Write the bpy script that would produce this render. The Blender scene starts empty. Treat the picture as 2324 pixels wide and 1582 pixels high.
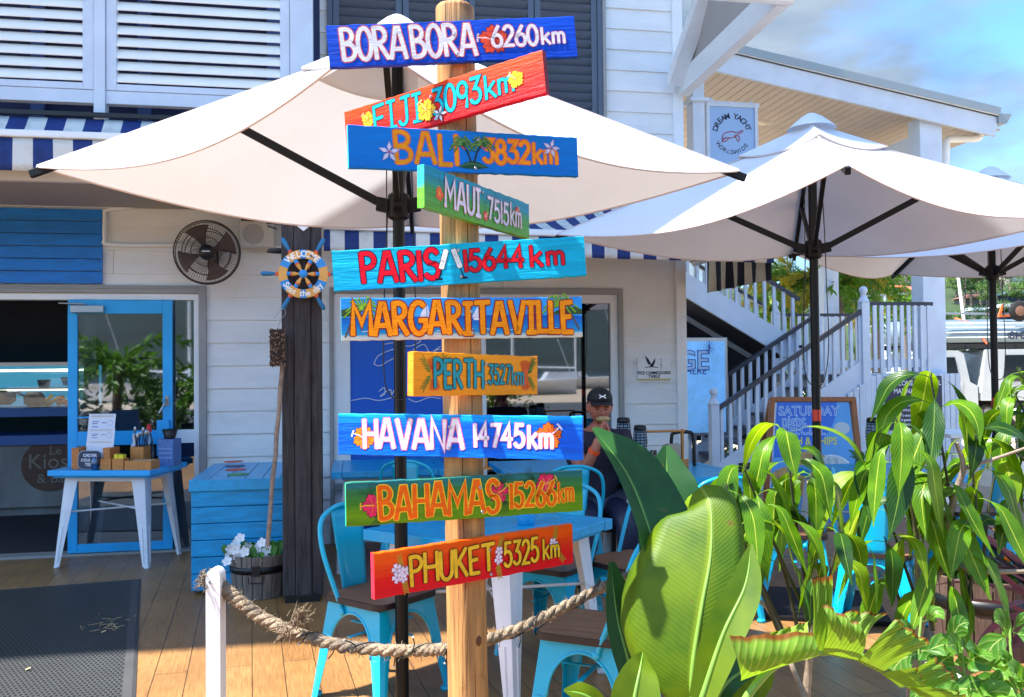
import bpy, bmesh, math, random
from mathutils import Vector as V, Matrix, Euler
from math import sin, cos, pi, radians as rad
scene = bpy.context.scene
COL = scene.collection
# ------------------------------------------------------------------ camera
IW, IH, FPX = 2323.0, 1582.0, 2000.0
YAW, PITCH, ROLL, CZ = rad(10.5), rad(1.25), rad(0.6), 1.5
cf = V((sin(YAW)*cos(PITCH), cos(YAW)*cos(PITCH), sin(PITCH)))
r0 = V((cos(YAW), -sin(YAW), 0)); u0 = r0.cross(cf)
cr = r0*cos(ROLL)-u0*sin(ROLL); cu = cr.cross(cf)
CP = V((0, 0, CZ))
cam = bpy.data.cameras.new('camera'); cam.sensor_width = 36; cam.lens = FPX/IW*36
cam.clip_start = 0.05; cam.clip_end = 3000
co = bpy.data.objects.new('camera', cam); COL.objects.link(co); scene.camera = co
mm = Matrix((cr, cu, -cf)).transposed().to_4x4(); mm.translation = CP; co.matrix_world = mm
# ------------------------------------------------------------------ light
SUN_EL, SUN_B = rad(61), rad(6)
to_sun = V((-cos(SUN_EL)*cos(SUN_B), -cos(SUN_EL)*sin(SUN_B), sin(SUN_EL)))
sl = bpy.data.lights.new('sun', 'SUN'); sl.energy = 4.4; sl.angle = rad(0.55); sl.color = (1.0, 0.965, 0.91)
so = bpy.data.objects.new('sun', sl); COL.objects.link(so); so.location = (-20, -3, 40)
so.rotation_euler = to_sun.to_track_quat('Z', 'Y').to_euler()
world = bpy.data.worlds.new('World'); scene.world = world; world.use_nodes = True
wt = world.node_tree; wt.nodes.clear(); WN = wt.nodes.new; WL = wt.links.new
wo = WN('ShaderNodeOutputWorld'); bg = WN('ShaderNodeBackground'); bg.inputs[1].default_value = 0.15
sky = WN('ShaderNodeTexSky'); sky.sky_type = 'NISHITA'; sky.sun_disc = False
sky.sun_elevation = SUN_EL; sky.sun_rotation = math.atan2(to_sun.x, to_sun.y)
sky.air_density = 1.0; sky.dust_density = 0.3; sky.ozone_density = 1.8
tcw = WN('ShaderNodeTexCoord'); mpw = WN('ShaderNodeMapping'); mpw.inputs['Scale'].default_value = (1.0, 1.0, 2.6)
mpw.inputs['Location'].default_value = (0.35, 0.1, 0.3)
nz = WN('ShaderNodeTexNoise'); nz.inputs['Scale'].default_value = 2.6; nz.inputs['Detail'].default_value = 7; nz.inputs['Roughness'].default_value = 0.56
rp = WN('ShaderNodeValToRGB'); rp.color_ramp.elements[0].position = 0.39; rp.color_ramp.elements[1].position = 0.58
n2 = WN('ShaderNodeTexNoise'); n2.inputs['Scale'].default_value = 6.0; n2.inputs['Detail'].default_value = 5
rp2 = WN('ShaderNodeValToRGB'); rp2.color_ramp.elements[0].position = 0.3; rp2.color_ramp.elements[1].position = 0.75
rp2.color_ramp.elements[0].color = (.6, .8, 1.0, 1); rp2.color_ramp.elements[1].color = (1.5, 1.65, 1.7, 1)
mxw = WN('ShaderNodeMixRGB')
WL(tcw.outputs['Generated'], mpw.inputs[0]); WL(mpw.outputs[0], nz.inputs['Vector']); WL(mpw.outputs[0], n2.inputs['Vector'])
dt = WN('ShaderNodeVectorMath'); dt.operation = 'DOT_PRODUCT'; dt.inputs[1].default_value = (0.62, 0.76, 0.2); WL(tcw.outputs['Generated'], dt.inputs[0])
dm = WN('ShaderNodeMapRange'); dm.inputs[1].default_value = -0.1; dm.inputs[2].default_value = 0.7; dm.inputs[3].default_value = 0.15; dm.inputs[4].default_value = 0.9; WL(dt.outputs['Value'], dm.inputs[0])
ml = WN('ShaderNodeMath'); ml.operation = 'MULTIPLY'; WL(rp.outputs[0], ml.inputs[0]); WL(dm.outputs[0], ml.inputs[1])
WL(nz.outputs[0], rp.inputs[0]); WL(n2.outputs[0], rp2.inputs[0]); WL(ml.outputs[0], mxw.inputs[0])
smx = WN('ShaderNodeMixRGB'); smx.blend_type = 'MULTIPLY'; smx.inputs[0].default_value = 1; smx.inputs[2].default_value = (0.9, 0.98, 1.0, 1); WL(sky.outputs[0], smx.inputs[1])
sm2 = WN('ShaderNodeMixRGB'); sm2.blend_type = 'MULTIPLY'; sm2.inputs[2].default_value = (0.42, 0.66, 0.9, 1); WL(smx.outputs[0], sm2.inputs[1]); WL(sm2.outputs[0], mxw.inputs[1]); WL(rp2.outputs[0], mxw.inputs[2]); WL(mxw.outputs[0], bg.inputs[0]); WL(bg.outputs[0], wo.inputs[0])
WL(dm.outputs[0], sm2.inputs[0])
scene.view_settings.view_transform = 'Standard'; scene.view_settings.look = 'None'
scene.view_settings.exposure = 1.72; scene.view_settings.gamma = 1
scene.cycles.max_bounces = 8; scene.cycles.transparent_max_bounces = 12; scene.cycles.caustics_reflective = False
# ------------------------------------------------------------------ pixel of the photograph -> point in the place
def ray(x, y): return cf*FPX + cr*(x-IW/2) - cu*(y-IH/2)
def onY(x, y, Y): d = ray(x, y); return CP + d*(Y/d.y)
def onZ(x, y, z=0.0): d = ray(x, y); return CP + d*((z-CZ)/d.z)
def atD(x, y, D): d = ray(x, y); return CP + d*(D/FPX)
def onP(x, y, p, n): d = ray(x, y); return CP + d*((p-CP).dot(n)/d.dot(n))
def lerp(a, b, t): return a + (b-a)*t
R = random.Random(7)
# ------------------------------------------------------------------ materials
def L(c):
    if isinstance(c, str): c = tuple(int(c[i:i+2], 16) for i in (0, 2, 4))
    o = []
    for k in c:
        k /= 255.0; o.append(k/12.92 if k <= 0.04045 else ((k+0.055)/1.055)**2.4)
    return tuple(o) + (1,)
MATS = {}
class NT:
    def __init__(s, m): s.t = m.node_tree; s.t.nodes.clear()
    def n(s, typ, **kw):
        k = s.t.nodes.new(typ)
        for a, b in kw.items(): setattr(k, a, b)
        return k
    def l(s, a, b): s.t.links.new(a, b)
def mat(name, col=(200, 200, 200), rough=0.5, metal=0.0, spec=0.5, var=0.0, vs=4.0, st=(1, 1, 1), bump=0.0, bs=60.0, bst=None, col2=None, trans=0.0, coat=0.0, emit=0.0, lo=0.35, hi=0.65, dirt=None):
    if name in MATS: return MATS[name]
    m = bpy.data.materials.new(name); m.use_nodes = True; N = NT(m); MATS[name] = m
    out = N.n('ShaderNodeOutputMaterial'); b = N.n('ShaderNodeBsdfPrincipled')
    c = L(col); b.inputs['Base Color'].default_value = c; b.inputs['Roughness'].default_value = rough
    b.inputs['Metallic'].default_value = metal; b.inputs['Specular IOR Level'].default_value = spec
    b.inputs['Coat Weight'].default_value = coat
    if emit: b.inputs['Emission Color'].default_value = c; b.inputs['Emission Strength'].default_value = emit
    tc = N.n('ShaderNodeTexCoord'); colsock = None
    if var or col2:
        mp = N.n('ShaderNodeMapping'); mp.inputs['Scale'].default_value = st; N.l(tc.outputs['Object'], mp.inputs[0])
        no = N.n('ShaderNodeTexNoise'); no.inputs['Scale'].default_value = vs; no.inputs['Detail'].default_value = 6; no.inputs['Roughness'].default_value = 0.6
        N.l(mp.outputs[0], no.inputs['Vector'])
        r = N.n('ShaderNodeValToRGB'); r.color_ramp.elements[0].position = lo; r.color_ramp.elements[1].position = hi
        c2 = L(col2) if col2 else tuple(min(1, k*(1+var)) for k in c[:3])+(1,)
        c1 = c if col2 else tuple(k*(1-var) for k in c[:3])+(1,)
        r.color_ramp.elements[0].color = c1; r.color_ramp.elements[1].color = c2
        N.l(no.outputs[0], r.inputs[0]); colsock = r.outputs[0]
        if dirt:
            n3 = N.n('ShaderNodeTexNoise'); n3.inputs['Scale'].default_value = dirt[1]; n3.inputs['Detail'].default_value = 8; n3.inputs['Roughness'].default_value = 0.7
            N.l(tc.outputs['Object'], n3.inputs['Vector'])
            r3 = N.n('ShaderNodeValToRGB'); r3.color_ramp.elements[0].position = dirt[2]; r3.color_ramp.elements[1].position = dirt[2]+0.14
            N.l(n3.outputs[0], r3.inputs[0]); mx = N.n('ShaderNodeMixRGB'); mx.inputs[2].default_value = L(dirt[0])
            N.l(r3.outputs[0], mx.inputs[0]); N.l(colsock, mx.inputs[1]); colsock = mx.outputs[0]
        N.l(colsock, b.inputs['Base Color'])
        rr = N.n('ShaderNodeMapRange'); rr.inputs[3].default_value = max(0.03, rough-0.08); rr.inputs[4].default_value = min(1, rough+0.1)
        N.l(no.outputs[0], rr.inputs[0]); N.l(rr.outputs[0], b.inputs['Roughness'])
    if bump:
        mb_ = N.n('ShaderNodeMapping'); mb_.inputs['Scale'].default_value = bst or st; N.l(tc.outputs['Object'], mb_.inputs[0])
        nb = N.n('ShaderNodeTexNoise'); nb.inputs['Scale'].default_value = bs; nb.inputs['Detail'].default_value = 5
        N.l(mb_.outputs[0], nb.inputs['Vector'])
        bp = N.n('ShaderNodeBump'); bp.inputs['Strength'].default_value = bump; bp.inputs['Distance'].default_value = 0.01
        N.l(nb.outputs[0], bp.inputs['Height']); N.l(bp.outputs[0], b.inputs['Normal'])
    if trans:
        tr = N.n('ShaderNodeBsdfTranslucent'); tr.inputs[0].default_value = c
        if colsock: N.l(colsock, tr.inputs[0])
        mx = N.n('ShaderNodeMixShader'); mx.inputs[0].default_value = trans
        N.l(b.outputs[0], mx.inputs[1]); N.l(tr.outputs[0], mx.inputs[2]); N.l(mx.outputs[0], out.inputs[0])
    else: N.l(b.outputs[0], out.inputs[0])
    return m
def glass(name, refl=0.12, tint=(200, 210, 215), rough=0.02):
    if name in MATS: return MATS[name]
    m = bpy.data.materials.new(name); m.use_nodes = True; N = NT(m); MATS[name] = m
    out = N.n('ShaderNodeOutputMaterial'); t = N.n('ShaderNodeBsdfTransparent'); t.inputs[0].default_value = L(tint)
    g = N.n('ShaderNodeBsdfGlossy'); g.inputs['Roughness'].default_value = rough; g.inputs[0].default_value = (0.9, 0.93, 1, 1)
    fr = N.n('ShaderNodeLayerWeight'); fr.inputs[0].default_value = 0.25
    mr = N.n('ShaderNodeMapRange'); mr.inputs[3].default_value = refl; mr.inputs[4].default_value = 0.8; N.l(fr.outputs['Fresnel'], mr.inputs[0])
    mx = N.n('ShaderNodeMixShader'); N.l(mr.outputs[0], mx.inputs[0]); N.l(t.outputs[0], mx.inputs[1]); N.l(g.outputs[0], mx.inputs[2]); N.l(mx.outputs[0], out.inputs[0])
    return m
def stripes(name, ca, cb, pitch, axis='X', off=0.0, trans=0.2):
    m = bpy.data.materials.new(name); m.use_nodes = True; N = NT(m)
    out = N.n('ShaderNodeOutputMaterial'); b = N.n('ShaderNodeBsdfPrincipled'); b.inputs['Roughness'].default_value = 0.75
    tc = N.n('ShaderNodeTexCoord'); sx = N.n('ShaderNodeSeparateXYZ'); N.l(tc.outputs['Object'], sx.inputs[0])
    nn = N.n('ShaderNodeTexNoise'); nn.inputs['Scale'].default_value = 9; nn.inputs['Detail'].default_value = 6; N.l(tc.outputs['Object'], nn.inputs['Vector'])
    a = N.n('ShaderNodeMath', operation='MULTIPLY_ADD'); a.inputs[1].default_value = 1/pitch; a.inputs[2].default_value = off; N.l(sx.outputs[axis], a.inputs[0])
    fr = N.n('ShaderNodeMath', operation='FRACT'); N.l(a.outputs[0], fr.inputs[0])
    gt = N.n('ShaderNodeMath', operation='GREATER_THAN'); gt.inputs[1].default_value = 0.5; N.l(fr.outputs[0], gt.inputs[0])
    mx = N.n('ShaderNodeMixRGB'); mx.inputs[1].default_value = L(ca); mx.inputs[2].default_value = L(cb); N.l(gt.outputs[0], mx.inputs[0])
    m2 = N.n('ShaderNodeMixRGB', blend_type='MULTIPLY'); m2.inputs[0].default_value = 0.5; N.l(mx.outputs[0], m2.inputs[1])
    r = N.n('ShaderNodeValToRGB'); r.color_ramp.elements[0].position = 0.3; r.color_ramp.elements[0].color = (0.55, 0.55, 0.5, 1); r.color_ramp.elements[1].position = 0.55
    N.l(nn.outputs[0], r.inputs[0]); N.l(r.outputs[0], m2.inputs[2]); N.l(m2.outputs[0], b.inputs['Base Color'])
    t = N.n('ShaderNodeBsdfTranslucent'); N.l(m2.outputs[0], t.inputs[0]); ms = N.n('ShaderNodeMixShader'); ms.inputs[0].default_value = trans
    N.l(b.outputs[0], ms.inputs[1]); N.l(t.outputs[0], ms.inputs[2]); N.l(ms.outputs[0], out.inputs[0])
    return m
def leafmat(name, ca, cb, rib, veins=14.0, vstr=0.35, trans=0.35, rough=0.35, tip=None, slant=0.5, pale=None):
    m = bpy.data.materials.new(name); m.use_nodes = True; N = NT(m)
    out = N.n('ShaderNodeOutputMaterial'); b = N.n('ShaderNodeBsdfPrincipled'); b.inputs['Roughness'].default_value = rough; b.inputs['Specular IOR Level'].default_value = .3
    uv = N.n('ShaderNodeUVMap'); sx = N.n('ShaderNodeSeparateXYZ'); N.l(uv.outputs[0], sx.inputs[0])
    tc = N.n('ShaderNodeTexCoord'); no = N.n('ShaderNodeTexNoise'); no.inputs['Scale'].default_value = 9; no.inputs['Detail'].default_value = 4; N.l(tc.outputs['Object'], no.inputs['Vector'])
    r = N.n('ShaderNodeValToRGB'); r.color_ramp.elements[0].position = 0.36; r.color_ramp.elements[1].position = 0.64
    r.color_ramp.elements[0].color = L(ca); r.color_ramp.elements[1].color = L(cb); N.l(no.outputs[0], r.inputs[0])
    ab = N.n('ShaderNodeMath', operation='ABSOLUTE'); s5 = N.n('ShaderNodeMath', operation='SUBTRACT'); s5.inputs[1].default_value = 0.5
    N.l(sx.outputs['X'], s5.inputs[0]); N.l(s5.outputs[0], ab.inputs[0])
    # lateral veins: fract((v - slant*|u|)*veins)
    ml = N.n('ShaderNodeMath', operation='MULTIPLY_ADD'); ml.inputs[1].default_value = -slant; N.l(ab.outputs[0], ml.inputs[0]); N.l(sx.outputs['Y'], ml.inputs[2])
    mv = N.n('ShaderNodeMath', operation='MULTIPLY'); mv.inputs[1].default_value = veins*6.283; N.l(ml.outputs[0], mv.inputs[0])
    sn = N.n('ShaderNodeMath', operation='SINE'); N.l(mv.outputs[0], sn.inputs[0])
    vr = N.n('ShaderNodeMapRange'); vr.inputs[1].default_value = 0.55; vr.inputs[2].default_value = 1.0; vr.inputs[4].default_value = vstr; N.l(sn.outputs[0], vr.inputs[0])
    mx = N.n('ShaderNodeMixRGB'); mx.inputs[2].default_value = L(rib); N.l(vr.outputs[0], mx.inputs[0]); N.l(r.outputs[0], mx.inputs[1])
    mr = N.n('ShaderNodeMapRange'); mr.inputs[1].default_value = 0.012; mr.inputs[2].default_value = 0.034; mr.inputs[3].default_value = 1; mr.inputs[4].default_value = 0; N.l(ab.outputs[0], mr.inputs[0])
    m2 = N.n('ShaderNodeMixRGB'); m2.inputs[2].default_value = L(rib); N.l(mr.outputs[0], m2.inputs[0]); N.l(mx.outputs[0], m2.inputs[1]); cs = m2.outputs[0]
    if tip:   # scorched margin
        ad = N.n('ShaderNodeMath', operation='MULTIPLY_ADD'); ad.inputs[1].default_value = 0.10; N.l(no.outputs[0], ad.inputs[0]); N.l(ab.outputs[0], ad.inputs[2])
        tr_ = N.n('ShaderNodeValToRGB'); e = tr_.color_ramp.elements; e[0].position = 0.50; e[0].color = (0, 0, 0, 1); e[1].position = 0.53; e[1].color = (1, 1, 1, 1); N.l(ad.outputs[0], tr_.inputs[0])
        m3 = N.n('ShaderNodeMixRGB'); m3.inputs[2].default_value = L(tip); N.l(tr_.outputs[0], m3.inputs[0]); N.l(cs, m3.inputs[1]); cs = m3.outputs[0]
    ns = N.n('ShaderNodeTexNoise'); ns.inputs['Scale'].default_value = 23; ns.inputs['Detail'].default_value = 3; N.l(tc.outputs['Object'], ns.inputs['Vector'])
    rs_ = N.n('ShaderNodeValToRGB'); rs_.color_ramp.elements[0].position = .70; rs_.color_ramp.elements[0].color = (0, 0, 0, 1); rs_.color_ramp.elements[1].position = .76; rs_.color_ramp.elements[1].color = (.75, .75, .75, 1); N.l(ns.outputs[0], rs_.inputs[0])
    mq = N.n('ShaderNodeMixRGB'); mq.inputs[2].default_value = L((112, 88, 40)); N.l(rs_.outputs[0], mq.inputs[0]); N.l(cs, mq.inputs[1]); cs = mq.outputs[0]
    N.l(cs, b.inputs['Base Color'])
    bp = N.n('ShaderNodeBump'); bp.inputs['Strength'].default_value = 0.10+vstr*.6; bp.inputs['Distance'].default_value = 0.0015; N.l(sn.outputs[0], bp.inputs['Height']); N.l(bp.outputs[0], b.inputs['Normal'])
    t = N.n('ShaderNodeBsdfTranslucent'); tm = N.n('ShaderNodeMixRGB', blend_type='MULTIPLY'); tm.inputs[0].default_value = 1; tm.inputs[2].default_value = (1.6, 1.5, 0.5, 1); N.l(cs, tm.inputs[1]); N.l(tm.outputs[0], t.inputs[0])
    ms = N.n('ShaderNodeMixShader'); ms.inputs[0].default_value = trans; N.l(b.outputs[0], ms.inputs[1]); N.l(t.outputs[0], ms.inputs[2]); N.l(ms.outputs[0], out.inputs[0])
    return m
# ------------------------------------------------------------------ mesh builder
ORI = {}
class MB:
    def __init__(s): s.v = []; s.f = []; s.m = []; s.s = []; s.uv = {}
    def add(s, vs, fs, mi=0, sm=False, uvs=None):
        o = len(s.v); s.v += [V(p) for p in vs]
        for k, f in enumerate(fs):
            if uvs: s.uv[len(s.f)] = [uvs[i] for i in f]
            s.f.append([i+o for i in f]); s.m.append(mi); s.s.append(sm)
        return s
    def box(s, a, b, mi=0):
        (x0, y0, z0), (x1, y1, z1) = a, b
        vs = [(x, y, z) for z in (z0, z1) for y in (y0, y1) for x in (x0, x1)]
        return s.add(vs, [(0, 2, 3, 1), (4, 5, 7, 6), (0, 1, 5, 4), (2, 6, 7, 3), (0, 4, 6, 2), (1, 3, 7, 5)], mi)
    def bar(s, p0, p1, w, h, mi=0, up=(0, 0, 1), w2=None, h2=None):
        p0, p1 = V(p0), V(p1); d = (p1-p0).normalized(); up = V(up)
        sd = d.cross(up)
        if sd.length < 1e-4: sd = d.cross(V((0, 1, 0)))
        sd.normalize(); u = sd.cross(d); vs = []
        for p, ww, hh in ((p0, w, h), (p1, w2 or w, h2 or h)):
            for a, b in ((-1, -1), (1, -1), (1, 1), (-1, 1)): vs.append(p+sd*(a*ww/2)+u*(b*hh/2))
        return s.add(vs, [(3, 2, 1, 0), (4, 5, 6, 7), (0, 1, 5, 4), (1, 2, 6, 5), (2, 3, 7, 6), (3, 0, 4, 7)], mi)
    def tube(s, pts, r, n=8, mi=0, sm=True, caps=True, flat=1.0):
        pts = [V(p) for p in pts]; k = len(pts); rs = r if isinstance(r, (list, tuple)) else [r]*k
        vs = []; ref = None
        for i in range(k):
            d = (pts[min(i+1, k-1)]-pts[max(i-1, 0)]).normalized()
            if ref is None: ref = V((0, 0, 1)) if abs(d.z) < 0.9 else V((1, 0, 0))
            a = (ref-d*ref.dot(d)).normalized(); b = d.cross(a); ref = a
            for j in range(n):
                t = 2*pi*j/n; vs.append(pts[i]+a*(cos(t)*rs[i])+b*(sin(t)*rs[i]*flat))
        fs = [(i*n+j, i*n+(j+1) % n, (i+1)*n+(j+1) % n, (i+1)*n+j) for i in range(k-1) for j in range(n)]
        s.add(vs, fs, mi, sm)
        if caps: s.add(vs[:n], [tuple(range(n))[::-1]], mi); s.add(vs[-n:], [tuple(range(n))], mi)
        return s
    def lathe(s, prof, n=20, c=(0, 0, 0), mi=0, sm=True, ax=None, caps=True):
        c = V(c); q = ax.to_track_quat('Z', 'Y').to_matrix() if ax is not None else None; vs = []
        for r_, z in prof:
            for j in range(n):
                p = V((r_*cos(2*pi*j/n), r_*sin(2*pi*j/n), z)); vs.append(c+(q @ p if q else p))
        k = len(prof)
        s.add(vs, [(i*n+j, i*n+(j+1) % n, (i+1)*n+(j+1) % n, (i+1)*n+j) for i in range(k-1) for j in range(n)], mi, sm)
        if caps: s.add(vs[:n], [tuple(range(n))[::-1]], mi); s.add(vs[-n:], [tuple(range(n))], mi)
        return s
    def ball(s, c, r, n=10, mi=0, sc=(1, 1, 1)):
        c = V(c); vs = []
        for i in range(n+1):
            a = pi*i/n
            for j in range(2*n): b = pi*j/n; vs.append(c+V((r*sc[0]*sin(a)*cos(b), r*sc[1]*sin(a)*sin(b), r*sc[2]*cos(a))))
        return s.add(vs, [(i*2*n+j, (i+1)*2*n+j, (i+1)*2*n+(j+1) % (2*n), i*2*n+(j+1) % (2*n)) for i in range(n) for j in range(2*n)], mi, True)
    def prism(s, poly, o, ux, uy, t, mi=0, mi2=None):
        """poly in the plane (ux, uy) at o, thickness t along ux x uy (negative goes behind)"""
        o, ux, uy = V(o), V(ux), V(uy); nn = ux.cross(uy).normalized(); k = len(poly)
        fr = [o+ux*a+uy*b for a, b in poly]; bk = [p+nn*t for p in fr]
        s.add(fr, [tuple(range(k))], mi); s.add(bk, [tuple(range(k))[::-1]], mi)
        return s.add(fr+bk, [(i, i+k, (i+1) % k+k, (i+1) % k) for i in range(k)], mi if mi2 is None else mi2)
    def flat(s, poly, o, ux, uy, mi=0):
        o, ux, uy = V(o), V(ux), V(uy); return s.add([o+ux*a+uy*b for a, b in poly], [tuple(range(len(poly)))], mi)
    def grid(s, fn, nu, nv, mi=0, sm=True, uv=False):
        vs = [fn(i/nu, j/nv) for j in range(nv+1) for i in range(nu+1)]; w = nu+1
        uvs = [(i/nu, j/nv) for j in range(nv+1) for i in range(nu+1)] if uv else None
        return s.add(vs, [(j*w+i, j*w+i+1, (j+1)*w+i+1, (j+1)*w+i) for j in range(nv) for i in range(nu)], mi, sm, uvs)
    def build(s, name, mats, parent=None, bevel=0, solid=0, local=False, kind=None, label=None, cat=None, group=None, fixn=False):
        if not isinstance(mats, (list, tuple)): mats = [mats]
        me = bpy.data.meshes.new(name); o0 = V((0, 0, 0)) if (parent is None or local) else ORI[parent.name]
        me.from_pydata([tuple(p-o0) for p in s.v], [], s.f)
        for m in mats: me.materials.append(m)
        me.polygons.foreach_set('material_index', s.m); me.polygons.foreach_set('use_smooth', s.s)
        if s.uv:
            ul = me.uv_layers.new(name='UVMap')
            for fi, uvs in s.uv.items():
                for li, q in zip(me.polygons[fi].loop_indices, uvs): ul.data[li].uv = q
        me.update()
        if fixn:
            bm = bmesh.new(); bm.from_mesh(me); bmesh.ops.recalc_face_normals(bm, faces=bm.faces); bm.to_mesh(me); bm.free()
        o = bpy.data.objects.new(name, me); COL.objects.link(o)
        if parent is not None: o.parent = parent
        ORI[o.name] = o0 if parent is not None else V((0, 0, 0))
        if solid: md = o.modifiers.new('solid', 'SOLIDIFY'); md.thickness = solid; md.offset = 0
        if bevel: md = o.modifiers.new('bevel', 'BEVEL'); md.width = bevel; md.segments = 2; md.limit_method = 'ANGLE'
        tag(o, label, cat, group, kind)
        return o
def tag(o, label=None, cat=None, group=None, kind=None):
    if label: o['label'] = label
    if cat: o['category'] = cat
    if group: o['group'] = group
    if kind: o['kind'] = kind
    return o
def thing(name, label, cat, loc=(0, 0, 0), group=None, rz=0.0):
    o = bpy.data.objects.new(name, None); o.empty_display_size = 0.1; COL.objects.link(o); o.location = loc; o.rotation_euler.z = rz
    ORI[o.name] = V(loc); return tag(o, label, cat, group)
def copy_tree(o, parent=None):
    c = o.copy(); COL.objects.link(c)
    if parent: c.parent = parent
    for ch in o.children: copy_tree(ch, c)
    return c
def place(proto, first, loc, rz, label, group=None):
    o = proto if first else copy_tree(proto)
    o.location = loc; o.rotation_euler.z = rz; o['label'] = label
    if group: o['group'] = group
    return o
def spline(pts, n=8):
    pts = [V(p) for p in pts]; P = [pts[0]*2-pts[1]]+pts+[pts[-1]*2-pts[-2]]; out = []
    for i in range(1, len(P)-2):
        for k in range(n):
            t = k/n; a, b, c, d = P[i-1], P[i], P[i+1], P[i+2]
            out.append(0.5*((2*b)+(c-a)*t+(2*a-5*b+4*c-d)*t*t+(3*b-a-3*c+d)*t**3))
    out.append(pts[-1]); return out
def interp(xs, n):
    out = []; k = len(xs)-1
    for i in range(n+1):
        t = i/n*k; j = min(int(t), k-1); out.append(xs[j]+(xs[j+1]-xs[j])*(t-j))
    return out
# ------------------------------------------------------------------ text from the built-in font
def text2d(s, size=1.0, align='CENTER', bold=0.0, spacing=1.0, xs=1.0):
    cu_ = bpy.data.curves.new('t', 'FONT'); cu_.body = s; cu_.size = size; cu_.align_x = align; cu_.align_y = 'CENTER'; cu_.fill_mode = 'FRONT'
    cu_.space_character = spacing; cu_.resolution_u = 3; cu_.offset = bold
    ob = bpy.data.objects.new('t', cu_); COL.objects.link(ob); bpy.context.view_layer.update()
    me = bpy.data.meshes.new_from_object(ob.evaluated_get(bpy.context.evaluated_depsgraph_get()))
    vs = [(v.co.x*xs, v.co.y) for v in me.vertices]; fs = [tuple(p.vertices) for p in me.polygons]
    bpy.data.objects.remove(ob); bpy.data.curves.remove(cu_); bpy.data.meshes.remove(me)
    return vs, fs
def put_text(mb, s, o, ux, uy, size, mi=0, align='CENTER', bold=0.0, spacing=1.0, xs=1.0, lift=0.0):
    vs, fs = text2d(s, size, align, bold, spacing, xs); o, ux, uy = V(o), V(ux), V(uy); n = ux.cross(uy)*lift
    mb.add([o+n+ux*a+uy*b for a, b in vs], fs, mi)
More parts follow.
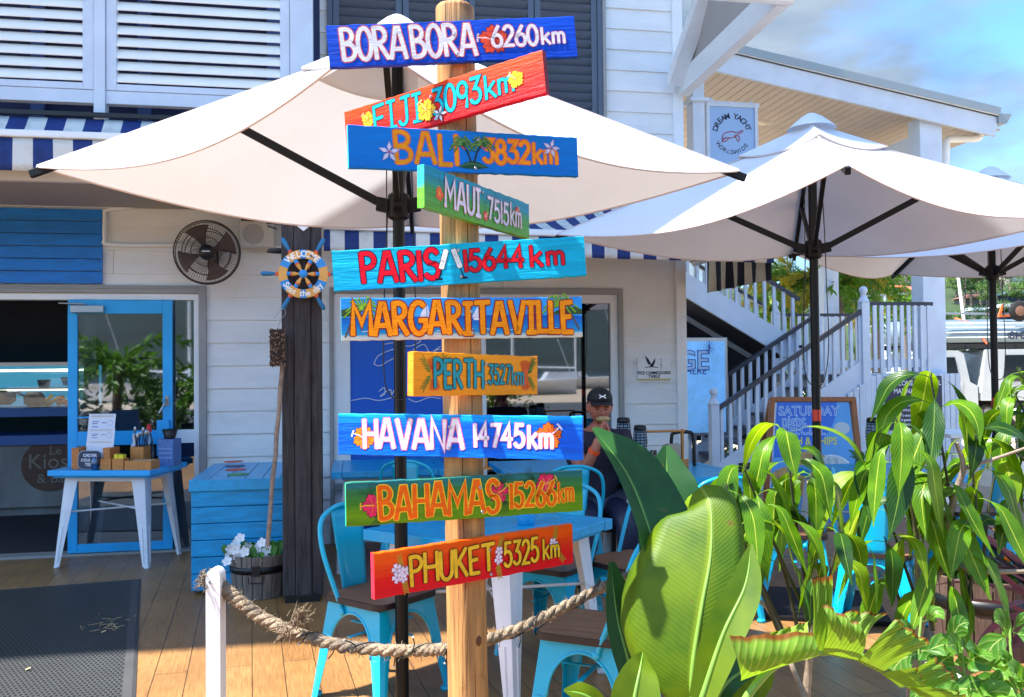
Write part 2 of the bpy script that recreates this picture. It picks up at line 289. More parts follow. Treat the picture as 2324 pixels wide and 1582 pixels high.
# ------------------------------------------------------------------ hand painted lettering: stroke glyphs
def arc(cx, cy, rx, ry, a0, a1, n=9): return [(cx+rx*cos(rad(a0+(a1-a0)*i/n)), cy+ry*sin(rad(a0+(a1-a0)*i/n))) for i in range(n+1)]
G = {
 'A': (.74, [[(0, 0), (.3, .98), (.44, .98), (.74, 0)], [(.15, .3), (.6, .3)]]),
 'B': (.62, [[(.06, 0), (0, 1)], [(0, .98)]+arc(.22, .76, .3, .22, 90, -90)+[(.05, .52)], [(.05, .5)]+arc(.27, .26, .35, .25, 90, -90)+[(.06, .0)]]),
 'E': (.5, [[(.04, 0), (0, 1)], [(0, .97), (.48, 1)], [(.02, .5), (.4, .53)], [(.04, .02), (.5, .02)]]),
 'F': (.5, [[(.02, 0), (0, 1)], [(0, .97), (.5, 1)], [(.02, .52), (.42, .54)]]),
 'G': (.75, [arc(.4, .5, .4, .5, 50, 330, 14)+[(.72, .42)], [(.45, .42), (.8, .42)]]),
 'H': (.64, [[(.02, 0), (0, 1)], [(.66, 0), (.62, 1)], [(.02, .5), (.64, .5)]]),
 'I': (.4, [[(0, .98), (.4, .98)], [(.2, .98), (.2, .02)], [(0, .02), (.42, .02)]]),
 '|': (.06, [[(.03, 0), (.0, 1)]]),
 'J': (.55, [[(.15, .98), (.58, 1)], [(.4, .98), (.4, .25)]+arc(.21, .24, .19, .22, 0, -165)]),
 'K': (.6, [[(.02, 0), (0, 1)], [(.56, 1), (.04, .42)], [(.18, .56), (.6, 0)]]),
 'L': (.45, [[(0, 1), (.02, .02), (.46, .02)]]),
 'M': (.86, [[(0, 0), (.04, .98), (.42, .36), (.8, .98), (.86, 0)]]),
 'N': (.66, [[(0, 0), (.03, 1), (.62, 0), (.66, 1)]]),
 'O': (.66, [arc(.33, .5, .33, .5, 90, 450, 18)]),
 'P': (.56, [[(.06, 0), (0, 1)], [(0, .98)]+arc(.22, .74, .34, .25, 90, -90)+[(.04, .48)]]),
 'R': (.62, [[(.06, 0), (0, 1)], [(0, .98)]+arc(.22, .75, .32, .24, 90, -90)+[(.04, .5)], [(.2, .5), (.64, 0)]]),
 'S': (.58, [arc(.3, .76, .26, .24, 25, 270, 11)+arc(.28, .26, .3, .26, 88, -155, 11)]),
 'T': (.66, [[(0, .97), (.68, .99)], [(.34, .97), (.36, 0)]]),
 'U': (.62, [[(0, 1), (.02, .3)]+arc(.31, .29, .29, .29, 180, 360)+[(.62, 1)]]),
 'V': (.7, [[(0, 1), (.33, .02), (.4, .02), (.7, 1)]]),
 '0': (.56, [arc(.28, .5, .28, .5, 90, 450, 16)]),
 '1': (.06, [[(.03, 0), (0, 1)]]),
 '2': (.54, [arc(.26, .72, .25, .27, 165, -35, 10)+[(.02, .03), (.54, .03)]]),
 '3': (.54, [[(.04, .97), (.5, .97), (.24, .58)]+arc(.24, .3, .28, .28, 85, -150, 10)]),
 '4': (.58, [[(.42, 0), (.4, 1), (.0, .36), (.58, .36)]]),
 '5': (.54, [[(.5, .98), (.1, .98), (.06, .58)]+arc(.24, .32, .29, .31, 105, -150, 11)]),
 '6': (.54, [[(.4, 1), (.14, .62)]+arc(.27, .29, .27, .29, 150, 510, 15)]),
 '7': (.52, [[(0, .97), (.52, .97), (.2, 0)]]),
 '8': (.54, [arc(.27, .27, .27, .27, 90, 450, 14), arc(.27, .76, .22, .23, -90, 270, 14)]),
 '9': (.54, [arc(.26, .7, .26, .29, 0, 360, 14)+[(.44, 0)]]),
 'k': (.5, [[(0, 0), (0, 1)], [(.46, .66), (.04, .3)], [(.16, .38), (.5, 0)]]),
 'm': (.72, [[(0, 0), (0, .66)], [(0, .44)]+arc(.18, .45, .18, .19, 180, 0, 7)+[(.36, .02)], [(.36, .44)]+arc(.54, .45, .18, .19, 180, 0, 7)+[(.72, 0)]]),
}
def stroke(mb, pts, w, o, ux, uy, nrm, mi):
    """painted stroke with round ends, pts in 2D"""
    p = [V((a, b)) for a, b in pts]; q = [p[0]]
    for k in p[1:]:
        if (k-q[-1]).length > 1e-6: q.append(k)
    p = q; n = len(p); closed = (p[0]-p[-1]).length < 1e-5; h = w/2; Lf = []; Rt = []
    def N_(a, b): d = (b-a).normalized(); return V((-d.y, d.x))
    for i in range(n):
        if closed and i in (0, n-1): n1, n2 = N_(p[-2], p[-1]), N_(p[0], p[1])
        else: n1 = N_(p[max(i-1, 0)], p[max(i, 1)]); n2 = N_(p[min(i, n-2)], p[min(i+1, n-1)])
        b = (n1+n2); b = b.normalized() if b.length > 1e-4 else n1
        k = h/max(0.5, b.dot(n1)); Lf.append(p[i]+b*k); Rt.append(p[i]-b*k)
    W3 = lambda t: o+ux*t.x+uy*t.y+nrm
    vs = [W3(t) for t in Lf]+[W3(t) for t in Rt]
    mb.add(vs, [(i, n+i, n+i+1, i+1) for i in range(n-1)], mi)
    if not closed:
        for c, l, d in ((p[0], Lf[0], p[0]-p[1]), (p[-1], Rt[-1], p[-1]-p[-2])):
            a = (l-c); d = d.normalized()*h*0.55; pts_ = [c+a, c+a*0.75+d*0.8, c+d, c-a*0.75+d*0.8, c-a]
            mb.add([W3(t) for t in pts_], [(0, 1, 2, 3, 4)], mi)
# ------------------------------------------------------------------ common materials
m_white = mat('white_paint', (232, 236, 238), .45, var=.05, vs=3, bump=.12, bs=25)
m_wall = mat('weatherboard_paint', (230, 232, 231), .55, var=.06, vs=1.6, st=(1, 1, 3), bump=.35, bs=30, bst=(1, 1, 5), dirt=((188, 186, 178), 4.0, .63))
m_trim = mat('grey_trim', (150, 150, 148), .5, var=.05)
m_soffit = mat('soffit_grey', (168, 164, 160), .8, var=.06, vs=2)
m_blue = mat('door_blue', (30, 172, 240), .4, var=.08, vs=3, dirt=((70, 150, 200), 7, .68))
m_slat = mat('slat_blue', (6, 152, 208), .5, var=.2, vs=5, st=(1, 6, 6), bump=.2, bs=20, bst=(1, 8, 8))
m_slatg = mat('slat_blue_glossy', (12, 160, 214), .3, var=.12, vs=5, st=(5, 1, 5), bump=.15, bs=20, bst=(6, 1, 6), dirt=((120, 176, 206), 9, .69))
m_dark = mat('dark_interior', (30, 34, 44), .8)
m_black = mat('black_metal', (14, 14, 16), .42, spec=.5, var=.1)
m_steel = mat('steel', (170, 172, 175), .3, metal=.9)
m_glass = glass('window_glass', .19)
m_wood = mat('orange_timber', (190, 118, 58), .5, var=.18, vs=6, st=(1, 8, 8), bump=.15)
m_navy = mat('navy_board', (30, 38, 66), .5, var=.06)
m_rail = mat('dark_rail', (46, 50, 62), .4, var=.1)
m_bw = mat('blue_white_timber', (200, 212, 226), .5, var=.06, vs=4, bump=.1, bs=20, dirt=((160, 168, 176), 5, .66))
WY = 7.8
def X(px, py=900): return onY(px, py, WY).x
def Z(py, px=900): return onY(px, py, WY).z
# ------------------------------------------------------------------ ground
def plank_mat():
    m = bpy.data.materials.new('deck_planks'); m.use_nodes = True; N = NT(m)
    out = N.n('ShaderNodeOutputMaterial'); b = N.n('ShaderNodeBsdfPrincipled'); tc = N.n('ShaderNodeTexCoord')
    mp = N.n('ShaderNodeMapping'); mp.inputs['Rotation'].default_value = (0, 0, rad(-96)); N.l(tc.outputs['Object'], mp.inputs[0])
    br = N.n('ShaderNodeTexBrick'); br.offset = .37; br.inputs['Scale'].default_value = 1; br.inputs['Brick Width'].default_value = 1.3; br.inputs['Row Height'].default_value = .155
    br.inputs['Mortar Size'].default_value = .0022; br.inputs['Mortar Smooth'].default_value = .1; br.inputs['Bias'].default_value = 0
    br.inputs['Color1'].default_value = L((160, 121, 74)); br.inputs['Color2'].default_value = L((146, 108, 64)); br.inputs['Mortar'].default_value = L((60, 40, 26)); N.l(mp.outputs[0], br.inputs['Vector'])
    mp2 = N.n('ShaderNodeMapping'); mp2.inputs['Scale'].default_value = (2.2, 30, 1); N.l(mp.outputs[0], mp2.inputs[0])
    no = N.n('ShaderNodeTexNoise'); no.inputs['Scale'].default_value = 3; no.inputs['Detail'].default_value = 8; no.inputs['Roughness'].default_value = .68; N.l(mp2.outputs[0], no.inputs['Vector'])
    r = N.n('ShaderNodeValToRGB'); r.color_ramp.elements[0].position = .32; r.color_ramp.elements[0].color = (.55, .47, .4, 1); r.color_ramp.elements[1].position = .6; r.color_ramp.elements[1].color = (1.12, 1.1, 1.05, 1); N.l(no.outputs[0], r.inputs[0])
    mx = N.n('ShaderNodeMixRGB', blend_type='MULTIPLY'); mx.inputs[0].default_value = .75; N.l(br.outputs[0], mx.inputs[1]); N.l(r.outputs[0], mx.inputs[2])
    n3 = N.n('ShaderNodeTexNoise'); n3.inputs['Scale'].default_value = 2.3; n3.inputs['Detail'].default_value = 7; N.l(tc.outputs['Object'], n3.inputs['Vector'])
    r3 = N.n('ShaderNodeValToRGB'); r3.color_ramp.elements[0].position = .35; r3.color_ramp.elements[0].color = (.72, .68, .64, 1); r3.color_ramp.elements[1].position = .62; N.l(n3.outputs[0], r3.inputs[0])
    m2 = N.n('ShaderNodeMixRGB', blend_type='MULTIPLY'); m2.inputs[0].default_value = .8; N.l(mx.outputs[0], m2.inputs[1]); N.l(r3.outputs[0], m2.inputs[2])
    N.l(m2.outputs[0], b.inputs['Base Color']); b.inputs['Roughness'].default_value = .42
    bp = N.n('ShaderNodeBump'); bp.inputs['Strength'].default_value = .5; bp.inputs['Distance'].default_value = .004
    ad = N.n('ShaderNodeMath', operation='MULTIPLY_ADD'); ad.inputs[1].default_value = .25; N.l(no.outputs[0], ad.inputs[0]); iv = N.n('ShaderNodeMath', operation='SUBTRACT'); iv.inputs[0].default_value = 1; N.l(br.outputs['Fac'], iv.inputs[1]); N.l(iv.outputs[0], ad.inputs[2])
    N.l(ad.outputs[0], bp.inputs['Height']); N.l(bp.outputs[0], b.inputs['Normal']); N.l(b.outputs[0], out.inputs[0]); return m
m_deck = plank_mat()
b = MB(); b.box((-9, -3, -.12), (7.6, 9.9, 0)); b.build('timber_deck', m_deck, kind='structure')
m_ground = mat('pale_paving', (196, 176, 150), .9, var=.1, vs=.6, bump=.2, bs=30, dirt=((150, 140, 125), .8, .6))
def hill_h(x, y):
    d = math.hypot(x, y); t = max(0, min(1, (d-42)/230)); return -.13 + t*t*(3-2*t)*24 + (1.2*sin(x*.05)*cos(y*.06)*t)
b = MB(); b.grid(lambda u, v: V((lerp(-60, 60, u), lerp(-60, 42, v), -.125)), 2, 2); b.build('paving', m_ground, kind='structure')
b = MB(); b.box((-40, -23.9, -.12), (40, -3.05, -.119)); b.build('unseen_dark_ground', mat('dark_ground', (74, 76, 80), .9, var=.2, vs=2, bump=.3, bs=80), kind='structure')  # unseen dark ground added behind the viewer to deepen the window reflections
m_hill = mat('hill_grass', (44, 62, 30), .95, var=.3, vs=.08, bump=.3, bs=1)
def hp(u, v):
    a = rad(lerp(8, 62, u)); d = 44+v*v*330; x, y = d*sin(a), d*cos(a); return V((x, y, hill_h(x, y)-.02))
b = MB(); b.grid(hp, 40, 40); b.build('hill', m_hill, kind='structure')
# ------------------------------------------------------------------ cafe building
bld = thing('cafe_building', 'white weatherboard cafe building with blue entrance door, louvred balcony and dark upstairs shutters', 'building', (0, WY, 0))
def siding(mb, x0, x1, z0, z1, Y, pitch=.193):
    k = math.floor(z0/pitch)
    while k*pitch < z1-.005:
        a = max(z0, k*pitch); c = min(z1, (k+1)*pitch); f = lambda z: Y-.016*(1-(z-k*pitch)/pitch)-.004
        xa_ = x0
        while xa_ < x1-.001:
            xb_ = xa_+R.uniform(1.4, 3.6); xb_ = x1 if x1-xb_ < .5 else xb_; j_ = 0 if xb_ == x1 else .003; o_ = R.uniform(-.0012, .0012)
            vs = [(xa_, f(a)+o_, a), (xb_-j_, f(a)+o_, a), (xb_-j_, f(c)+o_, c), (xa_, f(c)+o_, c), (xa_, Y+.03, a), (xb_-j_, Y+.03, a), (xb_-j_, Y+.03, c), (xa_, Y+.03, c)]
            mb.add(vs, [(0, 1, 2, 3), (5, 4, 7, 6), (4, 5, 1, 0), (3, 2, 6, 7), (4, 0, 3, 7), (1, 5, 6, 2)]); xa_ = xb_
        k += 1
zE, zW = Z(648, 235), Z(655, 1080); xa, xb = X(470), X(748); xc, xd = X(1413), X(1534); xe = X(1557); zT = 3.32
zSs, zS1 = 3.75, 6.3; xs0, xs1 = X(742, 60), X(1370, 100)
w = MB()
siding(w, xa, xb, 0, zT, WY); siding(w, -7, xa, zE, zT, WY); siding(w, xb, xc, zW, zT, WY); siding(w, xc, xd, 0, zT, WY)
siding(w, xs1, xd, zT, zS1, WY); siding(w, X(706, 60), xs0, zT, zS1, WY); siding(w, xs0, xs1, zT, zSs, WY); siding(w, -7, xd, zS1, 9.4, WY)
w.build('siding_wall', m_wall, bld)
b = MB(); b.box((xd, WY-.035, 0), (xe, WY+.05, 9.5)); b.build('corner_board', m_white, bld, bevel=.004)
b = MB(); b.box((xe-.04, WY+.05, 0), (xe-.005, 14, 6.4)); b.build('side_wall', m_wall, bld)
# entrance trims
xo, xi = X(470, 900), X(453, 900); xw = X(441, 900); zi, zw = Z(666, 235), Z(681, 235)
b = MB(); b.box((xi, WY-.05, 0), (xo, WY+.1, zE)); b.box((-7, WY-.05, zi), (xi, WY+.1, zE)); b.box((-7, WY-.058, zi+.035), (xi-.002, WY-.05, zi+.05)); b.build('entrance_trim', m_trim, bld, bevel=.004)
b = MB(); b.box((xw, WY-.02, 0), (xi, WY+.08, zi)); b.box((-7, WY-.02, zw), (xw, WY+.08, zi)); z1, z2 = Z(1005, 420), Z(975, 420)
xdr = X(394, 900); b.box((xdr, WY-.01, z1), (xw, WY+.05, z2)); b.build('entrance_frame', m_white, bld, bevel=.003)
b = MB(); b.box((-7, WY-.06, 0), (xw, WY+.1, .02)); b.build('threshold', m_trim, bld)
b = MB(); b.box((xdr, WY+.02, z2), (xw, WY+.026, zw)); b.box((xdr, WY+.02, .02), (xw, WY+.026, z1)); b.build('sidelight_pane', m_glass, bld)
# door
dx0, dx1, sx0, sx1 = X(158), X(394), X(180), X(372); dz = lambda y: Z(y, 275)
d = MB(); y0, y1 = WY-.055, WY-.01
d.box((dx0, y0, .025), (sx0, y1, zw-.004)); d.box((sx1, y0, .025), (dx1, y1, zw-.004))
d.box((sx0, y0, dz(713)), (sx1, y1, zw-.004)); d.box((sx0, y0, dz(1009)), (sx1, y1, dz(977))); d.box((sx0, y0, .025), (sx1, y1, dz(1229)))
door = d.build('door', m_blue, bld, bevel=.004, label='blue framed glass entrance door')
b = MB(); b.box((sx0, WY-.036, dz(977)), (sx1, WY-.03, dz(713))); b.box((sx0, WY-.036, dz(1229)), (sx1, WY-.03, dz(1009))); b.build('pane', m_glass, door)
b = MB(); b.box((X(168), y0-.05, dz(711)), (X(242), y0-.001, dz(695))); b.bar((X(200), y0-.03, dz(692)), (X(140), y0-.03, dz(690)), .015, .012); b.build('door_closer', m_steel, door, bevel=.004)
b = MB(); b.box((X(378), y0-.012, dz(922)), (X(386), y0-.001, dz(900))); b.tube([(X(382), y0-.01, dz(908)), (X(382), y0-.05, dz(909)), (X(377), y0-.055, dz(922)), (X(367), y0-.055, dz(938))], .009); b.build('handle', m_steel, door)
b = MB(); b.box((X(360), y0-.03, dz(1035)), (X(388), y0-.001, dz(954))); b.build('push_plate', m_blue, door, bevel=.004)
b = MB(); b.box((X(376), y0-.008, dz(1072)), (X(386), y0-.001, dz(1041))); b.lathe([(.008, 0), (.008, .006)], 10, (X(381), y0-.012, dz(1050)), ax=V((0, 1, 0))); b.build('lock_plate', m_steel, door, bevel=.002)
b = MB(); b.bar((X(180), y0-.01, dz(945)), (X(250), y0-.01, dz(944)), .012, .012); b.build('push_bar', m_blue, door)
b = MB(); b.box((X(180), WY+.12, .03), (X(209), WY+.2, dz(714))); b.build('grey_post', mat('inner_grey', (110, 112, 122), .6, var=.06), bld)
# interior room
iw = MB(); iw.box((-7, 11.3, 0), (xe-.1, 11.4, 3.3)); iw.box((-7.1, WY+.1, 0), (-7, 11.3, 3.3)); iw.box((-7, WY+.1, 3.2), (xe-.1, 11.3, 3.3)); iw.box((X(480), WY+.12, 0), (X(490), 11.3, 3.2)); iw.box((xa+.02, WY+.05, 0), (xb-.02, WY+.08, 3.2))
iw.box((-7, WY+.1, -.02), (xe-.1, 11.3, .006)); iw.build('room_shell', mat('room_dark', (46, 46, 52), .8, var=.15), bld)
# blue board over the door
bb = MB(); xr = X(235, 560); zt, zb = Z(475, 100), Z(645, 100); n = 6
for i in range(n): bb.box((-6.9, WY-.05-.004*(i % 2), zb+(zt-zb)*i/n+.003), (xr, WY-.022, zb+(zt-zb)*(i+1)/n-.003))
bb.build('blue_board', mat('board_blue', (0, 118, 210), .5, var=.18, vs=5, st=(1, 6, 6), bump=.2, bs=20, bst=(1, 8, 8)), bld, bevel=.003, label='blue slatted board above the entrance')
cz_ = lambda y, x: Z(y, x)
b = MB(); b.tube(spline([(-6, WY-.045, cz_(470, 100)), (X(225, 470), WY-.045, cz_(470, 225)), (X(240, 480), WY-.045, cz_(482, 240)), (X(241, 540), WY-.045, cz_(540, 241)), (X(256, 556), WY-.045, cz_(557, 256)), (X(420, 556), WY-.045, cz_(558, 420)), (X(640, 556), WY-.045, cz_(561, 640))], 6), .017, 8); b.build('conduit', m_white, bld)
# window on the right
zf0, zf1 = zW, Z(676, 1080); fx0, fx1 = X(766), X(1396)
b = MB(); b.box((xb, WY-.05, 0), (X(757), WY+.1, zW)); b.box((X(1402), WY-.05, 0), (xc, WY+.1, zW)); b.box((X(757), WY-.05, Z(668, 1080)), (X(1402), WY+.1, zW)); b.build('window_trim', m_trim, bld, bevel=.004)
zh = Z(668, 1080)
b = MB(); b.box((X(757), WY-.02, 0), (X(795), WY+.08, zh)); b.box((X(1386), WY-.02, 0), (X(1402), WY+.08, zh)); b.box((X(795), WY-.02, Z(688, 1080)), (X(1386), WY+.08, zh)); b.box((X(1088), WY-.02, 0), (X(1103), WY+.06, Z(688, 1080))); b.box((X(795), WY-.02, 0), (X(1386), WY+.06, .06)); b.build('window_frame', m_white, bld, bevel=.003)
b = MB(); b.box((X(1103), WY+.02, .06), (X(1386), WY+.026, Z(688, 1080))); b.build('window_pane', glass('window_glass2', .2, (110, 120, 128)), bld)
b = MB(); b.bar((X(1363), WY+.05, .06), (X(1363), WY+.05, Z(700, 1300)), .03, .04); b.bar((X(1195), WY+.05, .06), (X(1195), WY+.05, Z(690, 1200)), .05, .04); b.build('inner_mullion', m_trim, bld)
m_pan = mat('mural_blue', (0, 96, 204), .5, var=.05)
pn = MB(); pn.box((X(795), WY+.0, .06), (X(1088), WY+.012, Z(688, 1080))); pan = pn.build('mural_panel', m_pan, bld, label='blue panel with white line drawing')
ln = MB(); k_ = 0
for pts in ([(848, 826), (858, 808), (885, 795), (915, 786)], [(848, 826), (862, 830), (890, 815), (917, 808)], [(870, 782), (895, 778), (925, 786), (950, 778), (955, 770)], [(905, 775), (918, 765), (935, 768)], [(935, 795), (962, 782), (975, 800), (1000, 786)], [(975, 812), (990, 795), (1003, 793)], [(797, 909), (830, 904), (860, 909), (890, 902), (902, 897)], [(860, 888), (872, 880), (872, 895), (862, 899), (885, 884), (888, 897), (896, 884), (905, 890)], [(926, 905), (945, 912), (975, 902), (1000, 905)], [(845, 1090), (900, 1040), (940, 1085), (1000, 1020)], [(900, 1110), (960, 1070), (1040, 1095)]):
    q = [onY(x, y, WY-.004) for x, y in pts]; ln.tube(spline(q, 5), .0045, 5)
ln.build('line_drawing', mat('chalk', (225, 230, 240), .8), pan)
# power point by the window
b = MB(); b.box((X(760, 1090), WY-.075, Z(1110, 770)), (X(795, 1090), WY-.052, Z(1095, 770))); b.build('power_point', m_trim, bld, bevel=.004)
# upper shutters
m_shut = mat('shutter_blue_grey', (84, 96, 112), .45, var=.05); us = MB()
us.box((xs0, WY-.06, zSs), (X(754, 60), WY+.06, zS1)); us.box((X(1352, 100), WY-.06, zSs), (xs1-.03, WY+.06, zS1)); us.box((xs0, WY-.06, zSs-.06), (xs1-.03, WY+.06, zSs)); us.build('shutter_frame', m_shut, bld, bevel=.004)
b = MB(); b.box((xs1-.03, WY-.07, zSs-.05), (xs1, WY+.05, zS1)); b.build('shutter_casing', m_trim, bld)
edges = [754, 912, 1062, 1210, 1352]; p_ = .082
for i in range(4):
    x0, x1 = X(edges[i], 60)+.004, X(edges[i+1], 60)-.004; fr = MB()
    for a, c in ((x0, x0+.055), (x1-.055, x1)): fr.box((a, WY-.045, zSs+.005), (c, WY+.0, zS1))
    fr.box((x0+.055, WY-.045, zSs+.005), (x1-.055, WY, zSs+.1)); f_ = fr.build('shutter', m_shut, bld, bevel=.003)
    sl_ = MB(); z = zSs+.14
    while z < zS1: sl_.bar((x0+.056, WY-.022, z), (x1-.056, WY-.022, z), .012, .078, up=V((0, -.62, .78)).normalized()); z += p_
    sl_.build('slats', m_shut, f_)
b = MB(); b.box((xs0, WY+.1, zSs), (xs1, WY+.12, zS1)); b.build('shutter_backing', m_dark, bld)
# balcony on the left
zsof = Z(470, 100); Yb = onZ(100, 410, zsof).y
XB = lambda x, y=100: onY(x, y, Yb).x
ZB = lambda y, x=200: onY(x, y, Yb).z
b = MB(); b.box((-7, Yb+.06, zsof), (XB(716), WY-.03, zsof+.16)); b.build('balcony_soffit', m_soffit, bld)
b = MB(); b.box((-7, Yb, zsof-.003), (XB(716), Yb+.06, ZB(388, 100))); b.build('balcony_beam', m_white, bld, bevel=.003)
zr0, zr1 = ZB(233), ZB(203)
for a, c in ((213, 239), (658, 710), (-420, -390)):
    b = MB(); b.box((XB(a), Yb-.01, ZB(280)), (XB(c), Yb+.1, 6.4)); b.build('balcony_post', m_bw, bld, bevel=.004)
b = MB(); b.box((XB(-390), Yb+.01, zr0), (XB(213)-.001, Yb+.08, zr1)); b.box((XB(239)+.001, Yb+.01, zr0), (XB(658)-.001, Yb+.08, zr1)); b.build('balcony_rail', m_bw, bld, bevel=.004)
m_lv = mat('louvre_paint', (240, 240, 236), .4, var=.03)
for a, c in ((-388, 212), (240, 657)):
    x0, x1 = XB(a), XB(c); fr = MB(); st_ = .07 if a > 0 else .075
    fr.box((x0, Yb+.005, zr1+.002), (x0+st_, Yb+.07, 6.4)); fr.box((x1-st_, Yb+.005, zr1+.002), (x1, Yb+.07, 6.4)); fr.box((x0+st_, Yb+.005, zr1+.002), (x1-st_, Yb+.07, zr1+.05))
    pf = fr.build('louvre_panel', m_bw, bld, bevel=.004); sl_ = MB(); z = zr1+.105; pitch = (ZB(0)-ZB(195))/7.1
    while z < 6.2:
        vs = []
        for xx in (x0+st_, x1-st_):
            for j in range(12):
                t = 2*pi*j/12; ca, sa = .049*cos(t), .010*sin(t); vs.append((xx, Yb+.035-ca*.5-sa*.86, z-ca*.86+sa*.5))
        sl_.add(vs, [(j, (j+1) % 12, 12+(j+1) % 12, 12+j) for j in range(12)], 0, True); z += pitch
    sl_.build('slats', m_lv, pf)
b = MB(); b.box((-7, WY-.02, zT), (XB(716), WY+.03, 6.4)); b.build('balcony_back_wall', mat('navy_wall', (36, 50, 92), .7, var=.15, vs=2), bld)
bw = MB()
for px in (330, 620, 90): bw.box((X(px, 100)-.05, WY-.06, zT), (X(px, 100)+.05, WY-.022, 6.4))
bw.build('balcony_window_frame', mat('slate_frame', (70, 100, 160), .6), bld)
# unseen high roof placed to cast the deck shadow edge, and bracket
m_roof = mat('roof_steel', (150, 158, 160), .4, metal=.3)
b = MB(); b.bar((-18, 4.44, 11.9), (1.2, 4.44, 11.9), .2, .3); b.build('unseen_eave_fascia', m_white, bld)
b = MB(); b.add([(-18, 4.39, 12.0), (1.2, 4.39, 12.0), (1.2, 13, 13.4), (-18, 13, 13.4), (-18, 4.39, 12.1), (1.2, 4.39, 12.1), (1.2, 13, 13.5), (-18, 13, 13.5)], [(0, 1, 2, 3), (7, 6, 5, 4), (0, 4, 5, 1), (1, 5, 6, 2), (2, 6, 7, 3), (3, 7, 4, 0)])
b.add([(1.2, 6.9, 9.2), (xe+.5, 6.9, 9.2), (xe+.5, 13, 10.6), (1.2, 13, 10.6), (1.2, 6.9, 9.3), (xe+.5, 6.9, 9.3), (xe+.5, 13, 10.7), (1.2, 13, 10.7)], [(0, 1, 2, 3), (7, 6, 5, 4), (0, 4, 5, 1), (1, 5, 6, 2), (2, 6, 7, 3), (3, 7, 4, 0)]); b.build('roof', m_roof, bld)  # added slabs out of view, raised and sized to shade deck and facade
q0, q1 = onY(1549, 195, WY-.06), onY(1772, -14, 5.95)
b = MB(); b.bar(q0, q1, .10, .2); b.build('bracket_beam', m_wall, bld, bevel=.004)
q2, q3 = onY(1529, 190, WY-.13), onY(1603, -25, 7.0)
b = MB(); b.bar(q2, q3, .14, .1); b.build('bracket_brace', m_wall, bld, bevel=.004)
b = MB(); q4 = onY(1756, -30, 6.05); q5 = onY(1603, -40, 7.0)
b.add([q0+V((-.02, 0, .1)), q4, q5, q0+V((.0, 0, .1)), q4+V((.03, 0, 0)), q5+V((.03, 0, 0))], [(0, 1, 2), (5, 4, 3), (0, 3, 4, 1), (1, 4, 5, 2), (2, 5, 3, 0)]); b.build('bracket_soffit_plate', m_soffit, bld)  # flat plate standing in for the shaded eave soffit
b = MB(); gx = onY(1796, 2, 5.9); b.tube([(gx.x-1.15, 5.9, gx.z+.03), (gx.x, 5.9, gx.z+.03)], .065, 10); b.build('gutter', m_wall, bld)
# ------------------------------------------------------------------ counter, display and round sign inside the entrance
cp = onZ(80, 1172); CY = cp.y
ck = thing('kiosk_counter', 'grey concrete kiosk counter with blue ledges and round brown sign inside the entrance', 'counter', (onY(-50, 1000, CY).x, CY, 0))
xx = lambda px, y=1000: onY(px, y, CY).x
zz = lambda py, px=80: onY(px, py, CY).z
b = MB(); b.box((-6, CY, .1), (xx(215), CY+.6, zz(1009))); b.box((-6, CY+.08, .0), (xx(215), CY+.55, .1)); b.build('counter_front', mat('concrete', (120, 122, 122), .7, var=.25, vs=3, st=(1, 1, .4), bump=.2), ck)
b = MB(); b.box((-6, CY-.05, zz(1009)), (xx(215), CY+.65, zz(987))); b.build('ledge', mat('ledge_blue', (34, 88, 160), .5), ck)
sg = MB(); scn = onY(112, 1056, CY-.012); r_ = 59/FPX*(scn-CP).dot(cf); sg.lathe([(r_, 0), (r_, .022)], 40, scn, ax=V((0, 1, 0))); rs = sg.build('round_sign', mat('brown_board', (84, 58, 46), .6, var=.25, vs=4, st=(1, 1, 6), bump=.3), ck)
st_ = MB(); uxx, uzz = V((1, 0, 0)), V((0, 0, 1))
for t, dx, dz_, sz in (('Le', .06, .15, .13), ('Kiosk', .04, .035, .22), ('& Bar', .04, -.14, .14)): put_text(st_, t, scn+V((dx, -.004, dz_)), uxx, uzz, sz)
st_.build('sign_lettering', mat('brushed_letters', (122, 114, 106), .4), rs)
dc = thing('display_cabinet', 'glass fronted food display cabinet above the kiosk counter, with an added cyan glow for reflected sky', 'display cabinet', (xx(80), CY+.1, zz(940)))
m_skyrefl = mat('cabinet_sky_reflection', (90, 200, 245), .5, emit=.22)  # glowing cyan stands in for sky reflected in the cabinet glass
b = MB(); b.box((-5.5, CY+.5, zz(925)), (xx(200), CY+.52, zz(828))); b.build('sky_reflection_panel', m_skyrefl, dc)
b = MB(); b.box((-5.5, CY-.04, zz(945)), (xx(215), CY+.6, zz(926))); b.build('base_ledge', mat('ledge_blue'), dc)
b = MB(); b.box((-5.5, CY+.15, zz(884)), (xx(200), CY+.5, zz(881))); b.box((-5.5, CY+.1, zz(830)), (xx(200), CY+.52, zz(822))); b.build('shelf', m_steel, dc)
b = MB(); b.box((-5.5, CY+.14, zz(887)), (xx(200), CY+.149, zz(884.5))); b.box((-5.5, CY+.12, zz(843)), (xx(200), CY+.128, zz(838))); b.build('added_light_strip', mat('added_strip_glow', (255, 236, 200), emit=5), dc)  # glow strips added to light up the cyan panel
b = MB(); b.box((-5.5, CY+.09, zz(925)), (xx(200), CY+.094, zz(830))); b.build('front_pane', glass('cab_glass', .03), dc)
ft = thing('fruit_pile', 'bananas and oranges heaped on the display cabinet floor', 'fruit', onY(110, 922, CY+.25))
by = CY+.25
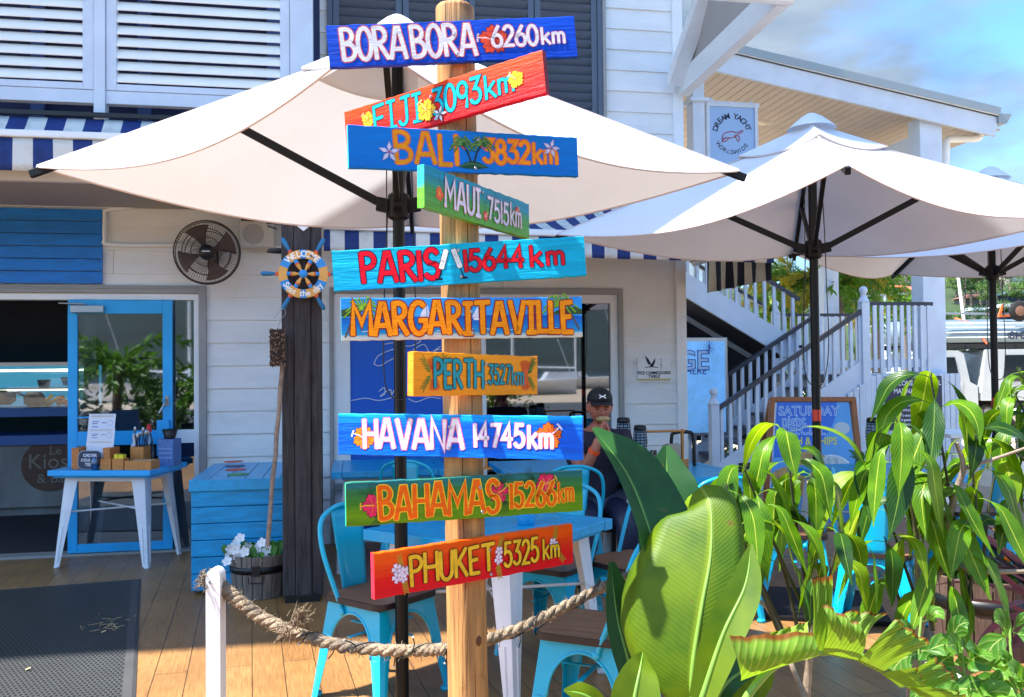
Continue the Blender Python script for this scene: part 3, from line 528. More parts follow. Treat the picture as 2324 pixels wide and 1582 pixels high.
for k, (x0, x1) in enumerate(((82, 128), (84, 135), (88, 120))):
    p0 = onY(x0, 912-k*6, by-.02*k); p1 = onY(x1, 912-k*5, by-.02*k); mid = lerp(p0, p1, .5)-V((0, 0, .035)); b = MB(); b.tube(spline([p0+V((0, 0, .02)), mid, p1+V((0, 0, .03))], 6), [.006]+[.019]*11+[.006], 8); b.build('banana', mat('banana', (216, 172, 40), .5, var=.1), ft)
for x, y in ((134, 914), (146, 912), (155, 916), (140, 904)):
    b = MB(); b.ball(onY(x, y, by), .032, 8); b.build('orange', mat('orange_fruit', (206, 104, 34), .5, var=.1), ft)
for k, (x, y, s_) in enumerate(((100, 868, .07), (160, 862, .1))):
    c = onY(x, y, CY+.3); t = thing('serving_bowl', ('small dark bowl on the display shelf', 'larger dark bowl near the door end of the display shelf')[k], 'bowl', c)
    b = MB(); b.lathe([(.02, -.06), (s_*.7, -.06), (s_, .03), (s_*.93, .03), (s_*.6, -.045), (.02, -.045)], 16, c); b.build('bowl', m_black, t)
for k, (x, y) in enumerate(((12, 900), (78, 905))):
    c = onY(x, y, CY+.2); t = thing('dark_pot', ('black pot at the left end of the lower display shelf', 'black jug beside the bananas in the display')[k], 'pot', c); b = MB(); b.lathe([(.05, -.09), (.10, -.05), (.105, .02), (.07, .07), (.06, .07)], 16, c); b.build('pot', m_black, t); b = MB(); h = (-1 if k else 1); b.bar(c+V((.09*h, 0, .03)), c+V((.16*h, 0, .06)), .02, .02); b.build('handle', m_black, t)
# ------------------------------------------------------------------ awnings
def awning(name, label, xL, xR, Y0, zA, Y1, zB_, zv, pitch, off, side=None, mrail=m_white, scal=0.0, zLR=(0, 0), inner=None):
    t = thing(name, label, 'awning', (xL, Y1, zv))
    ms = stripes(name+'_stripes_'+str(len(MATS)+len(bpy.data.materials)), (34, 62, 130), (232, 232, 226), pitch, 'X', off)
    zl = lambda u: zLR[0]*(1-u)+zLR[1]*u
    b = MB(); b.grid(lambda u, v: V((lerp(xL, xR, u), lerp(Y0, Y1, v), lerp(zA, zB_, v)-.06*sin(pi*v)+zl(u))), 40, 6); b.build('canvas', ms, t, solid=.004)
    b = MB(); b.bar((xL, Y1-.03, zB_+zl(0)-.012), (xR, Y1-.03, zB_+zl(1)-.012), .06, .05); b.build('front_bar', mrail, t, bevel=.01)
    b = MB(); b.grid(lambda u, v: V((lerp(xL, xR, u), Y1-.035-.012*sin(u*37)*v, lerp(zB_-.04, zv, v)+zl(u))), 90, 4); b.build('valance', ms, t, solid=.004)
    b = MB(); b.bar((xL, Y0-.01, zA+.03+zl(0)), (xR, Y0-.01, zA+.03+zl(1)), .03 if inner else .06, .03 if inner else .08); b.build('head_rail', m_black if inner else mrail, t)
    return t
zA = ZB(268, 60); z_b = onY(60, 303, Yb-.3).z; z_v = onY(60, 391, Yb-.3).z
awning('balcony_awning', 'blue and white striped awning folded down along the balcony over the entrance', -6.5, XB(560), Yb-.03, zA, Yb-.3, z_b, z_v, .25, .32, inner=1)
Ya = 6.5; p0, p1 = onY(735, 571, Ya), onY(1752, 598, Ya); zt1 = onY(900, 514, Ya).z-onY(900, 573, Ya).z
aw = awning('window_awning', 'blue and white striped awning over the cafe window, reaching past the building corner', p0.x, p1.x, WY-.03, Z(455, 1300), Ya, p0.z+zt1, p0.z, .205, .28, zLR=(0, p1.z-p0.z))
ms2 = stripes('awning_side_stripes', (26, 30, 52), (226, 222, 205), .24, 'Y', .1)
b = MB(); xr_ = p1.x-.02; zt_ = p0.z+zt1
b.grid(lambda u, v: V((xr_+.02*sin(u*25)*v, lerp(Ya-.02, WY-.06, u), lerp(lerp(zt_-.05, zt_+.05, u), p1.z-.13, v))), 40, 4); b.build('side_flap', ms2, aw, solid=.004)
for xx_ in (p0.x+.5, p1.x-.15):
    b = MB(); b.bar((xx_, WY-.06, zt_-.1), (xx_, Ya, zt_-.07), .04, .04); b.build('arm', m_white, aw)
# ------------------------------------------------------------------ wall mounted things
fc = onY(470, 573, WY-.36); fn = thing('wall_fan', 'round caged wall fan with dark blades beside the entrance', 'fan', fc); fr_ = 72/FPX*(fc-CP).dot(cf)
fax = V((.06, -1, -.04)).normalized(); fq = fax.to_track_quat('Z', 'Y').to_matrix(); m_cage = mat('fan_cage', (62, 50, 46), .5)
T = lambda a, r, z: fc+fq @ V((r*cos(a), r*sin(a), z))
cg = MB()
for r_, z in ((1, 0), (.97, .045), (.72, .075), (.45, .09), (.2, .095), (.97, -.045), (.7, -.08)):
    cg.tube([T(2*pi*i/40, fr_*r_, z) for i in range(41)], .004 if r_ < 1 else .006, 5, caps=False)
for i in range(72):
    a = 2*pi*i/72; cg.tube([T(a, fr_*r_, z) for r_, z in ((.2, .095), (.45, .09), (.72, .075), (.97, .045), (1, 0), (.97, -.045), (.7, -.08), (.3, -.09))], .0012, 4, caps=False)
cg.build('cage', m_cage, fn)
bl = MB()
for i in range(4):
    a = 2*pi*i/4+.4; bl.grid(lambda u, v: T(a+(u-.5)*(.35+.55*v), fr_*(.16+.72*v), .02+(u-.5)*.07), 6, 6)
bl.build('blades', mat('fan_blade', (104, 88, 82), .7, spec=.1), fn, solid=.003)
b = MB(); b.lathe([(.0, .06), (.055, .055), (.065, .0), (.06, -.1), (.05, -.2), (0, -.2)], 20, fc, ax=fax); b.build('motor', m_black, fn)
b = MB(); b.lathe([(.0, .112), (.05, .11), (.055, .097)], 20, fc, ax=fax); b.bar(T(0, .03, .114)+V((-.06, 0, 0)), T(0, .03, .114), .004, .006, mi=1); b.build('hub_cap', [m_black, m_white], fn)
b = MB(); b.bar(fc+V((0, .2, 0)), (fc.x, WY-.02, fc.z), .05, .05); b.bar((fc.x, WY-.03, fc.z-.1), (fc.x, WY-.03, fc.z+.1), .09, .02); b.build('wall_arm', m_black, fn)
sp = thing('wall_speaker', 'boxy cream loudspeaker mounted high between the fan and the dark timber column', 'speaker', onY(582, 530, WY-.1))
a0, a1 = onY(541, 560, WY-.2), onY(621, 502, WY-.2)
b = MB(); b.box((a0.x, WY-.2, a0.z), (a1.x, WY-.03, a1.z)); b.build('cabinet', mat('cream_plastic', (206, 200, 190), .5, var=.03), sp, bevel=.012)
b = MB(); b.lathe([(.085, 0), (.085, .006)], 24, onY(575, 531, WY-.206), ax=V((0, 1, 0))); b.build('grille', mat('speaker_grille', (176, 170, 164), .8), sp)
b = MB(); b.box((a0.x+.02, WY-.19, a1.z), (a1.x-.02, WY-.05, a1.z+.03)); b.build('bracket', m_cage, sp)
vb = thing('table_plaque', 'small white plaque reading VICE COMMODORES TABLE screwed to the wall', 'plaque', onY(1483, 838, WY-.03))
pl0, pl1 = onY(1447, 863, WY-.03), onY(1520, 812, WY-.03); pw, ph = pl1.x-pl0.x, pl1.z-pl0.z; pc = lerp(pl0, pl1, .5)
b = MB(); b.box((pl0.x, WY-.03, pl0.z), (pl1.x, WY-.018, pl1.z)); b.build('plate', mat('plaque_white', (226, 230, 232), .3), vb, bevel=.002)
b = MB(); b.box((pl0.x, WY-.034, pl0.z), (pl1.x, WY-.031, pl0.z+.012)); b.build('gold_edge', mat('gold', (196, 170, 84), .4), vb)
tx = MB(); f_ = pc+V((0, -.014, 0)); f_.y = WY-.033
put_text(tx, 'VICE COMMODORES', f_-V((0, 0, ph*.18)), uxx, uzz, .04, bold=.0008, xs=.86); put_text(tx, 'TABLE', f_-V((0, 0, ph*.34)), uxx, uzz, .04, bold=.0008)
for i, c in enumerate('SICYC'): put_text(tx, c, f_+V((pw*.22, 0, ph*(.4-.095*i))), uxx, uzz, .03)
tx.flat([(-.03, -.02), (.01, -.01), (.03, .03), (.035, .07), (.02, .05), (0, .02)], f_+V((-.02, 0, ph*.16)), uxx, uzz); tx.flat([(-.09, .1), (-.05, .06), (-.02, .0), (-.06, .02)], f_+V((0, 0, ph*.14)), uxx, uzz)
tx.tube(spline([f_+V((-.09, 0, ph*.06)), f_+V((-.03, 0, ph*.1)), f_+V((.04, 0, ph*.06))], 5), .003, 4); tx.build('plaque_lettering', mat('ink', (24, 28, 40), .6), vb)
sgn = MB(); sgn.box((onY(505, 482, WY-.14).x, WY-.14, onY(505, 482, WY-.14).z-.02), (onY(650, 482, WY-.14).x, WY-.12, onY(505, 470, WY-.14).z+.06)); tag(sgn.build('yellow_sign', mat('yellow_board', (232, 214, 130), .6)), 'plain yellow board hung under the balcony soffit above the fan', 'sign')
# ------------------------------------------------------------------ dark timber column with its decorations
cpx = onZ(687, 1366); CYc = cpx.y; tc_ = thing('timber_column', 'weathered dark timber column of bundled sleepers carrying the ship wheel', 'column', (cpx.x, CYc, 0))
m_old = mat('weathered_timber', (62, 57, 57), .8, var=.5, vs=8, st=(6, 6, .5), bump=.8, bs=18, bst=(6, 6, .35), dirt=((44, 38, 38), 6, .56))
dpc = (cpx-CP).dot(cf); wpx = dpc/FPX
for a, c, dy in ((-44, -16, .0), (-15.5, 20, -.012), (20.5, 44, .006)):
    b = MB(); b.box((cpx.x+a*wpx, CYc+dy, .03), (cpx.x+c*wpx, CYc+.24+dy, 3.25)); b.build('sleeper', m_old, tc_, bevel=.008)
b = MB(); b.box((cpx.x-.11, CYc-.015, 0), (cpx.x+.11, CYc+.22, .045)); b.build('shoe', m_black, tc_)
wc = onY(688, 622, CYc-.06); wh = thing('ship_wheel', 'painted ship wheel in blue and orange reading WELCOME, Seas the day', 'ship wheel', wc); k = (wc-CP).dot(cf)/FPX
m_wo = mat('wheel_orange', (226, 166, 82), .5, var=.12, vs=8); m_wb = mat('wheel_blue', (36, 142, 214), .5, var=.1, vs=8); m_wr = mat('wheel_red', (226, 86, 40), .5); m_wt = mat('wheel_teal', (28, 112, 160), .5, var=.15)
P2 = lambda a, r, y=0: wc+V((r*k*cos(rad(a)), y, r*k*sin(rad(a))))
rim = MB(); segs = [(90, 17, 1), (60, 26, 0), (30, 17, 1), (0, 34, 0), (-30, 17, 1), (-60, 26, 0), (-90, 17, 1), (-120, 26, 0), (-150, 17, 1), (180, 34, 0), (150, 17, 1), (120, 26, 0)]
ang = 90-10
for a_, w_, mi in [(81.5, 98.5, 1), (98.5, 135, 0), (135, 160, 1), (160, 200, 0), (200, 225, 1), (225, 262, 0), (262, 278, 1), (278, 315, 0), (315, 340, 1), (340, 380, 0), (380, 405, 1), (405, 441.5, 0)]:
    n_ = 6
    for i in range(n_):
        t0, t1 = lerp(a_, w_, i/n_), lerp(a_, w_, (i+1)/n_); vs = [P2(t, r, y) for y in (-.012, .012) for t, r in ((t0, 35.5), (t1, 35.5), (t1, 55), (t0, 55))]
        rim.add(vs, [(0, 1, 2, 3), (7, 6, 5, 4), (3, 2, 6, 7), (1, 0, 4, 5)], mi)
rim.build('rim', [m_wo, m_wb], wh, fixn=True)
for a in (0, 60, 120, 180, 240, 300):
    sp_ = MB()
    for seq in ([(9, 2.5, 0), (14, 3, 0), (20, 5, 0), (25, 4.5, 0)], [(25, 5.5, 2), (28, 5.5, 2)], [(28, 5, 1), (36, 5, 1)], [(55, 4, 2), (58, 5.5, 2), (61, 4, 2)], [(61, 3.2, 3), (75, 5, 3), (88, 5.5, 3), (94, 2, 3)]):
        sp_.tube([P2(a, r, -.006) for r, _, _ in seq], [w_*k for _, w_, _ in seq], 8, mi=seq[0][2])
    sp_.build('spoke', [m_wo, m_wb, m_wr, m_wt], wh)
b = MB(); b.lathe([(9.5*k, -.02), (9.5*k, .018), (7*k, .026), (0, .027)], 16, wc, ax=V((0, -1, 0))); b.build('hub', m_wb, wh)
tx = MB()
for i, c in enumerate('WELCOME'):
    a = 132-i*14.2; o = P2(a, 45, -.0135); put_text(tx, c, o, V((sin(rad(a)), 0, -cos(rad(a)))), V((cos(rad(a)), 0, sin(rad(a)))), 19*k, bold=.0011)
for i, c in enumerate('Seas the day'):
    a = 213+i*10.2; o = P2(a, 45, -.0135); put_text(tx, c, o, V((-sin(rad(a)), 0, cos(rad(a)))), V((-cos(rad(a)), 0, -sin(rad(a)))), 19*k, bold=.0011)
tx.build('wheel_lettering', mat('cream_letter', (246, 244, 232), .5), wh)
sh = thing('white_shield', 'small white shield ornament at the top of the dark timber column', 'ornament', onY(688, 500, CYc-.03)); c = onY(688, 495, CYc-.03)
b = MB(); b.prism([(-.07, .12), (-.07, .0), (-.04, -.05), (0, -.085), (.04, -.05), (.07, 0), (.07, .12)], c, uxx, uzz, -.02); b.build('plate', mat('shield_white', (226, 228, 230), .4), sh, bevel=.006)
b = MB(); b.prism([(-.045, .1), (-.045, .0), (0, -.05), (.045, 0), (.045, .1)], c+V((0, -.006, 0)), uxx, uzz, -.008); b.build('inset', mat('shield_grey', (170, 186, 205), .4), sh, bevel=.003)
c = onY(630, 569, CYc+.1); b = MB(); b.lathe([(.0, .01), (.06, .008), (.075, -.012), (.0, -.02)], 16, c+V((.0, 0, 0))); b.bar(c, c+V((.1, 0, .01)), .03, .02); tag(b.build('column_lamp', m_black), 'flat black disc lamp on the side of the dark timber column', 'lamp')
c = onY(628, 503, CYc+.1); b = MB(); b.prism([(-.07, -.01), (.05, -.01), (.05, .08)], c, uxx, uzz, -.06); b.bar(c+V((-.06, 0, -.03)), c+V((.0, 0, -.05)), .015, .012); tag(b.build('floodlight', m_black), 'small black wedge floodlight near the top of the dark timber column', 'lamp')
# ------------------------------------------------------------------ blue slatted cabinet
q = onZ(434, 1352); QY = q.y; cx0, cx1 = q.x, onY(648, 1200, QY).x+.07; zt = onY(440, 1090, QY).z; QB = min(onZ(450, 1042, zt).y, 7.3)
cb = thing('slatted_cabinet', 'blue slatted timber cabinet with four coloured dots on its lid, beside the dark column', 'cabinet', (cx0, QY, 0))
b = MB(); n = 6
for i in range(n):
    z0, z1 = .03+(zt-.1)*i/n, .03+(zt-.1)*(i+1)/n; b.box((cx0, QY+.001*(i % 2), z0+.002), (cx1, QY+.02, z1-.004)); b.box((cx0, QY+.021, z0+.002), (cx0+.02, QB, z1-.004))
b.box((cx0+.025, QY+.024, .02), (cx1-.01, QB-.02, zt-.1)); b.build('slatted_sides', m_slat, cb, bevel=.003)
b = MB(); nn = 6
b.box((cx0-.012, QY-.015, zt-.075), (cx1+.012, QY+.008, zt+.001))
for i in range(nn): b.box((lerp(cx0-.012, cx1+.012, i/nn)+.0025, QY+.009, zt-.03), (lerp(cx0-.012, cx1+.012, (i+1)/nn)-.0025, QB, zt))
b.build('lid', m_slatg, cb, bevel=.003)
for px, py, cc in ((530, 1048, (205, 72, 58)), (533, 1058, (52, 62, 110)), (535, 1066, (205, 64, 60)), (540, 1077, (42, 142, 84))):
    c = onZ(px, py, zt+.001); b = MB(); b.lathe([(.075, 0), (.075, .003)], 20, c); b.build('dot', mat('dot_%d' % py, cc, .5), cb)
# ------------------------------------------------------------------ planter tub with petunias, shaggy broom
def barrel(name, label, c, r, h, rt=None, dark=False, grp=None):
    t = thing(name, label, 'planter', c, grp); rt = rt or r*1.12; m_ = mat('barrel_dark' if dark else 'barrel_grey', (86, 66, 54) if dark else (120, 108, 98), .8, var=.35, vs=7, st=(4, 4, .6), bump=.6, bs=14, bst=(5, 5, .5)); n = 18; st = MB()
    for i in range(n):
        a0, a1 = 2*pi*i/n+.012, 2*pi*(i+1)/n-.012
        vs = [c+V((rr*cos(a), rr*sin(a), z)) for z, k in ((.0, r), (h, rt)) for rr in (k, k-.022) for a in (a0, a1)]
        st.add(vs, [(0, 1, 5, 4), (3, 2, 6, 7), (4, 5, 7, 6), (0, 2, 3, 1), (0, 4, 6, 2), (1, 3, 7, 5)])
    st.build('staves', m_, t, bevel=.003)
    b = MB(); b.lathe([(lerp(r, rt, .62)+.001, h*.6), (lerp(r, rt, .62)+.004, h*.6), (lerp(r, rt, .78)+.004, h*.76), (lerp(r, rt, .78)+.001, h*.76)], 32, c, caps=False); b.build('hoop', m_black, t)
    b = MB(); b.lathe([(0, h*.9), (rt-.03, h*.88), (rt-.03, h*.7), (0, h*.7)], 20, c, caps=False); b.build('soil', mat('soil', (70, 52, 40), 1, var=.4, vs=20, bump=1, bs=40), t); return t
pc0 = onZ(584, 1362); pc0.y += .17; pr = 60/FPX*(pc0-CP).dot(cf); ph_ = .28
bt = barrel('barrel_planter', 'grey half barrel planter of white petunias at the foot of the dark column', pc0, pr, ph_)
b = MB(); b.box(pc0+V((-.03, -pr-.03, ph_*.58)), pc0+V((.02, -pr-.012, ph_*.8))); b.tube([pc0+V((-.055, -pr-.02, ph_*.56)), pc0+V((-.05, -pr-.03, ph_*.42)), pc0+V((.04, -pr-.03, ph_*.42)), pc0+V((.045, -pr-.02, ph_*.56))], .004, 6); b.build('hasp', m_black, bt)
pt = thing('petunia_plant', 'white petunias in bloom in the grey half barrel', 'flowers', pc0+V((0, 0, ph_*.9)))
m_lf = leafmat('soft_leaf', (46, 96, 30), (84, 140, 50), (120, 170, 80), 6, .2, .3)
def leaf(mb, pts, wid, face, m=4, cup=.0, wave=0.0, seed=0, mi=0, wl=None, curl=0.0, asym=(1, 1), uvx=None):
    """pts: midrib; wid: half widths; face: direction the blade looks; cup: bend of the halves (rad)"""
    pts = [V(p) for p in pts]; n = len(pts); ws = interp(wid, n-1); rr = random.Random(seed); ph1 = rr.uniform(0, 6)
    vs = []; uvs = []; face = V(face)
    for i, p in enumerate(pts):
        d = (pts[min(i+1, n-1)]-pts[max(i-1, 0)]).normalized(); s = d.cross(face)
        if s.length < 1e-4: s = d.cross(V((1, 0, 0)))
        s.normalize(); nn = s.cross(d)
        for j in range(-m, m+1):
            f = j/m; a = cup+curl*max(0, abs(f)-.6)*2; k = asym[0] if f < 0 else asym[1]
            q = p+s*(f*ws[i]*k*cos(a))+nn*(abs(f)*ws[i]*k*sin(a))+nn*(wave*ws[i]*abs(f)**2*sin(i*(wl or 1.3)+ph1+(0 if f < 0 else 1.7)))
            vs.append(q); uvs.append((.5+f*.5, i/(n-1)))
    w_ = 2*m+1
    mb.add(vs, [(i*w_+j, i*w_+j+1, (i+1)*w_+j+1, (i+1)*w_+j) for i in range(n-1) for j in range(2*m)], mi, True, uvs)
b = MB(); fl = MB()
for i in range(46):
    a = R.uniform(0, 6.28); r_ = R.uniform(.02, pr*1.15); p = pc0+V((r_*cos(a), r_*sin(a), ph_*.88)); tip = p+V((R.uniform(-.08, .08), R.uniform(-.08, .08), R.uniform(.02, .12)))
    leaf(b, spline([p, lerp(p, tip, .6)+V((0, 0, .03)), tip], 3), [.004, .022, .018, .003], V((0, -1, .6)), 2, .2)
for px, py in ((522, 1258), (533, 1247), (545, 1255), (552, 1268), (566, 1262), (583, 1273), (598, 1262), (607, 1247), (516, 1275), (530, 1272), (545, 1222), (596, 1232), (587, 1243), (560, 1240), (535, 1236), (612, 1262), (572, 1248), (541, 1266), (594, 1276), (556, 1252), (584, 1256), (524, 1245), (570, 1272), (604, 1270)):
    c = onY(px, py, pc0.y-.1+R.uniform(-.05, .08)); q_ = V((R.uniform(-.5, .5), -1, R.uniform(-.2, .7))).to_track_quat('Z', 'Y').to_matrix()
    vs = [c]+[c+q_ @ V((r2*cos(2*pi*t/20), r2*sin(2*pi*t/20), .012)) for t in range(20) for r2 in (.034 if t % 4 else .024,)]
    fl.add(vs, [(0, 1+t, 1+(t+1) % 20) for t in range(20)], 0, True); fl.ball(c+q_ @ V((0, 0, .004)), .004, 4, mi=1); b.tube([c, pc0+V((R.uniform(-.1, .1), R.uniform(-.1, .1), ph_*.85))], .002, 4)
b.build('leaves', m_lf, pt); fl.build('blooms', [mat('petal_white', (250, 250, 250), .6, trans=.15), mat('petal_eye', (190, 196, 90), .6)], pt)
br = thing('shaggy_broom', 'brown shaggy headed broom standing upside down against the dark column', 'broom', onY(606, 1238, CYc-.06))
s0, s1 = onY(606, 1240, CYc-.12), onY(641, 832, CYc-.05); h0, h1 = onY(630, 832, CYc-.09), onY(630, 747, CYc-.09)
b = MB(); b.tube([lerp(s0, s1, t/8)+V((R.uniform(-.004, .004), 0, 0)) for t in range(9)], [.014, .015, .013, .015, .014, .015, .014, .015, .013], 8); b.build('stick', mat('branch_wood', (150, 128, 112), .8, var=.3, vs=20, bump=.5), br)
b = MB(); hw = .047
for i in range(900):
    p = V((R.uniform(h0.x-hw, h0.x+hw), h0.y+R.uniform(-.05, .03), R.uniform(h0.z, h1.z))); d_ = V((R.uniform(-1, 1), R.uniform(-1.2, .2), R.uniform(-1, 1))).normalized(); b.bar(p-d_*.007, p+d_*.007, .0032, .0032, mi=i % 3)
b.box((h0.x-hw*.92, h0.y-.04, h0.z+.006), (h0.x+hw*.92, h0.y+.03, h1.z-.006), 0); b.build('shaggy_head', [mat('coir_dark', (58, 42, 36), .9), mat('coir_mid', (112, 86, 70), .9), mat('coir_light', (176, 150, 126), .9)], br)
b = MB(); b.tube(spline([h1+V((0, 0, 0)), h1+V((.02, -.01, .06)), h1+V((.05, .0, .1)), h1+V((.03, 0, .13)), h1+V((-.02, 0, .07))], 5), .0018, 4); b.build('wire', m_steel, br)
# ------------------------------------------------------------------ door mat
ma, mb2, mc = onZ(320, 1316), onZ(308, 1582), onZ(0, 1341); ux_ = (ma-mc).normalized(); uy_ = (mb2-ma).normalized(); Wm, Hm = 2.1, 2.75
mt = thing('rubber_mat', 'large black ribbed rubber mat with holes on the deck in front of the door', 'mat', ma)
def matmat():
    m = bpy.data.materials.new('rubber_mat'); m.use_nodes = True; N = NT(m); out = N.n('ShaderNodeOutputMaterial'); b = N.n('ShaderNodeBsdfPrincipled'); uv = N.n('ShaderNodeUVMap')
    br = N.n('ShaderNodeTexBrick'); br.offset = .5; br.inputs['Scale'].default_value = 1; br.inputs['Brick Width'].default_value = .022; br.inputs['Row Height'].default_value = .034; br.inputs['Mortar Size'].default_value = .0068; br.inputs['Mortar Smooth'].default_value = .4
    N.l(uv.outputs[0], br.inputs['Vector']); br.inputs['Color1'].default_value = br.inputs['Color2'].default_value = (.008, .009, .012, 1); br.inputs['Mortar'].default_value = L((70, 72, 72))
    tc = N.n('ShaderNodeTexCoord'); no = N.n('ShaderNodeTexNoise'); no.inputs['Scale'].default_value = 2; N.l(tc.outputs['Object'], no.inputs['Vector']); mx = N.n('ShaderNodeMixRGB', blend_type='MULTIPLY'); mx.inputs[0].default_value = .6; N.l(br.outputs[0], mx.inputs[1]); N.l(no.outputs[0], mx.inputs[2])
    N.l(mx.outputs[0], b.inputs['Base Color']); b.inputs['Roughness'].default_value = .55; bp = N.n('ShaderNodeBump'); bp.inputs['Strength'].default_value = .8; bp.inputs['Distance'].default_value = .008; N.l(br.outputs['Fac'], bp.inputs['Height']); N.l(bp.outputs[0], b.inputs['Normal']); N.l(b.outputs[0], out.inputs[0]); return m
b = MB(); e = .06; A = lambda u, v, z=.012: ma-ux_*u+uy_*v+V((0, 0, z))
b.add([A(e, e), A(e, Hm), A(Wm, Hm), A(Wm, e)], [(0, 1, 2, 3)], 0, False, [(e, e), (e, Hm), (Wm, Hm), (Wm, e)]); b.build('ribbed_pad', matmat(), mt)
b = MB(); b.add([A(0, 0, .004), A(0, Hm, .004), A(Wm, Hm, .004), A(Wm, 0, .004), A(e*.3, e*.3), A(e, e), A(e, Hm), A(e*.3, Hm), A(Wm, e), A(Wm, e*.3)], [(0, 4, 7, 1), (4, 5, 6, 7), (0, 3, 9, 4), (4, 9, 8, 5)]); b.build('border', mat('mat_border', (66, 66, 66), .6, var=.1), mt)
st_ = MB()
for i in range(22):
    px, py = R.gauss(258, 26), R.gauss(1412, 12); p = onZ(px, py, .02); d_ = V((R.uniform(-1, 1), R.uniform(-.5, .5), R.uniform(-.1, .3))).normalized()*R.uniform(.01, .03); st_.bar(p-d_, p+d_, .003, .002)
for px, py in ((58, 1520), (230, 1435)): p = onZ(px, py, .018); st_.bar(p, p+V((.02, .012, .006)), .014, .004)
tag(st_.build('dry_straw', mat('straw', (196, 168, 124), .9)), 'wisps of dry straw scattered on the rubber mat', 'straw', kind='stuff')
def CW(x, d, z=0.0): return V((x*cos(YAW)+d*sin(YAW), -x*sin(YAW)+d*cos(YAW), z))
def CR(deg): return rad(deg)-YAW
# ------------------------------------------------------------------ signpost
PD = 2.3; pa, pb = atD(1031, 24, PD), atD(1062, 1582, PD); axd = (pa-pb).normalized(); pbase = pb-axd*(pb.z/axd.z); PR_ = .0515
m_post = mat('post_pine', (180, 130, 76), .7, var=.36, vs=9, st=(4, 4, .3), bump=.7, bs=16, bst=(9, 9, .35), dirt=((112, 74, 40), 5, .58))
post = thing('sign_post', 'round pine post with knots carrying ten painted destination boards', 'signpost', pbase)
hp_ = (pa-pbase).length; pm = MB(); n = 28; rr = random.Random(3)
def postr(a, z): return PR_*(1.03-.06*z/hp_)*(1+.018*sin(3*a+z*1.3)+.012*sin(5*a-z*2.1))+(.004*math.exp(-((z-.62)/.05)**2)*max(0, cos(a+1.2)))
vs = []; zs = [hp_*i/40 for i in range(41)]
qx = V((1, 0, 0)); qy = axd.cross(qx).normalized(); qx = qy.cross(axd)
for z in zs:
    for j in range(n): a = 2*pi*j/n; vs.append(pbase+axd*z+(qx*cos(a)+qy*sin(a))*postr(a, z))
for k, dz_ in ((.97, .006), (.86, .011), (.5, .012), (0.02, .013)):
    for j in range(n): a = 2*pi*j/n; vs.append(pbase+axd*(hp_+dz_)+(qx*cos(a)+qy*sin(a))*postr(a, hp_)*k)
pm.add(vs, [(i*n+j, i*n+(j+1) % n, (i+1)*n+(j+1) % n, (i+1)*n+j) for i in range(44) for j in range(n)], 0, True)
pm.build('timber', m_post, post)
cm = MB(); 
for a, z0, z1 in ((-1.35, .1, .75), (-1.2, 1.3, 2.2), (-1.75, .9, 1.35)):
    cm.tube([pbase+axd*lerp(z0, z1, t/8)+(qx*cos(a+.03*sin(t))+qy*sin(a+.03*sin(t)))*(postr(a, lerp(z0, z1, t/8))-.0003) for t in range(9)], [.0003]+[.0011]*7+[.0003], 5)
cm.build('drying_cracks', mat('crack', (70, 42, 22), .9), post)
kn = MB()
kc = onP(1090, 1455, pbase+axd*.6, -cf); a = -1.05; z = (atD(1085, 1458, PD-.05)-pbase).dot(axd); o = pbase+axd*z+(qx*cos(a)+qy*sin(a))*postr(a, z)
kn.ball(o-(qx*cos(a)+qy*sin(a))*.006, .012, 8, sc=(.9, .9, 1.4)); kn.build('knot', mat('knot', (98, 56, 28), .8, var=.4, vs=60), post)
fh = V((cf.x, cf.y, 0)).normalized(); th = math.atan2(pbase.x, pbase.y); fh = V((sin(th), cos(th), 0)); rh = V((cos(th), -sin(th), 0))
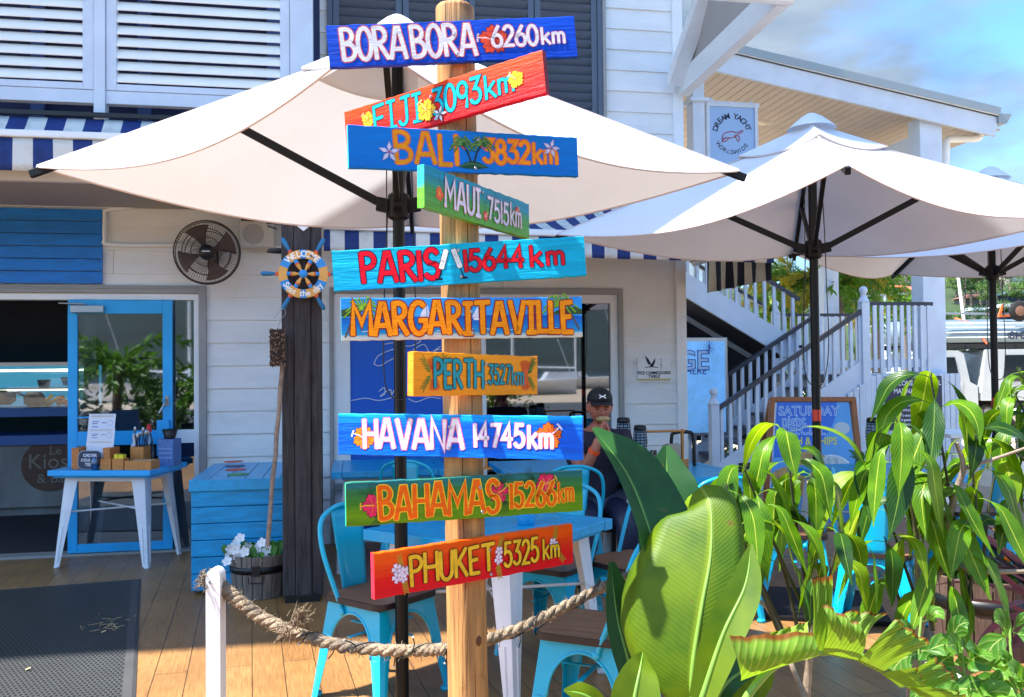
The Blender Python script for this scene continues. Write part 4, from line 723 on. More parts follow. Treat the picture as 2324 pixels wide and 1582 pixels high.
def paint(name, stops, rough=.42, bump=.5, bs=14, streak=.12, seed=0.0):
    """board paint: colour bands up the board, brush streaks along it"""
    m = bpy.data.materials.new(name); m.use_nodes = True; N = NT(m); out = N.n('ShaderNodeOutputMaterial'); b = N.n('ShaderNodeBsdfPrincipled'); tc = N.n('ShaderNodeTexCoord')
    sx = N.n('ShaderNodeSeparateXYZ'); N.l(tc.outputs['Object'], sx.inputs[0]); mp = N.n('ShaderNodeMapping'); mp.inputs['Scale'].default_value = (3, 20, 40); mp.inputs['Location'].default_value = (seed, seed, 0); N.l(tc.outputs['Object'], mp.inputs[0])
    no = N.n('ShaderNodeTexNoise'); no.inputs['Scale'].default_value = 2; no.inputs['Detail'].default_value = 5; N.l(mp.outputs[0], no.inputs['Vector'])
    a = N.n('ShaderNodeMath', operation='MULTIPLY_ADD'); a.inputs[1].default_value = .03; N.l(no.outputs[0], a.inputs[0]); N.l(sx.outputs['Z'], a.inputs[2])
    mr = N.n('ShaderNodeMapRange'); mr.inputs[1].default_value = -.045; mr.inputs[2].default_value = .075; N.l(a.outputs[0], mr.inputs[0])
    r = N.n('ShaderNodeValToRGB'); e = r.color_ramp.elements
    e[0].position = stops[0][0]; e[0].color = L(stops[0][1]); e[1].position = stops[-1][0]; e[1].color = L(stops[-1][1])
    for p, c in stops[1:-1]: k = e.new(p); k.color = L(c)
    N.l(mr.outputs[0], r.inputs[0]); mx = N.n('ShaderNodeMixRGB', blend_type='MULTIPLY'); mx.inputs[0].default_value = 1
    r2 = N.n('ShaderNodeValToRGB'); r2.color_ramp.elements[0].position = .3; r2.color_ramp.elements[0].color = (1-streak*2, 1-streak*2, 1-streak*1.5, 1); r2.color_ramp.elements[1].position = .65; r2.color_ramp.elements[1].color = (1+streak, 1+streak, 1+streak, 1); N.l(no.outputs[0], r2.inputs[0])
    N.l(r.outputs[0], mx.inputs[1]); N.l(r2.outputs[0], mx.inputs[2])
    nc = N.n('ShaderNodeTexNoise'); nc.inputs['Scale'].default_value = 34; nc.inputs['Detail'].default_value = 5; nc.inputs['Roughness'].default_value = .7; N.l(tc.outputs['Object'], nc.inputs['Vector'])
    rc = N.n('ShaderNodeValToRGB'); rc.color_ramp.elements[0].position = .71; rc.color_ramp.elements[0].color = (0, 0, 0, 1); rc.color_ramp.elements[1].position = .75; N.l(nc.outputs[0], rc.inputs[0])
    mc_ = N.n('ShaderNodeMixRGB'); mc_.inputs[2].default_value = L((176, 150, 118)); N.l(rc.outputs[0], mc_.inputs[0]); N.l(mx.outputs[0], mc_.inputs[1]); N.l(mc_.outputs[0], b.inputs['Base Color']); b.inputs['Roughness'].default_value = rough; b.inputs['Specular IOR Level'].default_value = .22
    n2 = N.n('ShaderNodeTexNoise'); n2.inputs['Scale'].default_value = bs; n2.inputs['Detail'].default_value = 6; n2.inputs['Roughness'].default_value = .65; m2 = N.n('ShaderNodeMapping'); m2.inputs['Scale'].default_value = (1, 3, 9); N.l(tc.outputs['Object'], m2.inputs[0]); N.l(m2.outputs[0], n2.inputs['Vector'])
    bp = N.n('ShaderNodeBump'); bp.inputs['Strength'].default_value = bump; bp.inputs['Distance'].default_value = .004; N.l(n2.outputs[0], bp.inputs['Height']); N.l(bp.outputs[0], b.inputs['Normal']); N.l(b.outputs[0], out.inputs[0]); return m
PAL = {}
def pc_(c):
    if c not in PAL: PAL[c] = mat('sign_paint_%02x%02x%02x' % c, c, .45, spec=.2, var=.16, vs=22, st=(1, 1, 3), bump=.15, bs=80)
    return PAL[c]
class Art:
    """flat painted art on one board face; every shape gets its own tiny paint thickness"""
    def __init__(s, Lb, hb): s.L = Lb; s.h = hb; s.mb = MB(); s.mats = []; s.lev = .0002
    def mi(s, c):
        m = pc_(c)
        if m not in s.mats: s.mats.append(m)
        return s.mats.index(m)
    def o(s, step=.000016): s.lev += step; return V((-s.L/2, -s.lev, -s.h/2))
    def poly(s, pts, c): s.mb.flat(pts, s.o(), (1, 0, 0), (0, 0, 1), s.mi(c))
    def line(s, pts, w, c): stroke(s.mb, pts, w, s.o(), V((1, 0, 0)), V((0, 0, 1)), V((0, 0, 0)), s.mi(c))
    def at(s, t, v): return (t*s.L, v*s.h)
    def word(s, txt, t0, t1, v, w, fill, out, ow=.0022, gap=.16):
        tot = sum(G[c][0] for c in txt)+gap*(len(txt)-1); x = 0; items = []; xs = (t1-t0)*s.L/tot; rr = random.Random(txt)
        for c in txt:
            f0, f1 = x/tot, (x+G[c][0])/tot; b0, b1 = lerp(v[0], v[1], (f0+f1)/2)*s.h, lerp(v[2], v[3], (f0+f1)/2)*s.h
            dy = rr.uniform(-.025, .025)*(b1-b0)
            for st in G[c][1]: items.append([(t0*s.L+(x+a)*xs, b0+dy+(b1-b0)*b_) for a, b_ in st])
            x += G[c][0]+gap
        for it in items: s.line(it, w+2*ow, out)
        for it in items: s.line(it, w, fill)
    def hibiscus(s, t, v, r, col, out, throat, pist=(245, 225, 120), pdir=40, rot=0, n=5, wide=.62):
        cx, cy = s.at(t, v)
        for k in range(2):
            for i in range(n):
                a = rad(rot+360*i/n); pts = []
                for j in range(15):
                    q = -1+2*j/14; rr_ = r*(1.0+.07*cos(q*9)-.25*q*q)*(1 if k else 1.07); pts.append((cx+rr_*cos(a+q*wide), cy+rr_*sin(a+q*wide)))
                s.poly([(cx, cy)]+pts, out if k == 0 else col)
                if k: s.line([(cx, cy), (cx+r*.62*cos(a), cy+r*.62*sin(a))], r*.10, throat); s.line([(cx+r*.3*cos(a-wide*.5), cy+r*.3*sin(a-wide*.5)), (cx+r*.85*cos(a-wide*.55), cy+r*.85*sin(a-wide*.55))], r*.035, out)
        a = rad(pdir); s.line([(cx, cy), (cx+r*.6*cos(a), cy+r*.6*sin(a)), (cx+r*1.15*cos(a+.1), cy+r*1.15*sin(a+.1))], r*.09, pist)
        for i in range(5): b_ = a+.1+(i-2)*.11; s.line([(cx+r*1.1*cos(b_), cy+r*1.1*sin(b_)), (cx+r*1.2*cos(b_), cy+r*1.2*sin(b_))], r*.1, pist)
    def star(s, t, v, r, col, out, core, rot=90, wide=.3, pt=True):
        cx, cy = s.at(t, v)
        for k in range(2):
            for i in range(5):
                a = rad(rot+72*i); f = 1 if k else 1.1; w_ = wide*(1 if k else 1.25)
                s.poly([(cx, cy), (cx+r*.55*f*cos(a-w_), cy+r*.55*f*sin(a-w_)), (cx+r*(1 if pt else .9)*f*cos(a-(.02 if pt else w_*.6)), cy+r*f*sin(a-(.02 if pt else w_*.6))), (cx+r*f*cos(a+(.02 if pt else w_*.6)), cy+r*f*sin(a+(.02 if pt else w_*.6))), (cx+r*.55*f*cos(a+w_), cy+r*.55*f*sin(a+w_))], col if k else out)
        for i in range(5): a = rad(rot+72*i); s.line([(cx, cy), (cx+r*.3*cos(a), cy+r*.3*sin(a))], r*.06, core)
    def fern(s, t, v, ang, ln, col, n=7, spread=.9):
        cx, cy = s.at(t, v)
        for i in range(n):
            a = rad(ang)+(i/(n-1)-.5)*spread; s.line([(cx, cy), (cx+ln*.55*cos(a), cy+ln*.55*sin(a)), (cx+ln*cos(a+.25*(1 if i > n/2 else -1)), cy+ln*sin(a+.25*(1 if i > n/2 else -1)))], .0012, col)
    def leafspray(s, t, v, ang, ln, col, w=.004, n=6):
        cx, cy = s.at(t, v); a = rad(ang); s.line([(cx, cy), (cx+ln*cos(a), cy+ln*sin(a))], .0012, col)
        for i in range(n):
            f = (i+1)/n; px, py = cx+ln*f*cos(a), cy+ln*f*sin(a)
            for sg_ in (-1, 1): s.line([(px, py), (px+ln*.28*cos(a+sg_*.7), py+ln*.28*sin(a+sg_*.7))], w*(1.1-.5*f), col)
    def palm(s, t, v, ht, lean, trunk=(70, 60, 55), g1=(46, 110, 34), g2=(150, 196, 50), fr=.032):
        bx, by = s.at(t, v); tx_, ty = bx+lean, by+ht; s.line([(bx, by), (bx+lean*.35, by+ht*.55), (tx_, ty)], .0045, trunk)
        for i in range(13):
            a = rad(-35+250*i/12); l_ = fr*(.8+.3*((i*7) % 3)/2); p1 = (tx_+l_*.6*cos(a), ty+l_*.55*sin(a)+.004); p2 = (tx_+l_*cos(a), ty+l_*.75*sin(a)-l_*.25)
            s.line([(tx_, ty), p1, p2], .0042, g1); s.line([(tx_, ty+.001), (p1[0], p1[1]+.0012), (p2[0], p2[1]+.001)], .0016, g2)
BD = []
def board(word, label, corners, turn, mt, t=.019, ends=None):
    TL, TR, BR, BL = corners; a = rad(turn); e_ = rh*cos(a)+fh*sin(a); nn = -(fh*cos(a)-rh*sin(a)); ym = (TL[1]+TR[1]+BL[1]+BR[1])/4
    xm = (TL[0]+TR[0]+BL[0]+BR[0])/4; pz = atD(xm, ym, PD).z; ax = pbase+axd*((pz-pbase.z)/axd.z); pl = ax+nn*(PR_+t+.002)
    P_ = [onP(x, y, pl, nn) for x, y in corners]; pl_, pr_ = (P_[0]+P_[3])/2, (P_[1]+P_[2])/2; Lb = (pr_-pl_).length; ux = (pr_-pl_).normalized(); uz = ux.cross(-nn).normalized()
    hb = ((P_[0]-P_[3]).length+(P_[1]-P_[2]).length)/2; c = (pl_+pr_)/2
    o = thing('destination_board', label, 'sign', c, 'painted destination boards on the signpost'); M_ = Matrix((ux, -nn, uz)).transposed().to_4x4(); M_.translation = c; o.matrix_world = M_
    n = 40; b = MB(); rr = random.Random(word); e = lambda: rr.uniform(-.0011, .0011); vs = []
    for i in range(n+1):
        x = -Lb/2+Lb*i/n; q, r_ = e(), e(); vs += [(x, 0, -hb/2+q), (x, 0, hb/2+r_), (x, t, hb/2+r_), (x, t, -hb/2+q)]
    b.add(vs, [(i*4+j, i*4+(j+1) % 4, i*4+4+(j+1) % 4, i*4+4+j) for i in range(n) for j in range(4)]); b.add(vs[:4], [(0, 1, 2, 3)], 1 if ends else 0); b.add(vs[-4:], [(3, 2, 1, 0)], 1 if ends else 0)
    b.build('plank', [mt]+([ends] if ends else []), o, local=True, bevel=.0016, fixn=True)
    A_ = Art(Lb, hb); A_.name = word; A_.obj = o; BD.append(A_)
    # where the post axis crosses this board
    A_.px = ((ax-c).dot(ux)/Lb)+.5; return A_
def finish(A_, screws):
    A_.mb.build('lettering', A_.mats, A_.obj, local=True)
    for t, v in screws:
        b = MB(); b.lathe([(.0042, 0), (.0042, .0012), (.003, .0022), (.0016, .0023), (.0016, .001), (0, .001)], 12, (t*A_.L-A_.L/2, -.0018, v*A_.h-A_.h/2), ax=V((0, -1, 0)), caps=False); b.build('screw', m_steel, A_.obj, local=True)
WHT = (228, 226, 232); ORG = (255, 146, 0)
A = board('BORA', 'deep blue board reading BORA BORA 6260km with a red hibiscus, topmost on the post', ((741, 59), (1304, 36), (1308, 129), (746, 153)), 5, paint('paint_bora', [(0, (0, 66, 188)), (1, (4, 78, 206))], bump=.9, bs=10, seed=1))
A.hibiscus(.66, .5, A.h*.34, (222, 74, 44), (90, 24, 40), (150, 34, 34), (240, 200, 190), 165, 20)
A.word('BORA', .055, .305, (.15, .15, .9, .9), .0105, WHT, (206, 84, 74), .0026); A.word('BORA', .33, .585, (.15, .15, .9, .9), .0105, WHT, (206, 84, 74), .0026)
A.word('6260', .655, .84, (.31, .33, .82, .8), .0085, WHT, (196, 84, 84), .0018); A.word('km', .86, .95, (.34, .34, .74, .74), .0072, WHT, (196, 84, 84), .0016, gap=.22)
finish(A, ((.502, .66), (.507, .18)))
A = board('FIJI', 'red and orange board reading FIJI 3093km in turquoise, tilted up to the right', ((780, 256), (1231, 111), (1237, 212), (788, 339)), -33, paint('paint_fiji', [(0, (222, 6, 28)), (.45, (236, 30, 6)), (1, (244, 76, 0))], bump=.7, seed=2), ends=pc_((120, 12, 22)))
TQ = (10, 184, 200); DK = (36, 40, 70)
A.hibiscus(.13, .62, A.h*.2, (248, 180, 40), (120, 60, 20), (190, 90, 20), (250, 200, 120), 130, 10)
A.word('FIJI', .165, .415, (.2, .2, .9, .9), .0085, TQ, DK, .0021); A.word('3093', .475, .71, (.2, .22, .84, .84), .0088, TQ, DK, .0021); A.word('km', .735, .86, (.24, .26, .8, .78), .0075, TQ, DK, .002, gap=.2)
A.hibiscus(.875, .5, A.h*.2, (250, 200, 40), (130, 70, 20), (210, 110, 20), (250, 210, 150), 130, 30); A.hibiscus(.44, .4, A.h*.27, (248, 184, 40), (110, 60, 20), (200, 100, 20), (250, 200, 120), 120, 0); A.star(.505, .22, A.h*.2, (226, 228, 226), (70, 70, 80), (120, 120, 110), 70, .34)
finish(A, ((.468, .7), (.49, .12)))
A = board('BALI', 'mid blue board reading BALI 3832km with a palm island between the words', ((788, 283), (1308, 312), (1313, 401), (792, 380)), 16, paint('paint_bali', [(0, (0, 112, 200)), (1, (4, 122, 208))], bump=.35, streak=.05, seed=3), ends=pc_((40, 190, 214)))
A.word('BAL|', .19, .455, (.15, .16, .9, .88), .0098, (250, 146, 8), (220, 90, 74), .0022, gap=.2); A.word('3832', .57, .775, (.25, .28, .82, .82), .0098, (250, 146, 8), (220, 90, 74), .002); A.word('km', .795, .9, (.29, .29, .8, .78), .0085, (250, 146, 8), (220, 90, 74), .0018, gap=.2)
A.poly([(A.L*t, A.h*v) for t, v in ((.455, .12), (.49, .24), (.52, .28), (.55, .24), (.59, .13), (.54, .08), (.49, .08))], (36, 78, 48)); A.line([A.at(.47, .15), A.at(.51, .22), A.at(.57, .15)], .002, (90, 130, 90))
A.palm(.512, .24, A.h*.42, -.022, (40, 44, 50), (36, 92, 40), (120, 160, 80)); A.palm(.525, .24, A.h*.44, .022, (40, 44, 50), (36, 92, 40), (120, 160, 80))
for t, v in ((.475, .6), (.483, .56), (.56, .64), (.567, .6)): cx, cy = A.at(t, v); A.poly([(cx+.0028*cos(i), cy+.0028*sin(i)) for i in range(6)], (206, 84, 50))
A.star(.165, .4, A.h*.24, (214, 206, 226), (150, 140, 190), (170, 80, 120), 88, .36); A.star(.875, .68, A.h*.22, (214, 206, 226), (150, 140, 190), (170, 80, 120), 75, .36)
finish(A, ((.53, .1), (.545, .8)))
A = board('MAUI', 'small teal to green board reading MAUI 7515km, turned sharply away to the right', ((962.7, 370.6), (1200, 464.5), (1200.6, 541), (962, 472)), 60, paint('paint_maui', [(0, (150, 160, 20)), (.1, (92, 160, 40)), (.5, (60, 150, 70)), (.75, (14, 138, 170)), (1, (10, 140, 160))], bump=.3, seed=4), ends=paint('paint_maui_lit_end', [(0, (90, 200, 40)), (.45, (110, 210, 40)), (.55, (20, 190, 200)), (1, (20, 196, 206))], bump=1, bs=40))
for t in (.13, .2, .33, .45, .52, .6, .7, .85): A.line([A.at(t, .06), A.at(t+.005, .5), A.at(t-.015, .82)], .0011, (70, 50, 50)); A.line([A.at(t+.003, .4), A.at(t+.025, .8)], .0009, (70, 50, 50))
A.hibiscus(.12, .42, A.h*.16, (226, 84, 50), (226, 110, 60), (240, 170, 50), (240, 180, 50), 100); A.hibiscus(.53, .25, A.h*.13, (226, 80, 66), (200, 60, 50), (240, 200, 190)); A.hibiscus(.86, .66, A.h*.13, (216, 66, 76), (200, 60, 60), (240, 160, 160))
A.word('MAUI', .165, .475, (.18, .18, .84, .88), .0098, (216, 216, 232), (200, 96, 76), .0018, gap=.2); A.word('7515', .55, .76, (.2, .18, .76, .76), .0078, (216, 216, 232), (200, 96, 76), .0016, gap=.22); A.word('km', .785, .9, (.24, .2, .84, .84), .0066, (216, 210, 220), (200, 96, 76), .0014, gap=.2)
finish(A, ((.5, .84),))
A = board('PARIS', 'turquoise board reading PARIS 15644 km in red with two champagne flutes', ((753, 570.4), (1325, 535), (1330, 627), (757, 660.5)), 0, paint('paint_paris', [(0, (0, 166, 200)), (1, (6, 182, 212))], bump=1.0, bs=9, seed=5))
RD = (228, 4, 36); BK = (26, 20, 50)
A.word('PAR|S', .113, .415, (.15, .16, .88, .87), .0118, RD, BK, .0024, gap=.2); A.word('15644', .522, .752, (.3, .32, .82, .82), .0092, (216, 14, 34), BK, .0021, gap=.18); A.word('km', .785, .91, (.32, .32, .84, .8), .0085, (216, 14, 34), BK, .0021, gap=.28)
for sgx, t0 in ((1, .448), (-1, .478)):
    bx, by = A.at(t0, .84); dx = -.16*sgx*A.h
    for w_, c in ((.016, BK), (.013, (224, 226, 222))): A.line([(bx, by), (bx+dx*.85, by-A.h*.42)], w_, c)
    A.line([(bx+dx*.9, by-A.h*.47), (bx+dx*1.35, by-A.h*.68)], .003, BK); A.line([(bx+dx*1.35-.008, by-A.h*.7), (bx+dx*1.35+.008, by-A.h*.7)], .005, BK)
    for q in range(6): A.line([(bx+dx*(.1+q*.13)+.002*(-1)**q, by-A.h*(.05+.06*q)), (bx+dx*(.1+q*.13)+.002*(-1)**q+.0008, by-A.h*(.05+.06*q))], .002, (150, 160, 150))
finish(A, ((.497, .83), (.502, .17)))
A = board('MARG', 'seaside scene board with tall orange letters over blue sea, palms and white sails', ((772, 677), (1319, 674), (1322, 765), (776, 773)), 10, paint('paint_sea', [(.03, (214, 204, 186)), (.15, (196, 206, 196)), (.2, (40, 150, 196)), (.35, (20, 120, 200)), (.53, (18, 92, 180)), (.545, (60, 164, 232)), (1, (40, 150, 236))], bump=.25, bs=20, streak=.05, seed=6), ends=pc_((90, 200, 240)))
for pts in ([(.0, .56), (.0, .72), (.03, .76), (.07, .66), (.09, .56)], [(.86, .57), (.9, .7), (.95, .78), (1, .7), (1, .57)], [(.15, .56), (.17, .76), (.2, .68), (.22, .56)]): A.poly([A.at(t, v) for t, v in pts], (62, 84, 48))
for t, s_ in ((.34, 1), (.555, .9)):
    A.poly([A.at(t, .5), A.at(t, .9*s_), A.at(t-.028, .52)], (226, 226, 236)); A.poly([A.at(t+.003, .52), A.at(t+.003, .86*s_), A.at(t+.018, .52)], (206, 212, 230)); A.poly([A.at(t-.025, .5), A.at(t+.02, .5), A.at(t+.014, .45), A.at(t-.018, .45)], (236, 236, 240))
A.palm(.015, .08, A.h*.66, .045, (92, 78, 70), (60, 130, 40), (170, 206, 50), .045); A.palm(.985, .2, A.h*.6, -.05, (92, 78, 70), (60, 130, 40), (170, 206, 50), .045)
for i in range(9): A.line([A.at(.08+.1*i, .2+.02*(i % 3)), A.at(.13+.1*i, .2+.02*((i+1) % 3))], .0016, (210, 226, 230))
A.word('MARGARITAVILLE', .045, .955, (.13, .13, .88, .89), .0128, ORG, (140, 14, 26), .0028, gap=.17)
finish(A, ((.525, .66), (.53, .14)))
A = board('PERTH', 'short yellow orange board reading PERTH: 3527km with red banksia flowers', ((937.5, 798), (1216, 809), (1222, 895), (938, 899)), 48, paint('paint_perth', [(0, (250, 146, 0)), (1, (254, 160, 6))], bump=.4, streak=.05, seed=7), ends=pc_((248, 150, 40)))
for t, k in ((.145, 1), (.885, -1)):
    A.leafspray(t-.02*k, .5, 90+40*k, A.h*.42, (70, 120, 40), .003); A.leafspray(t-.02*k, .5, -90-40*k, A.h*.4, (70, 120, 40), .003); A.leafspray(t+.02, .5, 60, A.h*.45, (80, 110, 40), .003)
    for i in range(15): cx, cy = A.at(t, .5); a = rad(90+(i % 8-3.5)*9)*(1 if i < 8 else -1); A.line([(cx+.008*cos(a), cy), (cx+A.h*.38*cos(a), cy+A.h*.38*sin(a))], .003, (226, 74+(i % 3)*14, 36))
TL_ = (30, 150, 158)
A.word('PERTH', .145, .515, (.19, .19, .84, .84), .0098, TL_, (44, 40, 50), .0021, gap=.2); A.word('3527', .563, .745, (.27, .27, .74, .74), .0068, TL_, (44, 40, 50), .0019, gap=.2); A.word('km', .765, .865, (.26, .24, .72, .72), .006, TL_, (44, 40, 50), .0011, gap=.2)
finish(A, ((.54, .76), (.54, .3)))
A = board('HAVANA', 'bright blue board reading HAVANA 14745km in white between orange hibiscus', ((767, 939.5), (1323, 944.5), (1318, 1046), (768, 1031)), -18, paint('paint_havana', [(0, (0, 116, 226)), (.3, (0, 88, 214)), (.75, (0, 98, 218)), (.9, (4, 156, 240)), (1, (8, 172, 244))], bump=1.0, bs=9, seed=8))
A.hibiscus(.113, .42, A.h*.28, (244, 134, 30), (60, 40, 50), (226, 90, 30), (240, 225, 225), 155, 60); A.hibiscus(.872, .54, A.h*.3, (232, 104, 26), (60, 30, 40), (200, 60, 26), (226, 226, 240), 35, 20)
A.word('HAVANA', .115, .53, (.19, .2, .87, .87), .0105, (236, 228, 236), (236, 116, 150), .0024, gap=.17); A.word('14745', .58, .775, (.28, .28, .8, .8), .0088, (236, 228, 236), (220, 116, 156), .0017, gap=.2); A.word('km', .795, .885, (.26, .26, .78, .74), .0085, (236, 228, 236), (220, 116, 156), .0016, gap=.22)
finish(A, ((.477, .72), (.477, .22)))
A = board('BAHAMAS', 'green board reading BAHAMAS 15266km in orange with three pink hibiscus', ((782.6, 1096), (1319, 1068), (1324, 1159), (787, 1196)), 14, paint('paint_bahamas', [(0, (96, 144, 12)), (.35, (104, 152, 14)), (.5, (62, 128, 30)), (.75, (52, 120, 66)), (.9, (34, 112, 116)), (1, (50, 124, 84))], bump=.25, seed=9), ends=pc_((70, 210, 150)))
PK = (226, 44, 92)
for t, v, a in ((.1, .6, 110), (.12, .3, -70), (.64, .75, 70), (.645, .4, -60), (.79, .85, 160)): A.fern(t, v, a, A.h*.36, (28, 70, 40), 8, 1.1)
A.hibiscus(.108, .45, A.h*.26, PK, (110, 16, 50), (240, 90, 50), (246, 190, 60), 175, 40); A.hibiscus(.628, .58, A.h*.24, (206, 40, 84), (100, 16, 50), (236, 80, 60), (246, 190, 60), 30, 10, wide=.55); A.hibiscus(.835, .73, A.h*.25, PK, (120, 16, 50), (246, 110, 80), (246, 200, 60), 20, 50)
OB, YL = (240, 104, 8), (250, 200, 40)
A.word('BAHAMAS', .132, .625, (.12, .12, .86, .88), .0108, OB, YL, .0026, gap=.17); A.word('15266', .68, .875, (.18, .22, .76, .78), .0092, OB, YL, .0022, gap=.2); A.word('km', .89, .955, (.24, .26, .74, .76), .0062, OB, YL, .0014, gap=.24)
finish(A, ((.548, .72), (.555, .14)))
A = board('PHUKET', 'red to orange board reading PHUKET 5325km with white frangipani, lowest on the post', ((848, 1257), (1296, 1189), (1302.6, 1278), (850, 1360.5)), 30, paint('paint_phuket', [(0, (222, 6, 36)), (.4, (230, 20, 18)), (.8, (244, 82, 4)), (1, (246, 96, 4))], bump=.25, streak=.05, seed=10), ends=pc_((236, 50, 70)))
GD = (244, 186, 40)
for t, v, a in ((.125, .5, 100), (.13, .4, -80), (.895, .6, 80), (.9, .42, -50), (.59, .6, 70), (.585, .35, -80)): A.leafspray(t, v, a, A.h*.34, (186, 140, 40), .0045, 5)
for t, v, r_ in ((.1, .58, .13), (.135, .5, .13), (.1, .4, .13), (.128, .36, .1), (.594, .62, .11), (.59, .42, .12), (.885, .62, .11), (.9, .52, .11)): A.star(t, v, A.h*r_, (236, 222, 232), (190, 150, 180), (170, 40, 110), 80+t*300, .5, False)
A.word('PHUKET', .16, .565, (.17, .2, .83, .82), .0098, GD, (60, 26, 26), .0022, gap=.18); A.word('5325', .62, .8, (.22, .22, .8, .8), .0085, GD, (60, 26, 26), .0021, gap=.18); A.word('km', .83, .915, (.24, .24, .74, .68), .0066, GD, (60, 26, 26), .002, gap=.22)
finish(A, ((.545, .68), (.55, .1)))
# ------------------------------------------------------------------ market umbrellas
m_canvas = mat('umbrella_canvas', (232, 235, 241), .85, spec=.1, var=.035, vs=1.6, trans=.165, bump=.25, bs=3.5)
m_valve = mat('canvas_seam', (226, 212, 208), .8, trans=.3)
m_pole = mat('umbrella_pole', (9, 9, 11), .4, spec=.3, var=.15)
m_strut = mat('umbrella_strut', (18, 17, 20), .5, spec=.25, var=.1)
DH, HC, ZA, ZHUB, ZCAP = 1.63, 2.39, 3.03, 2.22, .27
umb = thing('market_umbrella', 'x', 'umbrella', (0, 0, 0), 'white square market umbrellas')
b = MB(); b.tube([(0, 0, .03), (0, 0, .92)], .0305, 20, caps=True); b.tube([(0, 0, .92), (0, 0, .925)], .0305, 20); b.tube([(0, 0, .9), (0, 0, ZA-.03)], .0265, 20)
for k in range(4): a = pi/2*k+.3; b.box((.0262*cos(a)-.002, .0262*sin(a)-.002, .93), (.0262*cos(a)+.002, .0262*sin(a)+.002, ZA-.1))
b.build('pole', m_pole, umb)
b = MB(); b.box((-.36, -.36, .0), (.36, .36, .028)); b.lathe([(.06, .028), (.05, .1), (.036, .1)], 16); b.build('base_plate', m_strut, umb, bevel=.004)
cr4 = [V((DH*cos(pi/2*k), DH*sin(pi/2*k), HC)) for k in range(4)]; apx = V((0, 0, ZA-.06))
def cloth(r, s, k):
    p, q = cr4[k], cr4[(k+1) % 4]; pr_ = lerp(apx, p, r); qr = lerp(apx, q, r); e = 4*s*(1-s); o = lerp(pr_, qr, s)
    o = V((o.x*(1-.075*e*r**2), o.y*(1-.075*e*r**2), o.z-.115*e*r*r-.03*sin(pi*r)*e)); return o+V((0, 0, .05*sin(pi*r)*(1-e)*.0))
b = MB()
for k in range(4): b.grid(lambda u, v: cloth(.12+.88*v, u, k), 18, 18)
b.build('canopy', m_canvas, umb)
b = MB()
for k in range(4): b.tube([cloth(1, u/18, k)-V((0, 0, .004)) for u in range(19)], .0045, 5)
b.build('hem', m_valve, umb)
b = MB()
for k in range(4): b.tube([cloth(.12+.88*i/12, 0, k)+V((0, 0, .002)) for i in range(13)], .004, 5)
b.build('seams', m_valve, umb)
b = MB(); ca = V((0, 0, ZA))
for k in range(4):
    def cap(u, v, k=k):
        o = cloth(ZCAP*v, u, k); e = 4*u*(1-u); return lerp(ca, o+V((0, 0, .055)), min(1, v*1.0)) if v < .001 else V((o.x, o.y, o.z+.026+.02*(1-v)-.012*e*v))
    b.grid(cap, 10, 8)
b.lathe([(0, ZA+.045), (.025, ZA+.042), (.06, ZA+.022), (.1, ZA-.01), (.15, ZA-.055)], 16, caps=False); b.build('vent_cap', m_canvas, umb)
b = MB()
for k in range(4): b.tube([cloth(ZCAP, u/10, k)+V((0, 0, .026-.012*4*(u/10)*(1-u/10)-.006)) for u in range(11)], .006, 5)
b.build('vent_hem', m_valve, umb)
for k in range(4):
    p = cr4[k]; a = lerp(apx, p, .03)-V((0, 0, .022)); e_ = lerp(apx, p, 1.0)-V((0, 0, .026)); b = MB(); b.bar(a, e_+(p-apx).normalized()*.03, .026, .034); b.build('rib', m_strut, umb, bevel=.003)
    mid = lerp(apx, p, .52)-V((0, 0, .04)); h = V((.055*cos(pi/2*k), .055*sin(pi/2*k), ZHUB)); b = MB(); b.bar(h, mid, .024, .036); b.build('strut', m_strut, umb, bevel=.003)
b = MB(); b.lathe([(.034, ZHUB-.06), (.05, ZHUB-.05), (.05, ZHUB+.05), (.034, ZHUB+.06)], 16)
for k in range(4): c_, s_ = cos(pi/2*k), sin(pi/2*k); b.bar((.04*c_, .04*s_, ZHUB), (.1*c_, .1*s_, ZHUB+.012), .04, .06)
b.build('hub', m_strut, umb, bevel=.003)
b = MB(); b.tube(spline([(.05, -.02, 2.7), (.065, -.02, 2.3), (.07, -.02, 2.0), (.075, -.03, 1.6), (.03, -.06, 1.38), (-.06, -.05, 1.42), (-.07, -.03, 1.7), (-.05, -.02, 2.2)], 6), .0035, 5); b.tube([(-.05, -.03, 2.75), (-.055, -.03, 2.05)], .003, 5); b.build('pull_cord', m_black, umb)
b = MB(); b.lathe([(.0275, 1.15), (.0275, 1.22)], 16, caps=False); b.build('label_sticker', mat('red_sticker', (206, 60, 40), .5), umb)
def umb_at(first, px, d, rz, label):
    p = atD(px, 700, d); return place(umb, first, (p.x, p.y, 0), rz, label)
u2 = umb_at(True, 1848, 5.5, -.424, 'white square market umbrella right of the signpost, with its near corner toward the viewer')
u1 = umb_at(False, 906, 3.9, -.11, 'white square market umbrella behind the signpost, nearest and largest')
u3 = umb_at(False, 2253, 7.06, -.13, 'white square market umbrella at the right edge, partly hidden behind the middle one')
for ch in list(u1.children):
    if ch.name.startswith(('label_sticker', 'base_plate')): bpy.data.objects.remove(ch)
u1.scale = (.95, .95, 1); wl = atD(967, 172, 3.42); b = MB(); r_ = cr; b.flat([(-.033, -.05), (.033, -.05), (.033, .05), (-.033, .05)], (0, 0, 0), (1, 0, 0), (0, 0, 1), 0); b.flat([(-.033, .022), (.033, .022), (.033, .05), (-.033, .05)], (0, -.001, 0), (1, 0, 0), (0, 0, 1), 1); b.flat([(.0, -.022), (.033, -.022), (.033, .018), (0, .018)], (0, -.001, 0), (1, 0, 0), (0, 0, 1), 1)
